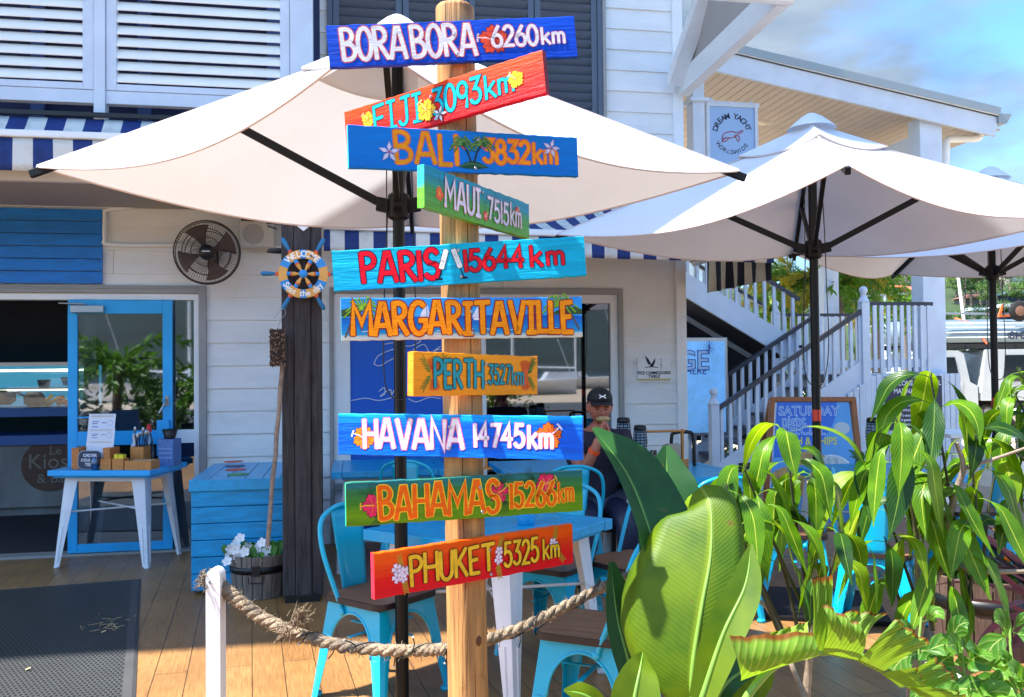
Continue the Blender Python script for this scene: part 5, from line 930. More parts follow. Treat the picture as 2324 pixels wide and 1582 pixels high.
put_text(b, 'WARNING', (0, -.002, .035), (1, 0, 0), (0, 0, 1), .014, 2, bold=.0004)
lb = b.build('warning_label', [mat('label_white', (226, 222, 220), .6), mat('label_red', (206, 40, 40), .6), m_black], None, solid=.0006); lb.location = wl; lb.rotation_euler.z = -YAW
tag(lb, 'small red and white warning label hanging under the nearest umbrella', 'label')
# ------------------------------------------------------------------ rope barrier
m_rope = mat('rope_hemp', (136, 118, 96), .9, var=.45, vs=30, bump=1, bs=90, dirt=((92, 84, 76), 5, .5)); m_wire = mat('wire_dark', (24, 30, 30), .5)
rp0 = atD(486, 1310, 2.78); rpt = thing('rope_post', 'slim white rope barrier post with a rounded top', 'post', (rp0.x, rp0.y, 0)); b = MB(); hw = .0225; zt = atD(487, 1288, 2.78).z
b.prism([(-hw, 0), (hw, 0), (hw, zt-hw)]+[(hw*cos(a*pi/8), zt-hw+hw*sin(a*pi/8)) for a in range(1, 8)]+[(-hw, zt-hw)], (rp0.x, rp0.y-.03, 0), V((cos(YAW), -sin(YAW), 0)), uzz, -.055); b.build('shaft', mat('gloss_white', (236, 236, 236), .35), rpt, bevel=.004, fixn=True)
RP = spline([atD(x, y, d) for x, y, d in ((470, 1316, 2.79), (500, 1330, 2.79), (540, 1362, 2.78), (600, 1405, 2.76), (680, 1440, 2.72), (760, 1462, 2.66), (860, 1475, 2.58), (960, 1476, 2.48), (1012, 1472, 2.43), (1060, 1464, 2.42), (1108, 1451, 2.45), (1200, 1417, 2.56), (1300, 1366, 2.72), (1390, 1322, 2.86), (1450, 1300, 2.95), (1560, 1290, 3.1), (1640, 1300, 3.2))], 14)
rope = thing('barrier_rope', 'thick frayed hemp rope sagging from the white post past the signpost', 'rope', RP[0]); nR = len(RP); b = MB()
def frame(i): d = (RP[min(i+1, nR-1)]-RP[max(i-1, 0)]).normalized(); s = d.cross(uzz).normalized(); return s, s.cross(d)
rad_ = [lerp(.0225, .0155, min(1, i/(nR*.5))) for i in range(nR)]
for k in range(3):
    pts = []
    for i in range(nR): s, u = frame(i); a = i*.62+k*2*pi/3; pts.append(RP[i]+(s*cos(a)+u*sin(a))*rad_[i]*.5)
    b.tube(pts, [r_*.62 for r_ in rad_], 8)
b.build('strands', m_rope, rope)
fz = MB(); rr = random.Random(5)
def fray(c, d, n, ln, sp_, r0=.0014):
    for i in range(n): v_ = (d+V((rr.gauss(0, sp_), rr.gauss(0, sp_), rr.gauss(0, sp_)))).normalized(); p = c+V((rr.gauss(0, .012), rr.gauss(0, .012), rr.gauss(0, .012))); fz.tube([p, p+v_*ln*.5*rr.uniform(.6, 1.1), p+v_*ln*rr.uniform(.6, 1.1)+V((0, 0, rr.uniform(-.01, .006)))], [r0*1.3, r0, r0*.5], 4, caps=False)
fray(atD(468, 1316, 2.77), V((-.6, -.1, .0)), 150, .024, .9); fray(atD(676, 1410, 2.68), V((.4, -.2, .7)), 110, .036, .4); fray(atD(650, 1432, 2.68), V((-.3, -.3, -.4)), 30, .04, .7)
for i in range(0, nR, 1):
    s, u = frame(i)
    for _ in range(3): a = rr.uniform(0, 6.28); p = RP[i]+(s*cos(a)+u*sin(a))*rad_[i]*.9; d = (s*cos(a)+u*sin(a)+V((rr.gauss(0, .6), rr.gauss(0, .6), rr.gauss(0, .6)))).normalized(); fz.bar(p, p+d*rr.uniform(.006, .02), .0011, .0011)
fz.build('frayed_ends', m_rope, rope)
lw = thing('string_lights', 'dark wire of tiny fairy lights wound round the hemp rope', 'string lights', RP[40]); b = MB(); bb_ = MB(); pts = []
for i in range(56, nR):
    s, u = frame(i); a = i*.33; pts.append(RP[i]+(s*cos(a)+u*sin(a))*(rad_[i]*1.16))
b.tube(pts, .0022, 5)
for i in range(4, len(pts), 9):
    s, u = frame(min(i+56, nR-1)); d = (s*rr.gauss(0, .6)+u*rr.choice((-1, -1, 1))+V((rr.gauss(0, .5), rr.gauss(0, .3), 0))).normalized(); e_ = pts[i]+d*.042; b.tube([pts[i], lerp(pts[i], e_, .5)+V((.004, 0, 0)), e_], .0018, 4); bb_ = MB(); bb_.ball(e_, .0035, 5); bb_.build('bulb', mat('bulb', (206, 212, 206), .2), lw)
b.build('wire', m_wire, lw)
# ------------------------------------------------------------------ chairs
m_teal = mat('chair_turquoise', (0, 178, 214), .34, var=.07, vs=3, coat=.3, dirt=((90, 160, 170), 14, .70))
m_seat = mat('seat_timber', (126, 84, 52), .45, var=.35, vs=5, st=(1.2, 14, 8), bump=.2, bs=10, bst=(1.5, 20, 8)); m_seatd = mat('seat_edge', (44, 30, 26), .5)
ch = thing('metal_chair', 'x', 'chair', (0, 0, 0), 'turquoise metal cafe chairs')
HWT, ZT = .17, .435
def hwz(z): return HWT+.055*(1-z/ZT)
def fl(z): return .036+.05*(max(0, z)/ZT)**1.3
ZL = .23
def sidept(k, s, z):  # k side 0..3, s along side
    o = hwz(z); a = pi/2*k; x, y = o, s; return V((x*cos(a)-y*sin(a), x*sin(a)+y*cos(a), z))
fr = MB()
for k in range(4):
    inn, out = [], []; wi = hwz(ZL)-fl(ZL); n = 20
    for i in range(n+1):
        t = i/n; a = pi*(1-t); inn.append((wi*cos(a), ZL+(.405-ZL)*sin(a)))
        if t < .3: z = lerp(ZL, ZT, t/.3); out.append((-hwz(z), z))
        elif t > .7: z = lerp(ZL, ZT, (1-t)/.3); out.append((hwz(z), z))
        else: out.append((lerp(-HWT, HWT, (t-.3)/.4), ZT))
    vs = [sidept(k, *p) for p in out]+[sidept(k, *p) for p in inn]; m = n+1
    fr.add(vs, [(i, i+1, m+i+1, m+i) for i in range(n)], 0, False); fr.tube([sidept(k, *p)*1.0 for p in inn], .0055, 6, caps=False)
fr.add([sidept(k, HWT, ZT)+V((0, 0, -.002)) for k in range(4)], [(0, 1, 2, 3)]); fr.build('seat_frame', m_teal, ch, solid=.003)
for k in range(4):
    lg = MB(); zs = [0, .06, .12, .18, ZL]
    for kk, sg_ in ((k, 1), ((k+1) % 4, -1)):
        vs = []
        for z in zs: vs += [sidept(kk, sg_*hwz(z), z), sidept(kk, sg_*(hwz(z)-fl(z)*.5), z)+ (sidept(kk, 0, z)-V((0, 0, z))).normalized()*.006, sidept(kk, sg_*(hwz(z)-fl(z)), z)]
        lg.add(vs, [(i*3+j, i*3+j+1, i*3+j+4, i*3+j+3) for i in range(len(zs)-1) for j in range(2)])
    c = sidept(k, hwz(0)-.012, 0); c = V((c.x*.95, c.y*.95, 0)); lg.lathe([(.02, 0), (.022, .012), (.02, .02)], 10, c); lg.build('leg', m_teal, ch, solid=.003)
b = MB(); b.bar((-.2, 0, .3), (.2, 0, .3), .02, .004); b.bar((0, -.2, .305), (0, .2, .305), .02, .004); b.build('cross_brace', m_teal, ch)
rs = lambda r_, h: [(x*(h-r_)+r_*cos(rad(a)), y*(h-r_)+r_*sin(rad(a))) for x, y, a0 in ((1, 1, 0), (-1, 1, 90), (-1, -1, 180), (1, -1, 270)) for a in range(a0, a0+91, 18)]
b = MB(); b.prism(rs(.055, .195), (0, 0, .442), (1, 0, 0), (0, 1, 0), .026, 1, 1); b.flat(rs(.05, .188), (0, 0, .4686), (1, 0, 0), (0, 1, 0), 0); b.build('seat', [m_seat, m_seatd], ch, bevel=.003)
hoop = spline([(-.06, -.178, .40), (-.085, -.185, .46), (-.17, -.20, .66), (-.215, -.175, .79), (-.235, -.09, .842), (-.24, 0, .853), (-.235, .09, .842), (-.215, .175, .79), (-.17, .20, .66), (-.085, .185, .46), (-.06, .178, .40)], 6)
b = MB(); b.tube(hoop, .0115, 10); 
for s in (-1, 1): b.lathe([(.016, 0), (.016, .006), (.008, .01), (0, .01)], 10, (-.062, s*.183, .405), ax=V((0, s, 0)))
b.build('back_hoop', m_teal, ch)
b = MB(); b.grid(lambda u, v: V((lerp(-.175, -.235, v)-.012*sin(pi*u), (u-.5)*lerp(.145, .2, v), lerp(.44, .845, v))), 8, 8); b.bar((-.19, -.035, .8), (-.2, .035, .8), .004, .01); b.build('back_splat', m_teal, ch, solid=.003)
CG = 'turquoise metal cafe chairs'
place(ch, True, CW(-.62, 4.12), CR(-38), 'turquoise chair left of the near blue table, between the rope and the dark column', CG)
place(ch, False, CW(.325, 3.56), CR(156), 'turquoise chair with timber seat right of the signpost, half behind the banana leaves', CG)
place(ch, False, CW(.2, 4.72), CR(238), 'turquoise chair pushed in at the far side of the near blue table', CG)
place(ch, False, CW(.62, 4.75), CR(215), 'turquoise chair standing past the far right corner of the near blue table, catching the sun', CG)
place(ch, False, CW(-.72, 6.45), CR(80), 'turquoise chair tucked under the back blue table beside the dark column', CG)
place(ch, False, CW(.38, 6.0), CR(95), 'turquoise chair at the middle back table, seen just right of the lower boards', CG)
place(ch, False, CW(1.2, 5.35), CR(100), 'turquoise chair in front of the caddy table, showing behind the banana leaf tips', CG)
place(ch, False, CW(1.75, 5.55), CR(165), 'turquoise chair right of the caddy table near the stair foot', CG)
place(ch, False, CW(2.05, 5.0), CR(60), 'turquoise chair in front of the right hand blue table behind the mango leaves', CG)
place(ch, False, CW(3.25, 6.3), CR(180), 'turquoise chair at the right end of the right hand blue table', CG)
# ------------------------------------------------------------------ tables
m_tleg = mat('table_white', (226, 228, 232), .35, var=.06, vs=5, dirt=((158, 150, 138), 10, .67))
def make_table(S, D, planks=True, nm='cafe_table', xbr=False):
    t = thing(nm, 'x', 'table', (0, 0, 0), 'blue topped cafe tables'); b = MB(); hs, hd = S/2, D/2
    if planks:
        n = 6; e = .075
        for i in range(n): b.box((-hs+e+.002, lerp(-hd, hd, i/n)+.0018, .705), (hs-e-.002, lerp(-hd, hd, (i+1)/n)-.0018, .75))
        b.box((-hs, -hd, .7), (-hs+e, hd, .751)); b.box((hs-e, -hd, .7), (hs, hd, .751)); b.box((-hs+e, -hd+.02, .69), (hs-e, hd-.02, .704))
    else: b.box((-hs, -hd, .708), (hs, hd, .75)); b.box((-hs+.03, -hd+.03, .69), (hs-.03, hd-.03, .707))
    b.build('tabletop', m_slatg if planks else m_blue, t, bevel=.004)
    ins, spl = .09, .055; b = MB(); b.box((-hs+ins, -hd+ins, .655), (hs-ins, hd-ins, .69)); b.build('apron', m_tleg, t, bevel=.006)
    for sx_ in (-1, 1):
        for sy_ in (-1, 1):
            lg = MB(); top = V((sx_*(hs-ins), sy_*(hd-ins), .688)); bot = V((sx_*(hs-ins+spl), sy_*(hd-ins+spl), .012))
            for dx, dy in ((-sx_, 0), (0, -sy_)):
                vs = []
                for i in range(7): f = i/6; p = lerp(top, bot, f); w_ = lerp(.105, .042, f); vs += [p, p+V((dx, dy, 0))*w_*.5+V((sx_*.004 if dy else 0, sy_*.004 if dx else 0, 0)), p+V((dx, dy, 0))*w_]
                lg.add(vs, [(i*3+j, i*3+j+1, i*3+j+4, i*3+j+3) for i in range(6) for j in range(2)])
                p0, p1 = lerp(top, bot, .55), lerp(top, bot, .95); lg.bar(p0+V((dx*.03+sx_*.003*(dy != 0), dy*.03+sy_*.003*(dx != 0), 0)), p1+V((dx*.025+sx_*.003*(dy != 0), dy*.025+sy_*.003*(dx != 0), 0)), .012, .006)
            lg.lathe([(.02, 0), (.02, .014)], 10, (bot.x-sx_*.012, bot.y-sy_*.012, 0)); lg.build('leg', m_tleg, t, solid=.003)
    b = MB(); k = .42
    b.tube([(-hs+ins*.8, -hd+ins*.8, k), (hs-ins*.8, hd-ins*.8, k+.004)], .008, 6); b.tube([(-hs+ins*.8, hd-ins*.8, k+.02), (hs-ins*.8, -hd+ins*.8, k+.02)], .008, 6); b.build('cross_brace', m_tleg, t); return t
tb = make_table(.86, .86); TG = 'blue topped cafe tables'
place(tb, True, CW(-.11, 4.26), CR(55.6), 'blue plank cafe table with white legs just behind the signpost', TG)
place(tb, False, CW(-.98, 6.95), CR(10), 'blue plank table against the mural window beside the dark column', TG)
place(tb, False, CW(.3, 6.75), CR(10), 'blue plank table at the middle of the cafe window, behind the lower boards', TG)
place(tb, False, CW(1.12, 6.35), CR(12), 'blue plank table with the timber caddy and lantern where the man sits', TG)
place(tb, False, CW(2.55, 6.25), CR(12), 'blue plank table behind the mango leaves on the right', TG)
f0, f1 = onZ(109, 1068, .75), onZ(338, 1068, .75); kt = make_table(.82, .62, False, 'service_table'); kd = (f1-f0).normalized(); KY = V((-kd.y, kd.x, 0)); kcen = lerp(f0, f1, .5)+KY*.31
kt.location = (kcen.x, kcen.y, 0); kt.rotation_euler.z = math.atan2(kd.y, kd.x); kt['label'] = 'small blue topped table with white legs in front of the blue entrance door'; del kt['group']
# ------------------------------------------------------------------ things on the service table
KT = lambda px, dy, z=0.0: (lambda q: V((q.x, q.y, .751+z)))(f0+kd*((px-109)/229*.82)+KY*dy)
def kbox(mb, px0, px1, dy0, dy1, z0, z1, mi=0):
    o = KT(px0, dy0, z0); w_ = (px1-px0)/229*.82; mb.prism([(0, 0), (w_, 0), (w_, dy1-dy0), (0, dy1-dy0)], o, kd, KY, z1-z0, mi)
mh = thing('menu_rack', 'orange timber menu rack with white menus at the left of the service table', 'menu rack', KT(185, .1)); b = MB()
kbox(b, 151, 168, .06, .2, 0, .165); kbox(b, 222, 238, .06, .2, 0, .165); kbox(b, 168.3, 221.7, .07, .085, 0, .085); kbox(b, 168.3, 221.7, .175, .19, .0, .15); b.build('rack', m_wood, mh, bevel=.003)
m_pap = mat('paper', (226, 230, 240), .7); m_ink = mat('menu_ink', (110, 130, 190), .7); m_inky = mat('menu_stripe', (196, 170, 130), .7)
for px0, px1, dy, z0, z1, lean in ((165, 226, .15, .02, .42, .05), (171, 232, .12, .02, .31, .03)):
    m_ = thing('menu', ('tall white menu at the back of the timber rack' if dy > .13 else 'shorter white menu at the front of the timber rack'), 'menu', KT(px0, dy, z0), 'menus in the rack'); b = MB()
    o = KT(px0, dy, z0); w_ = (px1-px0)/229*.82; up_ = (uzz*(z1-z0)+KY*lean+kd*.012); b.prism([(0, 0), (w_, 0), (w_, 1), (0, 1)], o, kd, up_, -.004); b.build('page', m_pap, m_)
    b = MB(); nn = kd.cross(up_).normalized()*.0015
    for v in (.94, .62):
        for i in range(14): b.flat([(w_*(.1+.058*i), v), (w_*(.13+.058*i), v), (w_*(.15+.058*i), v+.03), (w_*(.12+.058*i), v+.03)], o+nn, kd, up_, 1)
    for v, a_, c_ in ((.84, .15, .4), (.8, .15, .35), (.74, .15, .38), (.82, .5, .68)): b.flat([(w_*a_, v), (w_*c_, v), (w_*c_, v+.018), (w_*a_, v+.018)], o+nn, kd, up_, 0)
    b.lathe([(.02, 0), (.022, .0)], 16, o+nn+kd*(w_*.82)+up_*.82, ax=nn.normalized(), caps=False); b.build('print', [m_ink, m_inky], m_)
od = thing('order_sign', 'rounded chalk sign with ORDER COUNTER TEST lettering leaning on the menu rack', 'sign', KT(195, .05)); o = KT(195, .045, .075); up_ = (uzz+KY*.12).normalized(); rsp = [(x*1.35, y) for x, y in rs(.035, .068)]
b = MB(); b.prism(rsp, o, kd, up_, -.008); b.build('board', m_navy, od, bevel=.002); b = MB(); b.prism([(x*1.05, y*1.06) for x, y in rsp], o+KY*.002, kd, up_, -.005); b.build('rim', mat('rim_grey', (150, 170, 190), .4), od)
b = MB(); nn = kd.cross(up_)*.001
for s_, v in (('ORDER', .033), ('COUNTER', -.002), ('TEST', -.036)): put_text(b, s_, o+up_*v+nn, kd, up_, .034 if len(s_) < 6 else .03, bold=.0008)
b.build('chalk_lettering', m_pap, od)
gl = thing('water_glass', 'clear glass of water at the front of the service table', 'glass', KT(209, .02)); b = MB(); b.lathe([(.0, .004), (.024, .004), (.036, .1), (.034, .1), (.022, .008), (0, .008)], 18, KT(209, .03), caps=False); b.build('tumbler', glass('tumbler_glass', .12, (215, 225, 235)), gl)
m_wd2 = mat('caddy_timber', (196, 128, 62), .5, var=.15, vs=8, st=(6, 1, 6))
def openbox(name, label, px0, px1, dy0, dy1, h, fill=None):
    t = thing(name, label, 'box', KT(px0, dy0)); b = MB(); e = 2.0; ed = .007
    kbox(b, px0, px1, dy0, dy0+ed, 0, h); kbox(b, px0, px1, dy1-ed, dy1, 0, h); kbox(b, px0, px0+e, dy0+ed, dy1-ed, 0, h); kbox(b, px1-e, px1, dy0+ed, dy1-ed, 0, h); kbox(b, px0+e, px1-e, dy0+ed, dy1-ed, 0.001, .008); b.build('box', m_wd2, t, bevel=.0015); return t
openbox('packet_box', 'small timber box left of the yellow sachets', 219, 243, .04, .12, .085); ob = openbox('sachet_box', 'small timber box filled with yellow sachets', 246, 271, .04, .12, .085)
b = MB(); kbox(b, 248, 257, .05, .11, .03, .118); kbox(b, 258, 269, .05, .1, .03, .114); b.build('sachets', mat('sachet_yellow', (236, 216, 50), .5), ob, bevel=.004)
tr = openbox('timber_tray', 'low timber tray of folded papers at the right front of the service table', 275, 334, .03, .17, .07); b = MB(); kbox(b, 281, 329, .045, .15, .01, .06); kbox(b, 283, 326, .05, .14, .061, .066, 1); b.build('papers', [mat('kraft', (176, 162, 140), .8), mat('kraft_light', (206, 196, 176), .8)], tr)
cd = openbox('cutlery_box', 'timber cutlery box holding knives and forks behind the sachets', 262, 292, .2, .32, .16); b = MB()
for i in range(9): p = KT(266+i*2.8, .26+R.uniform(-.03, .03), .1); q_ = p+V((R.uniform(-.05, .05), 0, R.uniform(.14, .2))); b.bar(p, q_, .014, .003, w2=.02); b.ball(q_, .012, 5, mi=1, sc=(1, .3, 1.8))
b.build('cutlery', [m_navy, m_steel], cd)
def bottle(label, px, dy, r, h, mb_, mcap, capz):
    t = thing('sauce_bottle', label, 'bottle', KT(px, dy)); b = MB(); b.lathe([(r*.9, 0), (r, .01), (r, h*.6), (r*.55, h*.75), (r*.5, h*.82)], 16, KT(px, dy)); b.build('bottle', mb_, t); b = MB(); b.lathe([(r*.6, h*.8), (r*.62, h*.92), (r*.35, h), (0, h)], 14, KT(px, dy)); b.build('cap', mcap, t); return t
bt1 = bottle('white and orange squeeze sauce bottle on the service table', 258, .3, .032, .26, m_pap, mat('cap_white', (230, 225, 225), .4), 0); b = MB(); b.lathe([(.0325, .1), (.0325, .15)], 16, KT(258, .3), caps=False); b.build('band', mat('band_orange', (226, 84, 36), .5), bt1)
bottle('clear sauce bottle with a red cap on the service table', 282, .36, .032, .33, glass('bottle_glass', .12, (190, 205, 205)), mat('cap_red', (206, 36, 40), .4), 0)
nb = thing('napkin_box', 'blue grey napkin box under a black bowl at the back of the service table', 'box', KT(322, .35)); b = MB(); kbox(b, 310, 347, .3, .44, 0, .21); b.build('box', mat('denim_blue', (86, 120, 176), .7, var=.2, vs=40), nb, bevel=.01)
b = MB()
for r_ in range(3):
    for i in range(7): kbox(b, 314+i*4.4, 316.5+i*4.4, .297, .2995, .06+.035*r_, .072+.035*r_)
b.build('print', mat('napkin_print', (150, 176, 214), .7), nb)
bw_ = thing('black_bowl', 'black tapered bowl on the napkin box', 'bowl', KT(329, .37, .211)); b = MB(); b.lathe([(.04, 0), (.062, .075), (.057, .075), (.037, .006), (0, .006)], 18, KT(329, .37, .211)); b.build('bowl', m_black, bw_)
# ------------------------------------------------------------------ solar lanterns, caddy and pots on the back tables
def lantern(p, label, first=[None], cat='lantern', s=1.0):
    if first[0] is None:
        t = thing('solar_lantern', label, cat, (0, 0, 0), 'black basket lanterns'); b = MB(); b.tube([(0, 0, 0), (0, 0, .1)], .012, 8); b.lathe([(.05, 0), (.045, .012), (.012, .016)], 14); b.build('stem', m_wd2, t)
        b = MB(); prof = [(.018, .1), (.03, .13), (.052, .2), (.058, .27), (.05, .34), (.047, .35)]
        for k in range(10): a = 2*pi*k/10; b.tube([(r_*cos(a), r_*sin(a), z) for r_, z in prof], .003, 4)
        for i in range(9): z = .15+.023*i; r_ = [x for x in (interp([.038, .048, .054, .058, .059, .058, .056, .053, .05], 8))][i]; b.tube([(r_*cos(2*pi*j/20), r_*sin(2*pi*j/20), z) for j in range(21)], .0035, 4, caps=False)
        b.lathe([(.018, .09), (.03, .13), (.0, .13)], 14); b.lathe([(.0, .345), (.05, .345), (.054, .36), (.046, .385), (0, .39)], 14); b.build('basket', m_black, t)
        b = MB(); b.lathe([(.03, .135), (.044, .2), (.048, .27), (.042, .34)], 12, caps=False); b.build('diffuser', mat('lantern_frost', (190, 220, 240), .4, trans=.5), t); first[0] = t
        t.location = p; t.scale = (s,)*3; return t
    t = copy_tree(first[0]); t.location = p; t['label'] = label; t.scale = (s,)*3; return t
lantern(CW(.9, 6.25, .751), 'black basket lantern on the caddy table in front of the white wall', s=.86); lantern(CW(.83, 6.62, .751), 'black basket lantern beside the man in front of the grey window trim', s=.95)
q = atD(1983, 1010, 6.3); lantern(V((q.x, q.y, .751)), 'black basket lantern on the right hand blue table before the beadboard skirt', s=.95)
cdy = thing('timber_caddy', 'orange timber caddy with handle holding glasses and a kraft box', 'caddy', CW(1.1, 6.5, .751)); c0 = CW(1.1, 6.5, .751); cx_ = V((cos(-YAW+rad(8)), sin(-YAW+rad(8)), 0)); cy_ = V((-cx_.y, cx_.x, 0))
b = MB(); hw = .17; b.prism([(-hw, -.08), (hw, -.08), (hw, .08), (-hw, .08)], c0, cx_, cy_, .012)
for y in (-.08, .07): b.prism([(-hw, 0), (hw, 0), (hw, .07), (-hw, .07)], c0+cy_*y, cx_, uzz, -.012)
for x in (-hw, hw-.015): b.prism([(0, 0), (.015, 0), (.015, .28), (0, .28)], c0+cx_*x+cy_*.02, cx_, uzz, -.03)
b.tube([c0+cx_*-hw+V((0, 0, .27)), c0+cx_*hw+V((0, 0, .27))], .009, 8); b.build('tray', m_wd2, cdy, bevel=.002)
b = MB(); b.prism([(0, 0), (.1, 0), (.1, .16), (0, .16)], c0+cx_*.04+V((0, 0, .012)), cx_, uzz, -.07); b.build('kraft_box', mat('kraft'), cdy, bevel=.003)
for x in (-.13, -.07):
    g = thing('tumbler', ('smoky tumbler at the left end of the timber caddy' if x < -.1 else 'smoky tumbler beside the kraft box in the timber caddy'), 'glass', c0+cx_*x+V((0, 0, .012))); b = MB(); b.lathe([(.02, 0), (.026, .12), (.023, .12), (.018, .006), (0, .006)], 14, c0+cx_*x+V((0, 0, .012)), caps=False); b.build('tumbler', glass('smoke_glass', .15, (120, 125, 135)), g)
hb_ = thing('black_handbag', 'black handled bag standing behind the timber caddy', 'bag', CW(1.26, 6.6, .751)); c = CW(1.27, 6.62, .751); b = MB(); b.tube(spline([c+cx_*-.09, c+cx_*-.085+V((0, 0, .2)), c+cx_*-.06+V((0, 0, .25)), c+cx_*.06+V((0, 0, .25)), c+cx_*.085+V((0, 0, .2)), c+cx_*.09], 4), .014, 8); b.build('handle', m_black, hb_)
def potplant(name, label, c, r, mpot, n=26, h=.09, hp=.07):
    t = thing(name, label, 'pot plant', c, 'small potted plants on the tables'); b = MB(); b.lathe([(r*.75, 0), (r, hp), (r*.88, hp), (r*.65, .01), (0, .01)], 18, c); b.build('pot', mpot, t); b = MB()
    for i in range(n): a = R.uniform(0, 6.28); p = c+V((r*.5*cos(a), r*.5*sin(a), hp*.9)); e_ = p+V((r*1.1*cos(a), r*1.1*sin(a), R.uniform(.3, 1)*h)); leaf(b, spline([p, lerp(p, e_, .5)+V((0, 0, .02)), e_], 3), [.002, .011, .009, .001], V((0, -.5, 1)), 1, .2)
    b.build('leaves', m_lf, t); return t
potplant('pot_plant', 'little green plant in a blue pot on the near table, beside the lowest boards', CW(.06, 4.25, .751), .055, m_slat); potplant('pot_plant', 'little green plant in a blue pot beside the lantern on the caddy table', CW(.8, 6.2, .751), .07, m_slat); q = atD(1962, 1060, 6.1)
potplant('pot_plant', 'little green plant in a blue pot on the right hand blue table', V((q.x, q.y, .751)), .07, m_slat)
q = CW(.42, 6.5, .751); lantern(CW(-.2, 6.55, .751), 'black basket lantern on the middle back table, showing right of the post')
# ------------------------------------------------------------------ the man
mp_ = CW(.585, 6.22); man = thing('person', 'seated man in a black cap and dark t-shirt eating with both hands at his mouth', 'person', mp_)
fa = CR(-86); Fd = V((cos(fa), sin(fa), 0)); Sd = V((-Fd.y, Fd.x, 0))
PM = lambda f, s, z: mp_+Fd*f+Sd*s+V((0, 0, z))
def skin(verts, edges, radii, root=0, sub=2):
    me = bpy.data.meshes.new('sk'); me.from_pydata([tuple(v) for v in verts], edges, []); o = bpy.data.objects.new('sk', me); COL.objects.link(o)
    o.modifiers.new('skin', 'SKIN'); 
    for i, r_ in enumerate(radii): me.skin_vertices[0].data[i].radius = (r_ if isinstance(r_, tuple) else (r_, r_)); me.skin_vertices[0].data[i].use_root = (i == root)
    s_ = o.modifiers.new('sub', 'SUBSURF'); s_.levels = sub; s_.render_levels = sub; bpy.context.view_layer.update()
    m2 = bpy.data.meshes.new_from_object(o.evaluated_get(bpy.context.evaluated_depsgraph_get())); vs = [v.co.copy() for v in m2.vertices]; fs = [tuple(p.vertices) for p in m2.polygons]
    bpy.data.objects.remove(o); bpy.data.meshes.remove(me); bpy.data.meshes.remove(m2); return vs, fs
def remesh(mb, vx):
    o = mb.build('rm', [m_white]); md = o.modifiers.new('r', 'REMESH'); md.mode = 'VOXEL'; md.voxel_size = vx; sm = o.modifiers.new('s', 'SMOOTH'); sm.iterations = 3; sm.factor = .5; bpy.context.view_layer.update()
    m2 = bpy.data.meshes.new_from_object(o.evaluated_get(bpy.context.evaluated_depsgraph_get())); r_ = MB(); r_.add([v.co.copy() for v in m2.vertices], [tuple(p.vertices) for p in m2.polygons], 0, True); me = o.data; bpy.data.objects.remove(o); bpy.data.meshes.remove(m2); bpy.data.meshes.remove(me); return r_
J = dict(pel=(0, 0, .53), sp=(.02, 0, .74), che=(.05, 0, .9), nk=(.085, 0, 1.05), nk2=(.115, 0, 1.13), sl=(.05, .19, .985), sr=(.05, -.19, .985), el=(.27, .13, .8), er=(.27, -.13, .8), wl=(.33, .055, .965), wr=(.33, -.055, .965), hl=(0, .1, .51), hr=(0, -.1, .51), kl=(.43, .13, .5), kr=(.43, -.13, .5), al=(.4, .14, .08), ar=(.4, -.14, .08), tl=(.55, .16, .04), tr=(.55, -.16, .04), ml=(.325, .03, 1.03), mr=(.325, -.03, 1.03))
Rr = dict(pel=.15, sp=(.15, .13), che=(.16, .13), nk=.07, nk2=.062, sl=.075, sr=.075, el=.05, er=.05, wl=.034, wr=.034, hl=.1, hr=.1, kl=.068, kr=.068, al=.045, ar=.045, tl=.04, tr=.04, ml=.034, mr=.034)
ks = list(J); ed = [('pel', 'sp'), ('sp', 'che'), ('che', 'nk'), ('nk', 'nk2'), ('che', 'sl'), ('che', 'sr'), ('sl', 'el'), ('sr', 'er'), ('el', 'wl'), ('er', 'wr'), ('wl', 'ml'), ('wr', 'mr'), ('pel', 'hl'), ('pel', 'hr'), ('hl', 'kl'), ('hr', 'kr'), ('kl', 'al'), ('kr', 'ar'), ('al', 'tl'), ('ar', 'tr')]
vs, fs = skin([PM(*J[k]) for k in ks], [(ks.index(a), ks.index(c)) for a, c in ed], [Rr[k] for k in ks])
bm_ = MB(); bm_.add(vs, fs)
hc = PM(.165, 0, 1.225); tilt = rad(11); hf = (Fd*cos(tilt)-uzz*sin(tilt)).normalized(); hu = (uzz*cos(tilt)+Fd*sin(tilt)).normalized()
def headp(a, b_):
    x, y, z = sin(a)*cos(b_), sin(a)*sin(b_), cos(a); px_, py_, pz_ = .097*x, .076*y, .118*z
    if z < 0: py_ *= 1-.22*z*z; px_ *= 1+.05*x*abs(z)
    if x > 0: 
        px_ += .024*math.exp(-((y/.16)**2))*math.exp(-((z+.12)/.17)**2)+.009*math.exp(-((y/.1)**2))*math.exp(-((z+.26)/.09)**2)
        px_ -= .012*(math.exp(-(((y-.38)/.17)**2))+math.exp(-(((y+.38)/.17)**2)))*math.exp(-((z-.06)/.1)**2)
        px_ += .008*math.exp(-((z-.24)/.09)**2)*math.exp(-(y/.6)**2)+.007*math.exp(-((y/.3)**2))*math.exp(-((z+.55)/.12)**2)-.006*math.exp(-((y/.25)**2))*math.exp(-((z+.48)/.04)**2)
    return hc+hf*px_+Sd*py_+hu*pz_
n = 48; hv = [headp(pi*i/n, 2*pi*j/(2*n)) for i in range(n+1) for j in range(2*n)]
bm_.add(hv, [(i*2*n+j, (i+1)*2*n+j, (i+1)*2*n+(j+1) % (2*n), i*2*n+(j+1) % (2*n)) for i in range(n) for j in range(2*n)])
for s in (-1, 1): bm_.ball(hc+Sd*(s*.078)-hf*.005-hu*.005, .03, 8, sc=(.5, .5, 1))
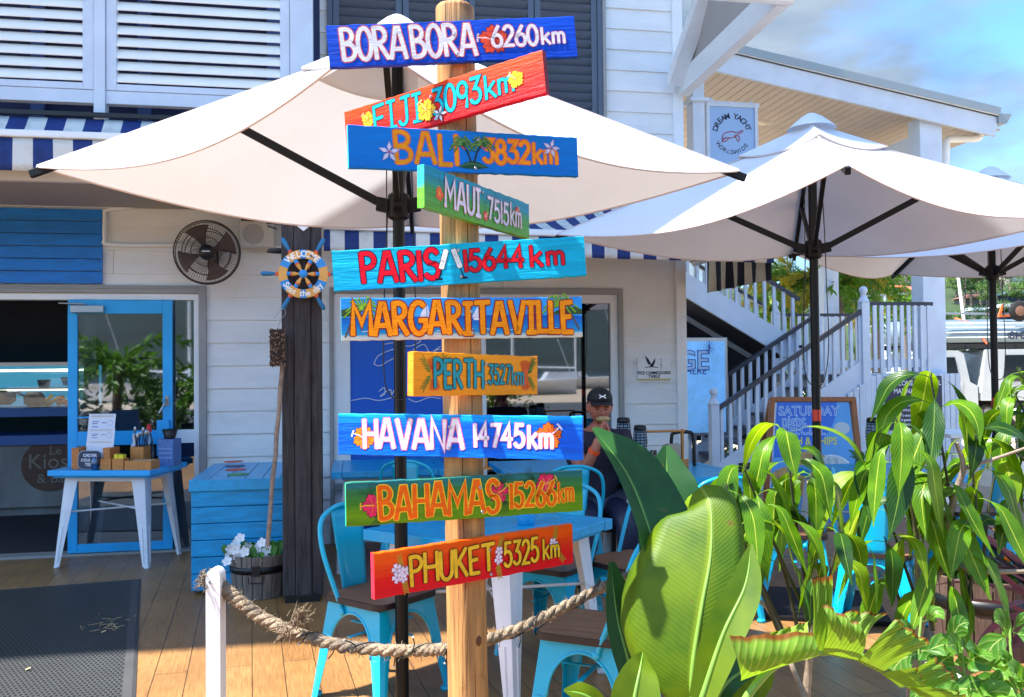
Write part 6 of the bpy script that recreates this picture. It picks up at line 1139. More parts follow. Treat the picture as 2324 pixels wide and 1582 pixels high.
for s in (-1, 1):
    for i in range(4):
        base = PM(.315+.012*i, s*(.035-.004*i), 1.045+.0); a0 = PM(.322+.017*i, s*(.03), 1.085-.004*i); a1 = PM(.31+.017*i, s*.012, 1.12+.005*(1-abs(i-1.5))); a2 = PM(.29+.016*i, s*.002, 1.142); bm_.tube([base, a0, a1, a2], [.0105, .0098, .009, .0075], 8)
    bm_.tube([PM(.31, s*.035, 1.0), PM(.285, s*.04, 1.05), PM(.275, s*.022, 1.09)], [.013, .0115, .0085], 8)
body = remesh(bm_, .0058)
m_skin = mat('skin', (170, 104, 82), .55, var=.14, vs=14, bump=.1, bs=60); body.build('body', m_skin, man)
sel = ['pel', 'sp', 'che', 'nk', 'sl', 'sr']; extra = {'ul': lerp(V(J['sl']), V(J['el']), .62), 'ur': lerp(V(J['sr']), V(J['er']), .62)}
tv = [PM(*J[k]) for k in sel]+[PM(*extra['ul']), PM(*extra['ur'])]; vs, fs = skin(tv, [(0, 1), (1, 2), (2, 3), (2, 4), (2, 5), (4, 6), (5, 7)], [.17, (.168, .148), (.178, .148), .06, .095, .095, .078, .078]); b = MB(); b.add(vs, fs, 0, True); b.build('t_shirt', mat('shirt_navy', (40, 38, 56), .85, var=.15, vs=8, bump=.2), man)
vs, fs = skin([PM(*J[k]) for k in ('pel', 'hl', 'hr', 'kl', 'kr')]+[PM(.41, .137, .25), PM(.41, -.137, .25)], [(0, 1), (0, 2), (1, 3), (2, 4), (3, 5), (4, 6)], [.165, .115, .115, .085, .085, .075, .075]); b = MB(); b.add(vs, fs, 0, True); b.build('trousers', m_navy, man)
b = MB(); n = 24
def capp(u, v): a = v*pi*.5; t = 2*pi*u; return hc+hu*(.045+.014*cos(t)*sin(a))+hf*(.106*sin(a)*cos(t)-.004)+Sd*(.086*sin(a)*sin(t))+hu*(.088*cos(a)**.8 if a < pi/2-.01 else 0)
b.grid(capp, n, 10); b.grid(lambda u, v: hc+hu*(.062-.012*v-.016*(2*u-1)**2*(.4+v))+hf*(.082*cos((u-.5)*1.9)+.07*v*cos((u-.5)*1.2))+Sd*(.088*sin((u-.5)*2.1)*(1-.05*v)), 14, 6); b.ball(hc+hu*.133, .008, 5); b.build('cap', mat('cap_black', (20, 20, 24), .7), man, solid=.004)
b = MB(); o = hc+hf*.088+hu*.098; uu = (hu-hf*.55).normalized(); nrm = hf*.02
for s in (-1, 1): stroke(b, [(s*.021, .011), (s*.011, .004), (s*.009, 0), (s*.011, -.004), (s*.021, -.011)], .0075, o+nrm, Sd, uu, V((0, 0, 0)), 0)
stroke(b, [(-.01, 0), (.01, 0)], .009, o+nrm*1.02, Sd, uu, V((0, 0, 0)), 0); b.build('cap_emblem', m_white, man)
b = MB(); 
for s in (-1, 1): b.ball(hc+hf*.083+Sd*(s*.03)+hu*.002, .0095, 6, sc=(1, 1, .5)); b.tube([hc+hf*.093+Sd*(s*.016)+hu*.02, hc+hf*.092+Sd*(s*.033)+hu*.024, hc+hf*.078+Sd*(s*.05)+hu*.018], [.003, .0045, .003], 6)
b.build('eyes_and_brows', mat('brow_dark', (44, 28, 24), .7), man)
b = MB(); b.grid(lambda u, v: hc+hf*(-.02-.08*sin(pi*u)*1.0)+Sd*(.080*cos(pi*u))+hu*(.03-.075*v), 16, 5); b.build('hair', mat('hair_brown', (48, 34, 28), .8), man, solid=.008)
b = MB(); w0, w1 = PM(*J['wr']), PM(*J['er']); d = (w1-w0).normalized(); b.tube([w0+d*.02, w0+d*.045], .041, 16); b.build('wristband', mat('orange_band', (238, 84, 24), .5), man)
sw = thing('sandwich', 'wrapped sandwich held to the mouth of the seated man', 'sandwich', PM(.3, 0, 1.15)); b = MB(); c = PM(.30, 0, 1.15); b.ball(c, .04, 10, sc=(1.2, 1.2, .55)); b.ball(c+V((0, 0, -.006)), .043, 8, mi=1, sc=(1.15, 1.15, .2)); b.build('bread', [mat('bread', (176, 146, 104), .8, var=.25, vs=30, bump=.5), mat('lettuce', (120, 132, 60), .7)], sw)
st_ = thing('dark_chair', 'dark chair under the seated man', 'chair', mp_-Fd*.02); b = MB(); b.prism(rs(.05, .2), mp_-Fd*.02+V((0, 0, .40)), Fd, Sd, .035); b.build('seat', m_seatd, st_)
for a, c in ((.15, .15), (-.17, .15), (.15, -.15), (-.17, -.15)): b = MB(); p = mp_+Fd*a+Sd*c; b.bar(p+V((0, 0, .4)), p+Fd*(.03 if a > 0 else -.03), .03, .03); b.build('leg', m_black, st_)
b = MB(); b.prism([(-.19, 0), (.19, 0), (.17, .4), (-.17, .4)], mp_-Fd*.24+V((0, 0, .44)), Sd, uzz, .02); b.build('backrest', m_black, st_)
# ------------------------------------------------------------------ banana (bird of paradise) clump
m_ban = leafmat('banana_leaf', (72, 106, 16), (104, 130, 18), (126, 148, 32), 60, .06, .40, .5, slant=.32)
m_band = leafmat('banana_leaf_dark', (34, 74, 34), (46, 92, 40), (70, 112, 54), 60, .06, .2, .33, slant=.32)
m_bant = leafmat('banana_leaf_torn', (104, 146, 46), (128, 164, 54), (200, 210, 110), 30, .35, .40, .4, tip=(126, 74, 24), slant=.3)
m_stem = mat('leaf_stalk', (112, 150, 56), .45, var=.15, vs=6)
bcl = thing('banana_plant', 'broad leaved banana like plant with one big bright upright leaf in front', 'plant', CW(.36, 2.2))
def bleaf(name, mid, wid, face, mt, stalk=True, label=None, n=4, m=8, **kw):
    pts = spline([atD(x, y, d) for x, y, d in mid], 7); b = MB(); leaf(b, pts, wid, face, m, **kw); o = b.build(name, mt, bcl, label=label)
    b = MB(); k = len(pts); b.tube([p-V(face).normalized()*.002 for p in pts], [lerp(.0085, .0015, i/(k-1)) for i in range(k)], 6); b.build('midrib', m_stem, o); return o
toV = -cf
# big bright leaf, underside toward the viewer
bleaf('leaf', [(1578, 1640, 2.12), (1570, 1536, 2.12), (1590, 1389, 2.15), (1612, 1260, 2.2), (1612, 1150, 2.26), (1590, 1104, 2.32)], [.03, .065, .142, .182, .19, .184, .174, .158, .136, .1, .035], toV+cr*-.25, m_ban, asym=(1.42, .66), cup=-.12, curl=-.75, wave=.02, wl=.5, m=12, label='big bright upright leaf in front')
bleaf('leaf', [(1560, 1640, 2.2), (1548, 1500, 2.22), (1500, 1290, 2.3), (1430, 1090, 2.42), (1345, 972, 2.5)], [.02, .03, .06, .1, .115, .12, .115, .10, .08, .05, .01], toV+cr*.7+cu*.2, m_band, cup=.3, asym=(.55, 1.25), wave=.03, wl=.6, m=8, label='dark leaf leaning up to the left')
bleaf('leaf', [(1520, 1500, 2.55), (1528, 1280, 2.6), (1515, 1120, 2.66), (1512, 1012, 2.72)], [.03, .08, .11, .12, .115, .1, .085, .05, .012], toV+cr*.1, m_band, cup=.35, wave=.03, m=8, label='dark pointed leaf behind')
bleaf('leaf', [(1590, 1590, 2.05), (1640, 1440, 2.08), (1690, 1330, 2.12), (1704, 1235, 2.16)], [.03, .045, .05, .045, .03, .004], toV+cr*-.3, m_ban, cup=.3, m=5)
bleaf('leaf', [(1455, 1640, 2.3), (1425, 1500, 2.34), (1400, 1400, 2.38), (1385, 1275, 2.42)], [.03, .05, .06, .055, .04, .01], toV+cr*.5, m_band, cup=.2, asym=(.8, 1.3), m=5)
bleaf('leaf', [(1430, 1660, 2.0), (1440, 1580, 2.02), (1452, 1520, 2.05), (1458, 1482, 2.1)], [.05, .06, .058, .045, .025, .006], toV, m_ban, cup=.25, m=6)
bleaf('leaf', [(1380, 1620, 2.1), (1330, 1580, 2.08), (1280, 1566, 2.06)], [.02, .03, .028, .004], toV+cu, m_ban, cup=.1, m=4)
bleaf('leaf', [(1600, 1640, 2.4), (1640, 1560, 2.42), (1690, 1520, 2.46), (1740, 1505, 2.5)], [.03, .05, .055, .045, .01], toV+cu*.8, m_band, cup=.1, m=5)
bleaf('leaf', [(1660, 1640, 2.25), (1690, 1590, 2.25), (1730, 1550, 2.25), (1755, 1520, 2.25)], [.02, .03, .03, .02, .004], toV+cr*-.4, m_ban, cup=.1, m=4)
b = MB()
for x0, x1, y1, d in ((1560, 1584, 1500, 2.13), (1540, 1560, 1560, 2.2), (1600, 1600, 1560, 2.08), (1525, 1520, 1480, 2.56)): p0 = atD(x0, 1700, d); p0.z = 0; b.tube(spline([p0, atD(lerp(x0, x1, .5), 1640, d), atD(x1, y1, d)], 6), .014, 8)
b.build('stalks', m_stem, bcl)
# drooping torn leaf: an arched midrib with separate torn blades
arch = spline([atD(x, y, d) for x, y, d in ((1655, 1700, 1.98), (1690, 1590, 1.98), (1760, 1510, 1.99), (1850, 1482, 2.0), (1960, 1490, 2.02), (2050, 1540, 2.04), (2130, 1590, 2.05), (2180, 1640, 2.06))], 10)
tl = thing('torn_leaf_plant', 'arching torn banana leaf with scorched brown edges drooping to the right', 'plant', arch[0]); b = MB(); k = len(arch); b.tube(arch, [lerp(.011, .003, i/(k-1)) for i in range(k)], 8); b.build('midrib', m_stem, tl)
def flap(q, bulge, d, roll=0.0, sd=0):
    """one torn strip: q = base left, base right, tip right, tip left (px), base edge lies on the arch"""
    P4 = [atD(x, y, dd) for (x, y), dd in zip(q, d)]; b = MB()
    def fn(u, v):
        p = lerp(lerp(P4[0], P4[1], u), lerp(P4[3], P4[2], u), v); w = sin(u*17+sd)*.0025*v+sin(u*41+sd*2)*.0015*v
        return p-cf*(bulge*sin(pi*v*.9))+cu*(roll*sin(pi*v)+w*2)-cf*w*3
    b.grid(fn, 14, 14)
    for fi in range(len(b.f)): i, j = fi % 14, fi//14; b.uv[fi] = [(.53+.47*(jj/14), (ii/14)*.35+sd*.11) for ii, jj in ((i, j), (i+1, j), (i+1, j+1), (i, j+1))]
    return b.build('torn_blade', m_bant, tl)
D2 = (1.99, 2.0)
flap(((1680, 1545), (1843, 1484), (1842, 1428), (1648, 1440)), .05, (1.985, 2.0, 1.95, 1.93), -.01, 1)
flap(((1700, 1530), (1845, 1484), (1838, 1412), (1760, 1436)), -.03, (1.99, 2.0, 2.08, 2.06), .01, 2)
flap(((1838, 1484), (1869, 1482), (1884, 1304), (1840, 1312)), .02, (2.0, 2.0, 1.98, 1.97), 0, 3)
flap(((1864, 1484), (1946, 1500), (1942, 1412), (1857, 1362)), .05, (2.0, 2.015, 1.95, 1.94), .015, 4)
flap(((1930, 1494), (1950, 1502), (2018, 1396), (1925, 1388)), -.03, (2.01, 2.02, 2.1, 2.08), .01, 5)
flap(((1946, 1502), (2000, 1528), (2107, 1456), (2026, 1402)), .03, (2.015, 2.03, 1.99, 1.97), .02, 6)
flap(((1998, 1528), (2042, 1560), (2098, 1550), (2074, 1514)), .03, (2.03, 2.035, 1.96, 1.96), .012, 7)
flap(((2038, 1548), (2090, 1580), (2168, 1538), (2118, 1490)), .02, (2.035, 2.04, 2.04, 2.03), .015, 8)
flap(((2060, 1560), (2130, 1610), (2196, 1580), (2160, 1565)), .02, (2.04, 2.05, 1.98, 1.98), .01, 9)
# ------------------------------------------------------------------ mango tree
m_man = leafmat('mango_leaf', (52, 98, 6), (92, 140, 12), (176, 190, 70), 13, .16, .36, .36, slant=.55)
m_many = leafmat('mango_leaf_young', (104, 146, 16), (136, 168, 26), (200, 208, 90), 13, .14, .5, .38, slant=.55)
m_mand = leafmat('mango_leaf_shade', (22, 58, 12), (38, 80, 16), (110, 136, 50), 13, .16, .3, .36, slant=.55)
m_bark = mat('young_bark', (142, 126, 108), .8, var=.25, vs=20, bump=.4); m_twig = mat('dark_twig', (52, 56, 34), .7, var=.2)
def dleaf(mb, node, az, L_, w_, seed=0, mi=0):
    rr = random.Random(seed); h = V((cos(az), sin(az), 0)); p = node; pts = [p]; a = rad(rr.uniform(-8, 48)); n = 12; fin = rad(-rr.uniform(64, 90)); c_ = rr.uniform(9, 21); tw_ = rr.uniform(-.03, .03); h2 = V((-h.y, h.x, 0))
    for i in range(n+2): d = h*cos(a)+h2*(tw_*i)+uzz*sin(a); p = p+d.normalized()*(L_/n*(1.0 if i < 2 else 1)); pts.append(p); a = max(fin, a-rad(c_*rr.uniform(.7, 1.3)))
    f = h*.7+uzz*.5-fh*.35+V((rr.uniform(-.45, .45), rr.uniform(-.45, .45), 0))
    leaf(mb, pts, [.0013, .0014, .0016, .4*w_, .74*w_, .93*w_, w_, .98*w_, .92*w_, .8*w_, .62*w_, .4*w_, .17*w_, .002], f, 3, cup=rr.uniform(.0, .25), wave=rr.uniform(.04, .16), seed=seed, wl=rr.uniform(.9, 1.5), mi=mi)
def mango(name, label, loc, clusters, branches, seed):
    t = thing(name, label, 'tree', loc); b = MB()
    for pts, r0_, r1_ in branches: q = spline(pts, 6); k = len(q); b.tube(q, [lerp(r0_, r1_, i/(k-1)) for i in range(k)], 8)
    b.build('branches', m_bark, t); b = MB(); tw = MB(); rr = random.Random(seed)
    for (x, y, d, n, L_, stem) in clusters:
        c = atD(x, y, d); a0 = rr.uniform(0, 6.28)
        for i in range(int(n*.8)):
            az = a0+i*2.399+rr.uniform(-.4, .4); e0 = atD(x+stem[0], y+stem[1], d+stem[2]); z = c+(e0-c).normalized()*(i/n*.2) if i > 3 else c
            dleaf(b, z, az, L_*rr.uniform(.72, 1.12), rr.uniform(.025, .034)*L_/.25, seed=rr.randint(0, 10**6), mi=rr.choice((0, 0, 0, 0, 1, 2)))
        e_ = atD(x+stem[0], y+stem[1], d+stem[2]); q = spline([c, lerp(c, e_, .5)+V((rr.uniform(-.01, .01), 0, .0)), e_], 5); tw.tube(q, [lerp(.0032, .007, i/(len(q)-1)) for i in range(len(q))], 6)
        for s in range(3): tw.tube([c, c+V((rr.uniform(-.012, .012), rr.uniform(-.012, .012), .018))], [.002, .001], 4)
    b.build('foliage', [m_man, m_many, m_mand], t); tw.build('twigs', m_twig, t); return t
gA = onZ(1960, 1700, 0)
mango('mango_tree', 'young mango tree with drooping glossy leaves right of the banana plant', atD(1790, 1640, 2.7),
 [(1650, 1112, 2.5, 7, .24, (120, 330, .1)), (1690, 1066, 2.62, 11, .27, (150, 350, .1)), (1782, 988, 2.75, 12, .27, (60, 420, .0)), (1742, 1190, 2.7, 9, .25, (70, 250, .05)), (1905, 1215, 2.6, 10, .24, (-60, 260, .1)), (1840, 1080, 2.85, 8, .26, (0, 300, 0)), (1660, 1190, 2.75, 6, .24, (120, 250, .1))],
 [([CW(.85, 2.75), atD(1830, 1560, 2.75), atD(1838, 1430, 2.73), atD(1850, 1250, 2.75), atD(1835, 1090, 2.8)], .016, .007), ([atD(1845, 1640, 2.5), atD(1800, 1520, 2.6), atD(1740, 1380, 2.68), atD(1650, 1330, 2.7)], .009, .005)], 11)
mango('mango_tree', 'taller mango tree with hanging leaf clusters near the right edge', atD(2040, 1640, 2.75),
 [(2036, 960, 2.62, 13, .29, (80, 470, .1)), (2112, 858, 2.72, 13, .29, (90, 520, .1)), (2205, 985, 2.8, 9, .27, (0, 330, .05)), (2130, 1090, 2.72, 10, .27, (30, 300, .05)), (2215, 1130, 2.65, 9, .27, (-20, 260, .05)), (2060, 1150, 2.8, 9, .26, (60, 260, .05)), (1985, 1080, 2.85, 8, .27, (110, 330, .05)), (2150, 1270, 2.68, 9, .25, (0, 160, .05)), (2010, 1230, 2.74, 8, .25, (60, 220, .05)), (2260, 1060, 2.9, 7, .26, (-30, 220, 0))],
 [([CW(1.2, 2.78), atD(2075, 1500, 2.78), atD(2110, 1340, 2.76), atD(2165, 1130, 2.72), atD(2185, 1060, 2.7), atD(2170, 1005, 2.7)], .017, .006), ([atD(2060, 1480, 2.76), atD(2130, 1300, 2.74), atD(2240, 1298, 2.7), atD(2345, 1296, 2.7)], .010, .007), ([atD(2188, 1062, 2.7), atD(2260, 1040, 2.72), atD(2345, 1010, 2.75)], .007, .004), ([atD(2085, 1420, 2.76), atD(2075, 1200, 2.72), atD(2045, 990, 2.66)], .008, .004)], 23)
mango('mango_tree', 'mango branch with small curled leaves entering at the right edge', atD(2420, 1300, 3.0),
 [(2312, 846, 2.95, 26, .13, (60, 120, 0)), (2305, 900, 2.95, 12, .18, (120, 200, 0)), (2325, 960, 2.9, 8, .24, (100, 150, 0)), (2310, 1130, 2.8, 6, .24, (120, 60, 0)), (2290, 1010, 2.85, 5, .22, (90, 100, 0))], [([atD(2440, 1640, 2.9), atD(2420, 1300, 2.9), atD(2400, 1040, 2.95)], .012, .008)], 31)
# ------------------------------------------------------------------ red cordyline, tub and vines at lower right
m_cord = leafmat('cordyline_leaf', (30, 14, 20), (50, 19, 27), (70, 32, 38), 30, .1, .25, .35)
cb_ = CW(2.15, 3.55); cdl = thing('cordyline', 'dark red strap leaved cordyline at the right edge', 'plant', cb_); b = MB(); b.tube([cb_, cb_+V((0, 0, .55))], .02, 8); b.build('stem', m_bark, cdl); b = MB()
for i in range(30):
    az = R.uniform(0, 6.28); L_ = R.uniform(.4, .75); h = V((cos(az), sin(az), 0)); el = R.uniform(.0, 1.1); p = cb_+V((0, 0, R.uniform(.42, .6))); pts = [p]
    for k in range(8): p = p+(h*cos(el)+uzz*sin(el))*L_/8; pts.append(p); el -= R.uniform(.02, .16)
    leaf(b, pts, [.006, .02, .026, .026, .022, .014, .002], uzz+h*-.3, 2, cup=.35)
b.build('leaves', m_cord, cdl)
q = onZ(2262, 1490); barrel('barrel_planter', 'dark half barrel planter of orange marigolds near the right edge', q+V((.03, .12, 0)), .24, .4, .27, dark=True); q = q+V((.03, .12, .38)); mg = thing('marigold_plant', 'orange marigolds with dark green leaves in the dark half barrel', 'flowers', q); b = MB(); fz2 = MB()
for i in range(90): a = R.uniform(0, 6.28); r_ = R.uniform(0, .25); p = q+V((r_*cos(a), r_*sin(a), -.02)); e_ = p+V((R.uniform(-.07, .07), R.uniform(-.07, .07), R.uniform(.04, .14))); leaf(b, spline([p, lerp(p, e_, .6)+V((0, 0, .02)), e_], 3), [.003, .018, .014, .002], V((0, -.6, 1)), 2, .1)
for x, y in ((-.13, -.1), (.0, -.18), (.1, -.05), (-.05, .05), (.15, -.14)): fz2.ball(q+V((x, y, .13)), .022, 6, sc=(1, 1, .6))
b.build('leaves', m_mand, mg); fz2.build('blooms', mat('marigold', (236, 120, 24), .7, trans=.2), mg)
bx = thing('white_planter_box', 'white planter box edge with a timber cap at the lower right corner', 'planter', onZ(2250, 1560)); b = MB(); p0, p1 = atD(2110, 1440, 2.62), atD(2360, 1640, 2.5)
b.box((p0.x+.02, p0.y-.55, 0), (p0.x+.05, p0.y+.06, p0.z-.1)); b.box((p0.x+.05, p0.y+.06, 0), (p0.x+1.2, p0.y+.1, p0.z-.26)); b.build('side', m_white, bx, bevel=.004); b = MB(); b.box((p0.x+.06, p0.y-.5, p0.z-.3), (p0.x+1.2, p0.y+.055, p0.z-.22)); b.build('timber_fill', m_deck, bx)
m_vine = leafmat('vine_leaf', (60, 112, 34), (100, 150, 50), (170, 190, 110), 6, .3, .4, .35, slant=.5)
vn = thing('vine_plant', 'pale green leafy vine sprawling over the white planter box', 'plant', atD(2200, 1560, 2.4)); b = MB(); tw = MB(); rr = random.Random(4)
for sx_, sy_, ex, ey, n in ((2105, 1580, 2090, 1400, 8), (2200, 1600, 2180, 1440, 6), (2260, 1600, 2130, 1490, 6), (2330, 1590, 2225, 1500, 8), (2330, 1600, 2290, 1420, 7), (2120, 1600, 2140, 1450, 6)):
    pts = spline([atD(sx_, sy_, 2.4), atD((sx_+ex)/2+rr.uniform(-25, 25), (sy_+ey)/2, 2.42), atD(ex, ey, 2.46)], 8); tw.tube(pts, [.004]*len(pts), 5)
    for i in range(n):
        p = rr.choice(pts); dr = V((rr.uniform(-1, 1), rr.uniform(-1, .3), rr.uniform(-.4, .9))).normalized(); L_ = rr.uniform(.05, .12); w_ = L_*rr.uniform(.28, .42); leaf(b, spline([p, p+dr*.02, p+dr*(.02+L_*.45)+V((0, 0, .012)), p+dr*(.02+L_*.8), p+dr*(.02+L_)-V((0, 0, .014))], 3), [.001, .001, .001, w_*.8, w_, w_*.95, w_*.7, w_*.3, .001], uzz*.6-fh+V((rr.uniform(-.4, .4), 0, 0)), 2, .2, seed=i)
b.build('leaves', m_vine, vn); tw.build('stems', m_stem, vn)
# ------------------------------------------------------------------ stairs, landing and roofed entry beyond the corner
YS = 10.2
def SX(px, y=850, Y=YS): return onY(px, y, Y).x
def SZ(py, px=1950, Y=YS): return onY(px, py, Y).z
stc = thing('timber_staircase', 'blue white timber stairs with turned posts, dark handrails and a beadboard landing', 'staircase', (SX(1615), YS, 0)); xs_, xl = SX(1618), SX(1962); zl = SZ(850, 1962); wS = 1.15
def newel(mb, x, y, z0, z1, s=.1):
    mb.box((x-s/2, y-s/2, z0), (x+s/2, y+s/2, z1-.2)); mb.lathe([(s*.707, z1-.2), (s*.4, z1-.135), (s*.3, z1-.125), (s*.42, z1-.115), (s*.25, z1-.105), (s*.3, z1-.1), (s*.46, z1-.07), (s*.5, z1-.05), (s*.42, z1-.02), (s*.2, z1), (0, z1+.003)], 14, (x, y, 0))
for x, y, z0, z1 in ((xs_, YS, -.1, SZ(880, 1615)), (xl, YS, 0, SZ(650, 1955)), (xs_+.1, YS+wS, -.1, SZ(880, 1615)), (xl, YS+wS+.05, 0, SZ(650, 1955)), (xl, YS+2.35, 0, SZ(650, 1955))): b = MB(); newel(b, x, y, z0, z1, .105); b.build('newel_post', m_bw, stc, bevel=.004)
zr0_, zr1_ = SZ(930, 1640), SZ(705, 1948); rise = zl/(xl-xs_)
for Y_ in (YS, YS+wS):
    b = MB(); b.bar((xs_+.03, Y_, zr0_), (xl-.03, Y_, zr1_), .075, .05); b.build('handrail', m_rail, stc, bevel=.006)
    b = MB(); b.bar((xs_-.02, Y_, .10), (xl, Y_, zl+.06), .045, .26); b.build('stringer', m_bw, stc, bevel=.003)
    n = 17
    for i in range(n): x = lerp(xs_+.1, xl-.07, i/(n-1)); f = (x-xs_)/(xl-xs_); b = MB(); b.box((x-.019, Y_-.019, lerp(.1, zl+.06, f)+.05), (x+.019, Y_+.019, lerp(zr0_, zr1_, f)-.02)); b.build('baluster', m_bw, stc)
b = MB(); ns = 8
for i in range(ns): z = zl*(i+1)/ns; x = lerp(xs_, xl, i/ns); b.box((x, YS+.03, z-.04), (x+.27, YS+wS-.03, z))
b.build('treads', mat('tread_grey', (96, 100, 112), .7, var=.1), stc)
xcr = SX(2166); b = MB(); b.box((xl-.03, YS-.02, zl-.12), (xcr, YS+2.4, zl-.003)); b.build('landing', m_bw, stc)
b = MB(); x = xs_+.25
while x < xcr: b.box((x+.004, YS-.055, -.12), (x+.076, YS-.035, min(zl-.0, max(.0, (x-xs_)*rise-.05)))); x += .08
b.build('beadboard_skirt', m_bw, stc, bevel=.004)
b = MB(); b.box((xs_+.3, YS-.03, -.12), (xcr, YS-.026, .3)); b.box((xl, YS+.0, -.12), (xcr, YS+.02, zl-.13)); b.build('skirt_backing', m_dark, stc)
xc0, xc1 = SX(2113, 700), SX(2164, 700); zlr = SZ(690, 2040)
for Y_, x1 in ((YS, xc0), (YS+2.35, xc1+.25)):
    b = MB(); b.bar((xl+.04, Y_, zlr), (x1, Y_, zlr), .075, .05); b.build('handrail', m_rail, stc, bevel=.005); b = MB(); b.box((xl+.05, Y_-.02, SZ(834, 2040)), (x1, Y_+.02, SZ(815, 2040))); b.build('bottom_rail', m_bw, stc)
    for i in range(9 if Y_ == YS else 12): x = lerp(xl+.13, x1-.07, i/(8 if Y_ == YS else 11)); b = MB(); b.box((x-.024, Y_-.045, SZ(844, 2040)), (x+.024, Y_-.022, zlr-.02)); b.build('baluster', m_bw, stc)
# upper flight going back to the left
YU = 11.42; ux0 = SX(1845, 800, YU); ua = onY(1580, 662, YU); ub = onY(1800, 796, YU); du = (ub-ua)/(ub.x-ua.x)
uz = lambda x: ua.z+(x-ua.x)*(ub.z-ua.z)/(ub.x-ua.x)
xT = ua.x-2.2
for Y_ in (YU, YU+1.1):
    b = MB(); b.bar((xT, Y_, uz(xT)), (ub.x, Y_, uz(ub.x)), .05, .3); b.build('stringer', m_bw, stc, bevel=.003); b = MB(); zo = onY(1780, 660, YU).z-uz(onY(1780, 660, YU).x); b.bar((xT, Y_, uz(xT)+zo), (ub.x+.1, Y_, uz(ub.x+.1)+zo), .075, .05); b.build('handrail', m_rail, stc, bevel=.005)
    for i in range(26): x = lerp(xT+.1, ub.x, i/25); b = MB(); b.box((x-.019, Y_-.019, uz(x)+.1), (x+.019, Y_+.019, uz(x)+zo-.02)); b.build('baluster', m_bw, stc)
b = MB()
for i in range(14): x = lerp(xT, ub.x-.1, i/13); b.box((x, YU+.03, uz(x)-.02), (x+.28, YU+1.07, uz(x)+.02))
b.add([(xT, YU+.03, uz(xT)-.1), (ub.x, YU+.03, uz(ub.x)-.1), (ub.x, YU+1.07, uz(ub.x)-.1), (xT, YU+1.07, uz(xT)-.1)], [(0, 1, 2, 3)]); b.build('shaded_upper_treads', m_dark, stc)  # treads and underside sheet coloured dark for the shade below the flight
b = MB(); q_ = [onY(x, y, 12.75) for x, y in ((1480, 1000), (1480, 640), (1560, 668), (1740, 788), (1830, 1000))]; b.prism([(p.x, p.z) for p in q_], (0, 12.75, 0), uxx, uzz, -.1); b.box((xe-.3, 11.3, -.1), (xe-.1, 12.75, 3.)); tag(b.build('under_stair_shade_panel', m_dark), 'dark panel standing for the shade beneath the upper stair flight', 'wall')  # dark panel put in for the black shade under the stairs
# blue lit style poster under the stairs
g0, g1 = onY(1540, 905, 11.2), onY(1650, 766, 11.2); gs = thing('poster_sign', 'pale blue poster box with navy lettering and a snowflake under the stairs', 'sign', V((g0.x, 11.2, g0.z))); gx0 = g1.x-1.15
b = MB(); b.box((gx0, 11.2, g0.z-.5), (g1.x, 11.34, g1.z)); b.build('frame', m_steel, gs, bevel=.006)
b = MB(); b.box((gx0+.04, 11.194, g0.z-.46), (g1.x-.04, 11.1995, g1.z-.05)); b.build('face', mat('poster_blue', (116, 180, 236), .3, var=.25, vs=3, emit=.12), gs)
b = MB(); pz = onY(1598, 815, 11.19)
for tz, w_ in ((.0, .012), (.001, .004)): put_text(b, 'GE', onY(1573, 820, 11.19-tz), uxx, uzz, .36, 0 if tz == 0 else 1, bold=.014 if tz == 0 else .002)
put_text(b, 'HERE', onY(1579, 843, 11.19), uxx, uzz, .13, 0, bold=.001); c = onY(1609, 788, 11.19)
for k in range(6): a = pi*k/6; b.bar(c-V((cos(a)*.09, 0, sin(a)*.09)), c+V((cos(a)*.09, 0, sin(a)*.09)), .012, .002)
b.build('lettering', [mat('ice_navy', (30, 60, 150), .4), mat('ice_pale', (170, 206, 240), .4)], gs)
# entry roof with columns
er = thing('entry_roof', 'pale boarded skillion roof sloping down to the right over the stair entry', 'roof', (SX(2140), YS+.2, 0)); YR = YS+.1
ra, rb_ = onY(1570, 98, YR), onY(2258, 262, YR); rr_ = onY(1570, 150, YR); rbb = onY(2252, 300, YR); tk = ra.z-rr_.z
sl = (rb_-ra).normalized(); ra2 = ra-sl*2.6
b = MB(); b.bar(lerp(ra2, ra2, 0)-uzz*tk*.55, rb_-uzz*tk*.55, .05, tk*.9, up=(0, 0, 1)); b.build('fascia', m_bw, er, bevel=.004)
b = MB(); b.bar(ra2+V((0, -.03, .035)), rb_+V((.02, -.03, .035)), .1, .1); b.build('roof_edge', m_roof, er); b = MB(); b.bar(ra2+V((0, -.06, -.01)), rb_+V((0, -.06, -.01)), .02, .02); b.build('edge_trim', m_white, er)
b = MB(); DY = V((0, 5.5, 0)); lo_ = uzz*-.08; b.add([ra2+lo_+uzz*.12, rb_+lo_+uzz*.12, rb_+DY+lo_+uzz*.12, ra2+DY+lo_+uzz*.12], [(0, 1, 2, 3)]); b.build('roof_sheet', m_roof, er)
b = MB(); ln = (rb_-ra2).length; k = 0; pw_ = .115; dsl = sl
while k*pw_ < ln-.02:
    p = ra2+dsl*(k*pw_)-uzz*(tk*.62); q_ = ra2+dsl*((k+1)*pw_-.008)-uzz*(tk*.62); up_ = V((-dsl.z, 0, dsl.x))*.02; b.add([p+V((0, .026, 0)), q_+V((0, .026, 0)), q_+DY, p+DY, p+V((0, .026, 0))+up_, q_+V((0, .026, 0))+up_, q_+DY+up_, p+DY+up_], [(3, 2, 1, 0), (4, 5, 6, 7), (0, 1, 5, 4), (1, 2, 6, 5), (2, 3, 7, 6), (3, 0, 4, 7)]); k += 1
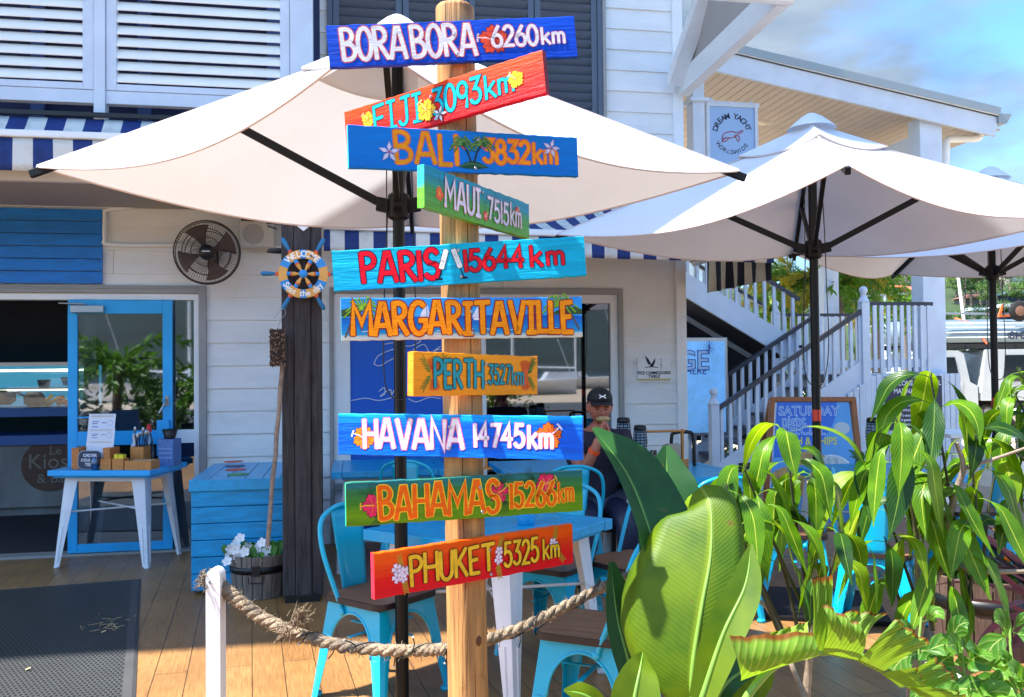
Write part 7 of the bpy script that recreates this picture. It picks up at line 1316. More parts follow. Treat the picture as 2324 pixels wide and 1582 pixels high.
b.add([ra2-uzz*(tk*.45)+V((0, .03, 0)), rb_-uzz*(tk*.45)+V((0, .03, 0)), rb_-uzz*(tk*.45)+DY, ra2-uzz*(tk*.45)+DY], [(0, 1, 2, 3)]); b.build('soffit_boards', mat('soffit_cream', (196, 182, 168), .6, var=.06, vs=2), er)
b = MB(); g = rb_+V((.09, 0, -.06)); b.prism([(-.09, -.06), (.03, -.06), (.1, .05), (.11, .07), (-.09, .07)], g+V((0, -.06, 0)), uxx, uzz, -5.5); b.build('gutter', m_roof, er)
b = MB(); b.tube(spline([onY(2222, 306, YR+.3), onY(2215, 314, YR+.3), onY(2160, 316, YR+.3), onY(2150, 318, YR+.3), onY(2146, 335, YR+.3), onY(2143, 420, YR+.3)], 5), .05, 10); b.build('downpipe', m_white, er)
fz_ = lambda x: ra2.z+(x-ra2.x)*sl.z/sl.x-tk*.66
b = MB(); b.box((xc0, YR+.06, 0), (xc1, YR+.31, fz_(xc1))); b.build('column', m_bw, er, bevel=.006); b = MB(); b.box((xc0+.06, YS+.24, SZ(380, 2110)), (xc1-.03, YS+5, SZ(290, 2110))); b.build('side_beam', m_bw, er)
c0_, c1_ = SX(1566, 300, YR+.3), SX(1592, 300, YR+.3)
b = MB(); b.box((c0_, YR+.2, 2.9), (c1_, YR+.42, fz_(c1_))); b.box((c0_-.05, YR+.15, SZ(213, 1580)), (c1_+.05, YR+.47, SZ(205, 1580))); b.build('column', m_bw, er, bevel=.004)
c0_ = SX(1868, 600, 13.0); b = MB(); b.box((c0_, 13.0, 0), (SX(1902, 600, 13.0), 13.25, 4.2)); b.build('column', m_bw, er, bevel=.005)
b = MB(); cl_ = onY(1738, 270, YR+1.6); b.lathe([(.18, .05), (.17, -.02), (.1, -.07), (0, -.09)], 20, cl_); b.build('ceiling_light', mat('opal', (226, 214, 190), .4), er)
# hanging turtle sign
YD = YR+.3; d0, d1 = onY(1602, 352, YD), onY(1717, 239, YD); ds = thing('yacht_sign', 'square pale blue hanging sign with a drawn turtle under the entry roof', 'sign', V((d0.x, YD, d1.z))); d0.z = d1.z-(d1.x-d0.x)*1.22
b = MB(); b.bar(onY(1588, 232, YD), onY(1722, 240, YD), .035, .05); b.bar((d0.x+.08, YD, d1.z), (d0.x+.08, YD, d1.z+.07), .03, .03); b.bar((d1.x-.08, YD, d1.z), (d1.x-.08, YD, d1.z+.05), .03, .03); b.build('hanger', m_bw, ds)
b = MB(); e = .045; b.box((d0.x, YD-.03, d0.z), (d0.x+e, YD+.03, d1.z)); b.box((d1.x-e, YD-.03, d0.z), (d1.x, YD+.03, d1.z)); b.box((d0.x+e, YD-.03, d1.z-e), (d1.x-e, YD+.03, d1.z)); b.box((d0.x+e, YD-.03, d0.z), (d1.x-e, YD+.03, d0.z+e)); b.build('frame', m_bw, ds, bevel=.004)
b = MB(); b.box((d0.x+e, YD-.012, d0.z+e), (d1.x-e, YD+.01, d1.z-e)); b.build('face', mat('sign_pale', (150, 182, 222), .4), ds)
b = MB(); W_ = d1.x-d0.x; cc = V(((d0.x+d1.x)/2, YD-.0135, d1.z-W_*.56)); r_ = W_*.33
for i, c in enumerate('DREAM YACHT'): a = 163-i*14.2; put_text(b, c, cc+V((r_*cos(rad(a)), 0, r_*sin(rad(a)))), V((sin(rad(a)), 0, -cos(rad(a)))), V((cos(rad(a)), 0, sin(rad(a)))), W_*.145, bold=.0025)
for i, c in enumerate('WORLDWIDE'): a = 216+i*13.5; put_text(b, c, cc+V((r_*cos(rad(a)), 0, r_*sin(rad(a)))), V((-sin(rad(a)), 0, cos(rad(a)))), V((-cos(rad(a)), 0, -sin(rad(a)))), W_*.11, bold=.001)
tt = lambda x, y: cc+V((x*W_, -.001, y*W_))
b.tube(spline([tt(-.2, -.1), tt(-.16, .0), tt(-.02, .05), tt(.1, .03), tt(.19, .08), tt(.2, .05), tt(.12, .0), tt(.02, -.06), tt(-.1, -.07), tt(-.2, -.1)], 5), .006, 5, mi=1); b.tube(spline([tt(.06, -.01), tt(.14, -.05), tt(.12, -.13), tt(.08, -.08), tt(.04, -.02)], 5), .006, 5, mi=1); b.tube(spline([tt(-.12, -.06), tt(-.2, -.14), tt(-.13, -.13), tt(-.05, -.06)], 5), .006, 5, mi=1); b.build('lettering', [m_navy, mat('turtle_red', (160, 70, 80), .5)], ds)
# marina notice board
n0, n1 = onY(2010, 955, YS-.07), onY(2136, 853, YS-.07); mn = thing('notice_board', 'navy notice board with white welcome text on the beadboard skirt', 'notice board', V((n0.x, YS-.07, n0.z))); nz0 = n0.z-.12
b = MB(); b.box((n0.x, YS-.075, nz0), (n1.x, YS-.057, n1.z)); b.build('panel', m_navy, mn, bevel=.003); b = MB(); mx_ = (n0.x+n1.x)/2; nw = n1.x-n0.x
y_ = YS-.077; z = n1.z-.09
for s_, sz, dz_ in (('WELCOME TO CORAL', .088, .1), ('MARINA RESORT', .088, .12), ('Please note all areas and', .047, .058), ('of the marina including', .047, .058), ('and pool are private', .047, .07), ('To ensure the safety of', .047, .058), ('of guests and visitors, all', .047, .058), ('marina instructions', .047, .06), ('of our staff apply', .047, .07), ('Enjoy', .055, .06)): put_text(b, s_, (mx_, y_, z), uxx, uzz, sz, bold=.0012, xs=.86); z -= dz_
b.build('lettering', mat('white_print', (222, 226, 236), .5), mn)
# A-frame
AD = 7.2; a0, a1, a2, a3 = atD(1757, 903, AD), atD(1929, 903, AD), atD(1962, 1225, AD-.25), atD(1735, 1225, AD-.25); a2.z = a3.z = 0
af = thing('a_frame_board', 'timber framed blue A-frame board advertising Saturday night fish and chips', 'A-frame sign', lerp(a2, a3, .5)); axu = (a1-a0).normalized(); dn = (lerp(a3, a2, .5)-lerp(a0, a1, .5)).normalized(); nrm = axu.cross(-dn).normalized(); Wd = (a1-a0).length; Ht = (lerp(a3, a2, .5)-lerp(a0, a1, .5)).length; k_ = ((a2-a3).length-Wd)/2
pt = lambda u, v, l=0.0: a0+axu*(u*Wd+(u-.5)*2*k_*v)+dn*(v*Ht)+nrm*l
b = MB(); b.bar(pt(-.03, 0), pt(-.03, 1), .04, .05, up=nrm); b.bar(pt(1.03, 0), pt(1.03, 1), .04, .05, up=nrm); b.bar(pt(-.055, .012, .002), pt(1.055, .012, .002), .04, .05, up=nrm); b.bar(pt(-.0, .84, .002), pt(1.0, .84, .002), .04, .05, up=nrm)
bk = fh*.5; b.bar(pt(-.03, .01, -.03), V(tuple(pt(-.03, 1)+bk)[:2]+(0,)), .04, .04, up=nrm); b.bar(pt(1.03, .01, -.03), V(tuple(pt(1.03, 1)+bk)[:2]+(0,)), .04, .04, up=nrm); b.build('frame', mat('aframe_wood', (150, 92, 48), .5, var=.2, vs=5, st=(6, 6, 1)), af, bevel=.004)
b = MB(); b.add([pt(.03, .03, .012), pt(.97, .03, .012), pt(.99, .8, .012), pt(.01, .8, .012)], [(3, 2, 1, 0)]); po = b.build('poster', mat('poster_light', (84, 160, 228), .35, var=.08, vs=2), af, solid=.004)
b = MB(); P3 = lambda u, v, l: pt(u, v, .0165+l)
b.add([P3(.03, .03, 0)]+[P3(.03+.8*cos(rad(t))*.97, .03+.36*sin(rad(t)), 0) for t in range(0, 91, 10)], [tuple(range(11))], 0)
for s_, u, v, sz, mi in (('SATURDAY', .44, .09, .108, 1), ('night', .25, .152, .11, 1), ('SPECIAL', .38, .215, .108, 1)):
    put_text(b, s_, P3(u, v, .001), axu, -dn, sz, 1, bold=.0035, xs=.9); put_text(b, s_, P3(u, v, .002), axu, -dn, sz, 0, bold=-.0012, xs=.9)
put_text(b, 'FISH & CHIPS', P3(.47, .285, .001), axu, -dn, .085, 2, bold=.002, xs=.85); put_text(b, 'ONLY', P3(.62, .42, .001), axu, -dn, .09, 3, bold=.002)
def disc(u, v, ru, rv, l, mi): b.add([P3(u+ru*cos(t*pi/12), v+rv*sin(t*pi/12), l) for t in range(24)], [tuple(range(24))[::-1]], mi)
disc(.7, .47, .24, .1, .0006, 3); disc(.7, .46, .2, .08, .001, 4); disc(.4, .4, .25, .05, .0008, 5); disc(.3, .52, .3, .08, .0007, 5); disc(.6, .6, .3, .06, .0009, 5); disc(.85, .2, .1, .04, .0008, 4)
b.build('poster_print', [mat('poster_royal', (36, 104, 214), .35), mat('poster_outline', (196, 226, 246), .4), mat('poster_yellow', (214, 214, 96), .4), mat('poster_white', (206, 222, 236), .4), mat('dip', (186, 204, 214), .5), mat('batter', (186, 152, 96), .6, var=.3, vs=14)], po)
# ------------------------------------------------------------------ car park: white ute with a dinghy on its rack
UD = 21.0
def UP(px, py, dd=0.0): return atD(px, py, UD+dd)
ugr = -.125
ut = thing('white_ute', 'white ute with an orange strapped dinghy on its roof rack, parked beyond the stairs', 'ute', CW(11.3, 21.0, ugr)); uR = cr.copy(); uR.z = 0; uR.normalize(); uF = V((-uR.y, uR.x, 0))
u0x = (2150-IW/2)/FPX*UD
def UB(x, z, y=0.0): q_ = CW(0, UD, 0); return q_+uR*(x)+uF*y+V((0, 0, z))
m_car = mat('car_white', (172, 178, 180), .25, coat=.6, var=.02); m_cg = mat('car_glass', (18, 24, 32), .08, coat=.8); m_tyre = mat('tyre', (14, 14, 15), .8); m_alu = mat('dinghy_alloy', (120, 138, 148), .45, metal=.3, var=.1, vs=2)
xA = u0x-1.6
def up_poly(poly, y0, y1, m_, name, par, bev=.02):
    b = MB(); b.prism([(0, 0)]*0+poly, UB(0, 0, y0), uR, uzz, -(y1-y0)); return b.build(name, m_, par, bevel=bev, fixn=True)
up_poly([(xA, .45), (xA+2.3, .38), (xA+2.3, .95), (xA+2.12, 1.05), (xA+1.98, 1.72), (xA+1.85, 1.8), (xA+.9, 1.8), (xA+.3, 1.1), (xA-.8, 1.0), (xA-.95, .85), (xA-.95, .5)], 0, 1.7, m_car, 'cab', ut, .03)
up_poly([(xA+2.36, .6), (xA+4.9, .6), (xA+4.9, 1.82), (xA+2.5, 1.82)], -.02, 1.72, m_car, 'canopy', ut, .04)
up_poly([(xA+2.9, 1.05), (xA+4.6, 1.05), (xA+4.55, 1.68), (xA+2.95, 1.68)], -.035, -.022, m_cg, 'canopy_window', ut, .005)
up_poly([(xA+1.1, 1.12), (xA+1.86, 1.12), (xA+1.76, 1.64), (xA+1.1, 1.64)], -.02, -.002, m_cg, 'side_window', ut, .005); up_poly([(xA+.42, 1.12), (xA+1.0, 1.12), (xA+1.0, 1.64), (xA+.86, 1.64)], -.02, -.002, m_cg, 'side_window', ut, .005)
up_poly([(xA+1.05, .55), (xA+1.9, .55), (xA+1.95, 1.08), (xA+1.05, 1.08)], -.012, -.001, m_car, 'door', ut, .004); b = MB(); b.bar(UB(xA+1.7, .98, -.03), UB(xA+1.85, .98, -.03), .02, .03); b.build('door_handle', m_black, ut)
up_poly([(xA+3.4, .75), (xA+3.7, .75), (xA+3.7, .95), (xA+3.4, .95)], -.03, -.021, mat('tail_red', (196, 30, 36), .4), 'red_panel', ut, .003)
for x in (xA-.3, xA+3.3):
    for y in (.0, 1.5):
        c = UB(x, .37+ugr, y+.1); w_ = MB(); w_.lathe([(.2, -.1), (.34, -.11), (.37, -.06), (.37, .06), (.34, .11), (.2, .1)], 24, c, ax=uF); wo_ = w_.build('wheel', m_tyre, ut); b = MB(); b.lathe([(0, -.112), (.06, -.115), (.2, -.1), (.2, .1), (0, .1)], 16, c, ax=uF); b.build('rim', m_steel, wo_)
b = MB(); b.bar(UB(xA+.6, 1.9, .1), UB(xA+5, 1.9, .1), .06, .12); b.bar(UB(xA+.6, 1.9, 1.6), UB(xA+5, 1.9, 1.6), .06, .12)
for x in (.9, 2.1, 3.3, 4.6): b.bar(UB(xA+x, 1.88, .05), UB(xA+x, 1.88, 1.65), .06, .06)
b.build('roof_rack', m_black, ut)
dg = thing('dinghy', 'upturned aluminium dinghy with registration letters strapped to the ute roof', 'boat', UB(xA+2.6, 1.98, .8)); b = MB()
def hull(u, v): x = lerp(xA-.1, xA+5.6, u); a = pi*v; w_ = .78*min(1, (u*3.2)**.6 if u < .3 else 1); h = .58*(1-.12*(2*u-1)**2); return UB(x, 1.99+h*sin(a)**.55*(1 if sin(a) > 0 else 0), .85-w_*cos(a))
b.grid(hull, 24, 16); b.build('hull', m_alu, dg, solid=.01); b = MB()
for z, k in ((.12, .0), (.24, .01), (.36, .03), (.46, .08)): b.tube([UB(lerp(xA+.8, xA+5.5, t/10), 1.99+z, .85-.79+k+.0) for t in range(11)], .012, 5)
b.build('strakes', m_white, dg)
b = MB(); nrm = -uF
for s_, x, sz in (('EA048', xA+3.45, .26), ('Q', xA+3.1, .12)): put_text(b, s_, UB(x, 2.14, .04), -uR, uzz, sz, bold=.004)
b.build('registration', m_navy, dg)
sp2 = MB(); p0, p1 = UP(2200, 730, .5), UP(2248, 812, -.1); sp2.tube([UB(xA+2.2, 2.6, .8), UB(xA+2.3, 2.45, .25), UB(xA+2.55, 1.95, .02)], .03, 6); tag(sp2.build('tie_strap', mat('strap_orange', (226, 96, 60), .6)), 'orange tie down strap over the upturned dinghy', 'strap')
tr_ = thing('boat_trolley', 'orange boat trolley with a black wheel resting on the upturned dinghy', 'trolley', UB(xA+3.2, 2.6, .8)); b = MB(); b.bar(UB(xA+1.6, 2.72, .5), UB(xA+5, 2.66, .5), .05, .05); b.bar(UB(xA+3, 2.62, .3), UB(xA+4.6, 2.72, .4), .05, .05, 1); b.bar(UB(xA+3.0, 2.6, .3), UB(xA+3.1, 2.9, .3), .05, .05, 1); b.bar(UB(xA+4.2, 2.6, .3), UB(xA+4.3, 2.8, .3), .06, .06, 1); b.build('trolley_frame', [m_steel, mat('trolley_orange', (222, 110, 50), .5)], tr_)
b = MB(); b.lathe([(.06, -.05), (.22, -.06), (.25, 0), (.22, .06), (.06, .05)], 20, UP(2312, 706), ax=uF); b.build('wheel', m_tyre, tr_); b = MB(); b.lathe([(0, -.062), (.1, -.064), (.13, -.05)], 14, UP(2312, 706), ax=uF, caps=False); b.build('rim', mat('rusty_rim', (120, 84, 66), .6), tr_)
b = MB(); pm0 = atD(2210, 790, 30); pm0.z = -.1; b.tube([pm0, atD(2170, 600, 30), atD(2140, 300, 30)], [.05, .05, .04], 8); tag(b.build('yacht_mast', m_white), 'thin pale mast leaning behind the white column', 'mast')
for k, (px, d, lab, c) in enumerate(((1990, 24, 'small white car seen between the landing balusters', (226, 228, 230)), (2075, 30, 'silver car far behind the landing balusters', (176, 180, 184)), (1930, 28, 'red car glimpsed behind the landing balusters', (176, 40, 40)))):
    p = atD(px, 800, d); p.z = -.12; cr_ = thing('parked_car', lab, 'car', p, 'cars parked beyond the stairs'); mk = mat('car_paint_%d' % k, c, .25, coat=.6); b = MB(); b.prism([(-2.1, .35), (2.1, .35), (2.15, .8), (1.3, .95), (.8, 1.42), (-.9, 1.45), (-1.6, .98), (-2.15, .9)], p-uF*.8, uR, uzz, -1.65); b.build('body', mk, cr_, bevel=.06, fixn=True)
    b = MB(); b.prism([(-1.35, .98), (1.1, .98), (.72, 1.34), (-.85, 1.36)], p-uF*.812, uR, uzz, .004); b.build('windows', m_cg, cr_)
    for x in (-1.3, 1.3): b = MB(); b.lathe([(.0, -.1), (.2, -.1), (.33, -.08), (.33, .08), (0, .09)], 18, p+uR*x-uF*.75+V((0, 0, .33)), ax=uF); b.build('wheel', m_tyre, cr_)
# ------------------------------------------------------------------ vegetation and houses on the hill
m_lv = [mat('crown_%d' % i, c, .7, var=.45, vs=v_, trans=.25, lo=.3, hi=.7) for i, (c, v_) in enumerate((((62, 96, 34), .9), ((84, 116, 42), 1.2), ((44, 78, 34), .7), ((104, 132, 52), 1.5)))]
m_trunk = mat('trunk_grey', (128, 112, 96), .9, var=.3, vs=2, bump=.5)
def tree_proto(seed, mi, H_=7.0, W_=5.0, nl=1500, ls=.34):
    rr = random.Random(seed); t = thing('hill_tree', 'x', 'tree', (0, 0, 0), 'trees on the hillside'); b = MB(); b.tube(spline([(0, 0, -.6), (.1, 0, H_*.3), (-.1, .1, H_*.55), (0, 0, H_*.8)], 4), [.26, .25, .24, .23, .2, .18, .16, .14, .12, .1, .08, .06, .05], 7)
    cl = []
    for i in range(13): a = rr.uniform(0, 6.28); r_ = W_*.36*rr.random()**.5; cl.append((V((r_*cos(a), r_*sin(a), H_*rr.uniform(.45, .92))), rr.uniform(.16, .28)*W_))
    for c, r_ in cl[:7]: b.tube(spline([(0, 0, H_*.4), tuple(lerp(V((0, 0, H_*.5)), c, .6)), tuple(c)], 3), [.12, .1, .09, .08, .06, .05, .03], 5)
    b.build('trunk', m_trunk, t); b = MB()
    for i in range(nl):
        c, r_ = rr.choice(cl); d = V((rr.gauss(0, 1), rr.gauss(0, 1), rr.gauss(0, 1))).normalized(); p = c+V((d.x, d.y, d.z*.75))*r_*rr.uniform(.55, 1.05); u = V((rr.gauss(0, 1), rr.gauss(0, 1), rr.gauss(0, .6))).normalized(); w = (u.cross(d+V((0, 0, .3)))).normalized(); s = ls*rr.uniform(.5, 1.1)
        b.add([p-u*s*.5, p+w*s*.28, p+u*s*.5, p-w*s*.28], [(0, 1, 2, 3)])
    b.build('crown', m_lv[mi], t); return t
def copy_to(p, proto, first, label, s, rz, sz=None):
    o = proto if first else copy_tree(proto); o.location = p; o.rotation_euler.z = rz; o.scale = (s, s, sz or s); o['label'] = label; return o
def onHill(px, py):
    d_ = ray(px, py)/FPX; t = 45.0
    while t < 330: 
        p = CP+d_*t
        if p.z < hill_h(p.x, p.y): break
        t += .5
    return t
protos = [tree_proto(41, 0), tree_proto(42, 1, 6, 5.5), tree_proto(43, 2, 8.5, 4.8), tree_proto(44, 3, 5.0, 5.2)]; used = [False]*4; rr = random.Random(9)
labs = ['mid green rounded tree on the hillside', 'fresh green spreading tree on the hillside', 'tall dark green tree on the hillside', 'low yellow green tree on the hillside']
spots = []
for i in range(78):
    px = rr.uniform(1700, 2420); d = 46+rr.random()**.8*210; spots.append((px, d))
HP = ((2040, 682, 30), (2080, 672, 62), (2002, 662, 40), (2218, 692, 66), (2226, 716, 40), (2300, 724, 70), (2316, 684, 60), (2330, 642, 90), (1950, 738, 50))
spots = [(x, d) for x, d in spots if not any(abs(x-hx) < hw*.55+2.2/d*2000 and onHill(hx, hy)*1.02 > d > onHill(hx, hy)*.45 for hx, hy, hw in HP)]
spots += [(x, rr.uniform(50, 76)) for x in range(1720, 2400, 20)]
for hx, hy, hw in HP: spots += [(hx+rr.uniform(-.9, .9)*hw, onHill(hx, hy)*rr.uniform(1.06, 1.25)) for _ in range(5)]
spots += [(rr.uniform(1720, 2400), rr.uniform(79, 110)) for _ in range(16)]
for px, d in sorted(spots, key=lambda s: -s[1]):
    p = atD(px, 800, d); p.z = hill_h(p.x, p.y)-.1; k = rr.randrange(4); s = rr.uniform(.6, 1.05)*(1 if d > 115 else .5 if d > 78 else .32); copy_to(p, protos[k], not used[k], labs[k], s, rr.uniform(0, 6), s*rr.uniform(.85, 1.15)); used[k] = True
def house(name, label, px, py, d, W_, D_, H_, cw, croof, hip=True, wins=3, rz=0):
    p = atD(px, py, d); t = thing(name, label, 'house', p); a = -YAW+rz; e_ = V((cos(a), sin(a), 0)); g = V((-e_.y, e_.x, 0)); mw = mat('wall_'+label[:12], cw, .8, var=.06); mr_ = mat('roof_'+label[:12], croof, .7, var=.15)
    b = MB(); b.prism([(-W_/2, -5), (W_/2, -5), (W_/2, H_), (-W_/2, H_)], p, e_, uzz, -D_); b.build('wall', mw, t); o = .5
    b = MB()
    if hip:
        rh_ = W_*.16; q = [p+e_*x+g*y+uzz*z for x, y, z in ((-W_/2-o, -o, H_), (W_/2+o, -o, H_), (W_/2+o, D_+o, H_), (-W_/2-o, D_+o, H_), (-W_*.2, D_/2, H_+rh_), (W_*.2, D_/2, H_+rh_))]; b.add(q, [(0, 1, 5, 4), (1, 2, 5), (2, 3, 4, 5), (3, 0, 4), (3, 2, 1, 0)])
    else: b.prism([(-W_/2-o, H_), (W_/2+o, H_), (W_/2+o, H_+.4), (-W_/2-o, H_+.4)], p-g*o, e_, uzz, -(D_+2*o))
    b.build('roof', mr_, t)
    for k in range(int(H_/2.7)):
        for i in range(wins):
            x = lerp(-W_/2, W_/2, (i+.5)/wins); b = MB(); ww = W_/wins*.32; b.prism([(x-ww, .7+2.8*k), (x+ww, .7+2.8*k), (x+ww, 2.1+2.8*k), (x-ww, 2.1+2.8*k)], p-g*.02, e_, uzz, -.06); b.build('window', m_cg, t)
    return t
def hh(lab, px, py, w_, h_, cw, croof, hip, wins): d = onHill(px, py); s_ = d/FPX; house('hill_house', lab, px, py, d, w_*s_, w_*s_*.6, h_*s_, cw, croof, hip, wins)
hh('terracotta villa tower on the hillside, narrow and tall', 2040, 682, 30, 30, (206, 110, 66), (196, 96, 56), True, 2)
hh('long salmon roofed villa wing right of the terracotta tower', 2080, 672, 62, 14, (222, 150, 110), (206, 104, 70), True, 5)
hh('salmon villa far left on the hillside above the palms', 2002, 662, 40, 12, (224, 166, 130), (206, 114, 80), True, 3)
hh('brown hip roofed bungalow on the hillside left of the third umbrella pole', 2218, 692, 66, 15, (130, 116, 106), (122, 82, 68), True, 3)
hh('white flat roofed house stepping down the hill behind the third pole', 2226, 716, 40, 11, (200, 206, 210), (216, 220, 224), False, 2)
hh('white roofed house with dark walls at the right edge', 2300, 724, 70, 26, (44, 50, 70), (206, 212, 220), True, 4)
hh('dark blue house with a steel roof at the right edge', 2316, 684, 60, 16, (52, 56, 68), (96, 120, 156), False, 3)
hh('large cream apartment house high on the hill at the right edge', 2330, 642, 90, 28, (214, 206, 188), (190, 192, 188), False, 6)
hh('tan town house low between the trees left of the white column', 1950, 738, 50, 20, (176, 146, 116), (120, 100, 86), True, 3)
# foxtail palms behind the stairs
m_fr = [mat('palm_green', (96, 140, 34), .5, var=.35, vs=3, trans=.35), mat('palm_gold', (170, 160, 44), .5, var=.3, vs=3, trans=.35)]
def palm_tree(p, H_, nf, L_, seed, gold=.15, label='', lw=.02):
    rr = random.Random(seed); t = thing('palm_tree', label, 'palm tree', p, 'foxtail palms behind the stairs'); b = MB(); b.tube([p+V((0, 0, H_*i/8)) for i in range(9)], [lerp(.11, .07, i/8) for i in range(9)], 8); b.build('trunk', m_trunk, t); b = MB(); st = MB(); top = p+V((0, 0, H_))
    for f in range(nf):
        az = f*2.399+rr.uniform(-.3, .3); el = rr.uniform(-.35, 1.25); h = V((cos(az), sin(az), 0)); q = top; pts = [q]
        for i in range(10): q = q+(h*cos(el)+uzz*sin(el))*L_/10; pts.append(q); el -= rr.uniform(.1, .2)
        st.tube(pts, [lerp(.018, .004, i/10) for i in range(11)], 5); mi = 1 if rr.random() < gold else 0
        for i in range(1, 11):
            d = (pts[i]-pts[i-1]).normalized()
            for k in range(9):
                a = rr.uniform(0, 6.28); s = d.cross(uzz).normalized(); u = s.cross(d); o = lerp(pts[i-1], pts[i], rr.random()); dr = (d*.75+(s*cos(a)+u*sin(a))*.8).normalized(); ll = L_*.2*rr.uniform(.7, 1.1)*(1-.4*i/10); w = dr.cross(V((rr.uniform(-1, 1), rr.uniform(-1, 1), rr.uniform(-1, 1)))).normalized()*lw*rr.uniform(.7, 1.2); b.add([o, o+dr*ll*.4+w, o+dr*ll-uzz*ll*.12, o+dr*ll*.4-w], [(0, 1, 2, 3)], mi)
    b.build('fronds', m_fr, t); st.build('frond_stems', m_stem, t); return t
for k, (px, py, d, nf, L_, g_, lab) in enumerate(((1800, 640, 15.5, 20, 1.15, .25, 'foxtail palm with golden fronds seen left of the middle umbrella pole'), (1905, 655, 15, 22, 1.1, .3, 'foxtail palm with golden lower fronds right of the middle umbrella pole'), (1985, 640, 16.5, 22, 1.2, .1, 'bright green foxtail palm behind the newel post ball'), (1850, 680, 18, 16, 1.0, .3, 'lower foxtail palm behind the upper handrail'), (2050, 712, 19, 16, 1.0, .05, 'small green palm behind the landing handrail'), (1760, 720, 17, 16, 1.1, .2, 'foxtail palm low behind the upper stair balusters'))):
    p = atD(px, py, d); z = p.z; p.z = -.12; palm_tree(p, z+.12, nf, L_, 60+k, g_, lab)
def shrub(p, r, label, mi, n=900, ls=.12, seed=0, grp='shrubs behind the stairs'):
    rr = random.Random(seed); t = thing('shrub', label, 'shrub', p, grp); b = MB(); b.tube([p, p+V((0, 0, r))], .03, 6); b.build('stem', m_trunk, t); b = MB(); cl = [(p+V((rr.uniform(-.6, .6)*r, rr.uniform(-.6, .6)*r, rr.uniform(.3, 1.3)*r)), rr.uniform(.35, .6)*r) for _ in range(9)]
    for i in range(n):
        c, r_ = rr.choice(cl); d = V((rr.gauss(0, 1), rr.gauss(0, 1), rr.gauss(0, 1))).normalized(); q = c+d*r_*rr.uniform(.5, 1); u = V((rr.gauss(0, 1), rr.gauss(0, 1), rr.gauss(0, .7))).normalized(); w = u.cross(d).normalized(); s = ls*rr.uniform(.6, 1.2); b.add([q-u*s*.5, q+w*s*.25, q+u*s*.5, q-w*s*.25], [(0, 1, 2, 3)])
    b.build('leaves', m_lv[mi], t)
for k, (px, d, r, lab, mi) in enumerate(((1740, 15, 1.0, 'leafy green shrub behind the upper stair balusters', 1), (1820, 16, .9, 'dense green shrub left of the middle umbrella pole', 0), (1930, 16, .8, 'green shrub below the landing newel post', 3), (2000, 18, .9, 'green shrub behind the landing balusters', 1), (1690, 14.6, .9, 'low green shrub near the building corner behind the stairs', 3), (2060, 24, 1.0, 'round dark shrub left of the white column', 2))):
    p = atD(px, 800, d); p.z = -.12; shrub(p, r, lab, mi, seed=70+k)
pw_ = atD(2010, 800, 60); b = MB(); pw_.z = 0; b.tube([pw_, pw_+V((0, 0, 6.5))], .12, 6); b.bar(pw_+V((-1.6, 0, 6.1)), pw_+V((1.6, 0, 6.3)), .12, .12); b.bar(pw_+V((-1.2, 0, 5.2)), pw_+V((1.2, 0, 5.3)), .1, .1); tag(b.build('power_pole', mat('pole_grey', (190, 196, 196), .7)), 'grey power pole with crossarms on the hillside', 'power pole')
# white table past the deck on the right
wt_ = thing('white_table', 'white table standing past the mango leaves near the car park', 'table', atD(2240, 1060, 8)); q = atD(2240, 940, 9.5); q.z = 0; b = MB(); b.prism([(-.6, -.4), (.6, -.4), (.6, .4), (-.6, .4)], q+V((0, 0, .72)), cr, uF, .04); b.build('tabletop', m_white, wt_, bevel=.005)
for sx_ in (-.5, .5):
    for sy_ in (-.3, .3): b = MB(); b.lathe([(.04, 0), (.05, .3), (.03, .6), (.05, .72)], 10, q+uR*sx_+uF*sy_); b.build('leg', m_white, wt_)
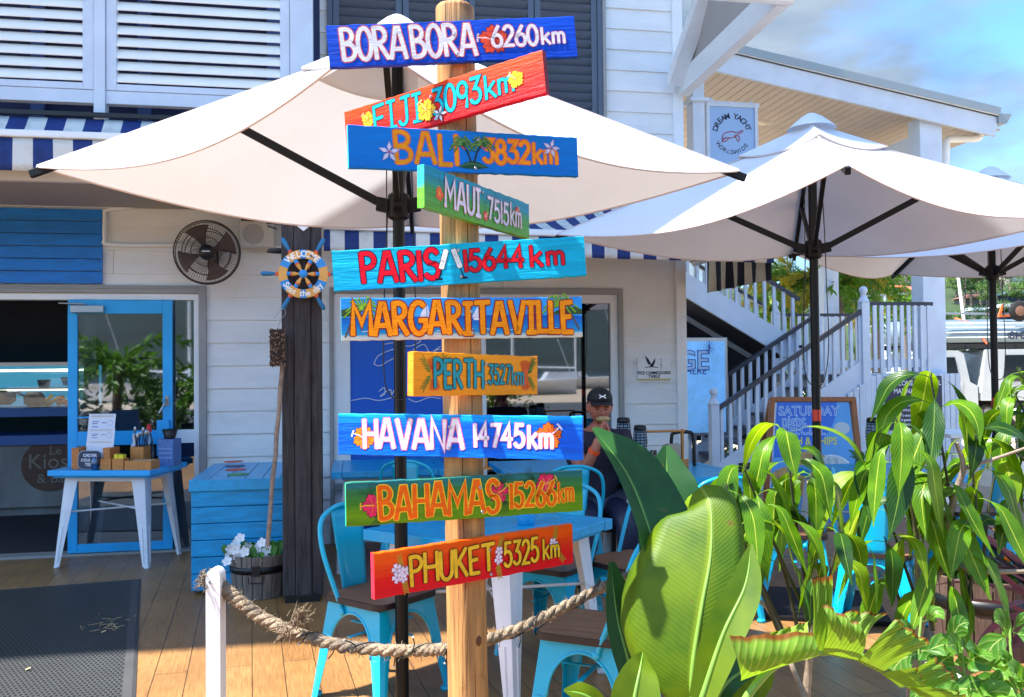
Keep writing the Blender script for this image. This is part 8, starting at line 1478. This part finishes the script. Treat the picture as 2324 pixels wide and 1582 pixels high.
# planting and palms behind the viewer, seen only as reflections in the cafe glass
for k, (x, y, H_, L_) in enumerate(((-2.6, -2.2, 1.2, 1.5), (-4.4, -2.6, 1.6, 1.6))): palm_tree(V((x, y, 0)), H_, 16, L_, 90+k, 0, ('arching palm behind the viewer mirrored in the door glass', 'second arching palm behind the viewer mirrored in the side glass')[k], .035)
for k, (x, y, r) in enumerate(((-3.4, -1.8, .8), (-1.6, -2.6, .8), (-5.5, -2.4, 1.0), (1.8, -2.6, .7), (3.2, -2.8, .9))): shrub(V((x, y, 0)), r, 'leafy shrub behind the viewer mirrored in the cafe glass', k % 3, 700, .16, 120+k, 'shrubs behind the viewer')

b = MB(); b.add([(-900, -900, -.6), (900, -900, -.6), (900, -24, -.6), (-900, -24, -.6)], [(0, 1, 2, 3)]); b.build('sea', mat('sea_water', (10, 40, 58), .12, var=.2, vs=.05, bump=.4, bs=.6), kind='structure')
b = MB(); b.grid(lambda u, v: V((cos(pi+pi*u)*lerp(380, 700, v), sin(pi+pi*u)*lerp(380, 700, v), -1+v*(88+26*sin(u*19)+16*sin(u*41+1)))), 90, 6); b.build('far_hills', mat('far_forest', (32, 48, 44), .95, var=.35, vs=.03), kind='structure')

for k, (x, y, h) in enumerate(((-9, -34, 12), (2, -40, 14), (9, -36, 11), (16, -48, 15), (-18, -44, 13))):
    p = V((x, y, -.55)); yt = thing('moored_yacht', 'white yacht moored behind the viewer, mirrored in the cafe window', 'yacht', p, 'yachts moored behind the viewer'); b = MB()
    b.grid(lambda u, v: p+V((lerp(-4.5, 4.5, u), (v-.5)*2.6*(1-abs(2*u-1)**2.4), 1.1-1.0*sin(pi*v)**.5*0-(.9*sin(pi*v) if 0 < v < 1 else 0)+.25*u)), 20, 8); b.prism([(-2, 1.1), (1.6, 1.1), (1.0, 1.7), (-1.6, 1.7)], p-V((0, -.7, 0)), uxx, uzz, 1.4); b.build('hull', m_white, yt)
    b = MB(); b.tube([p+V((.6, 0, 1)), p+V((.6, 0, h))], .08, 6); b.tube([p+V((.6, 0, 2)), p+V((-3, 0, 2.1))], .06, 6); b.tube([p+V((4.3, 0, 1.3)), p+V((.6, 0, h))], .02, 4); b.build('mast', m_white, yt)
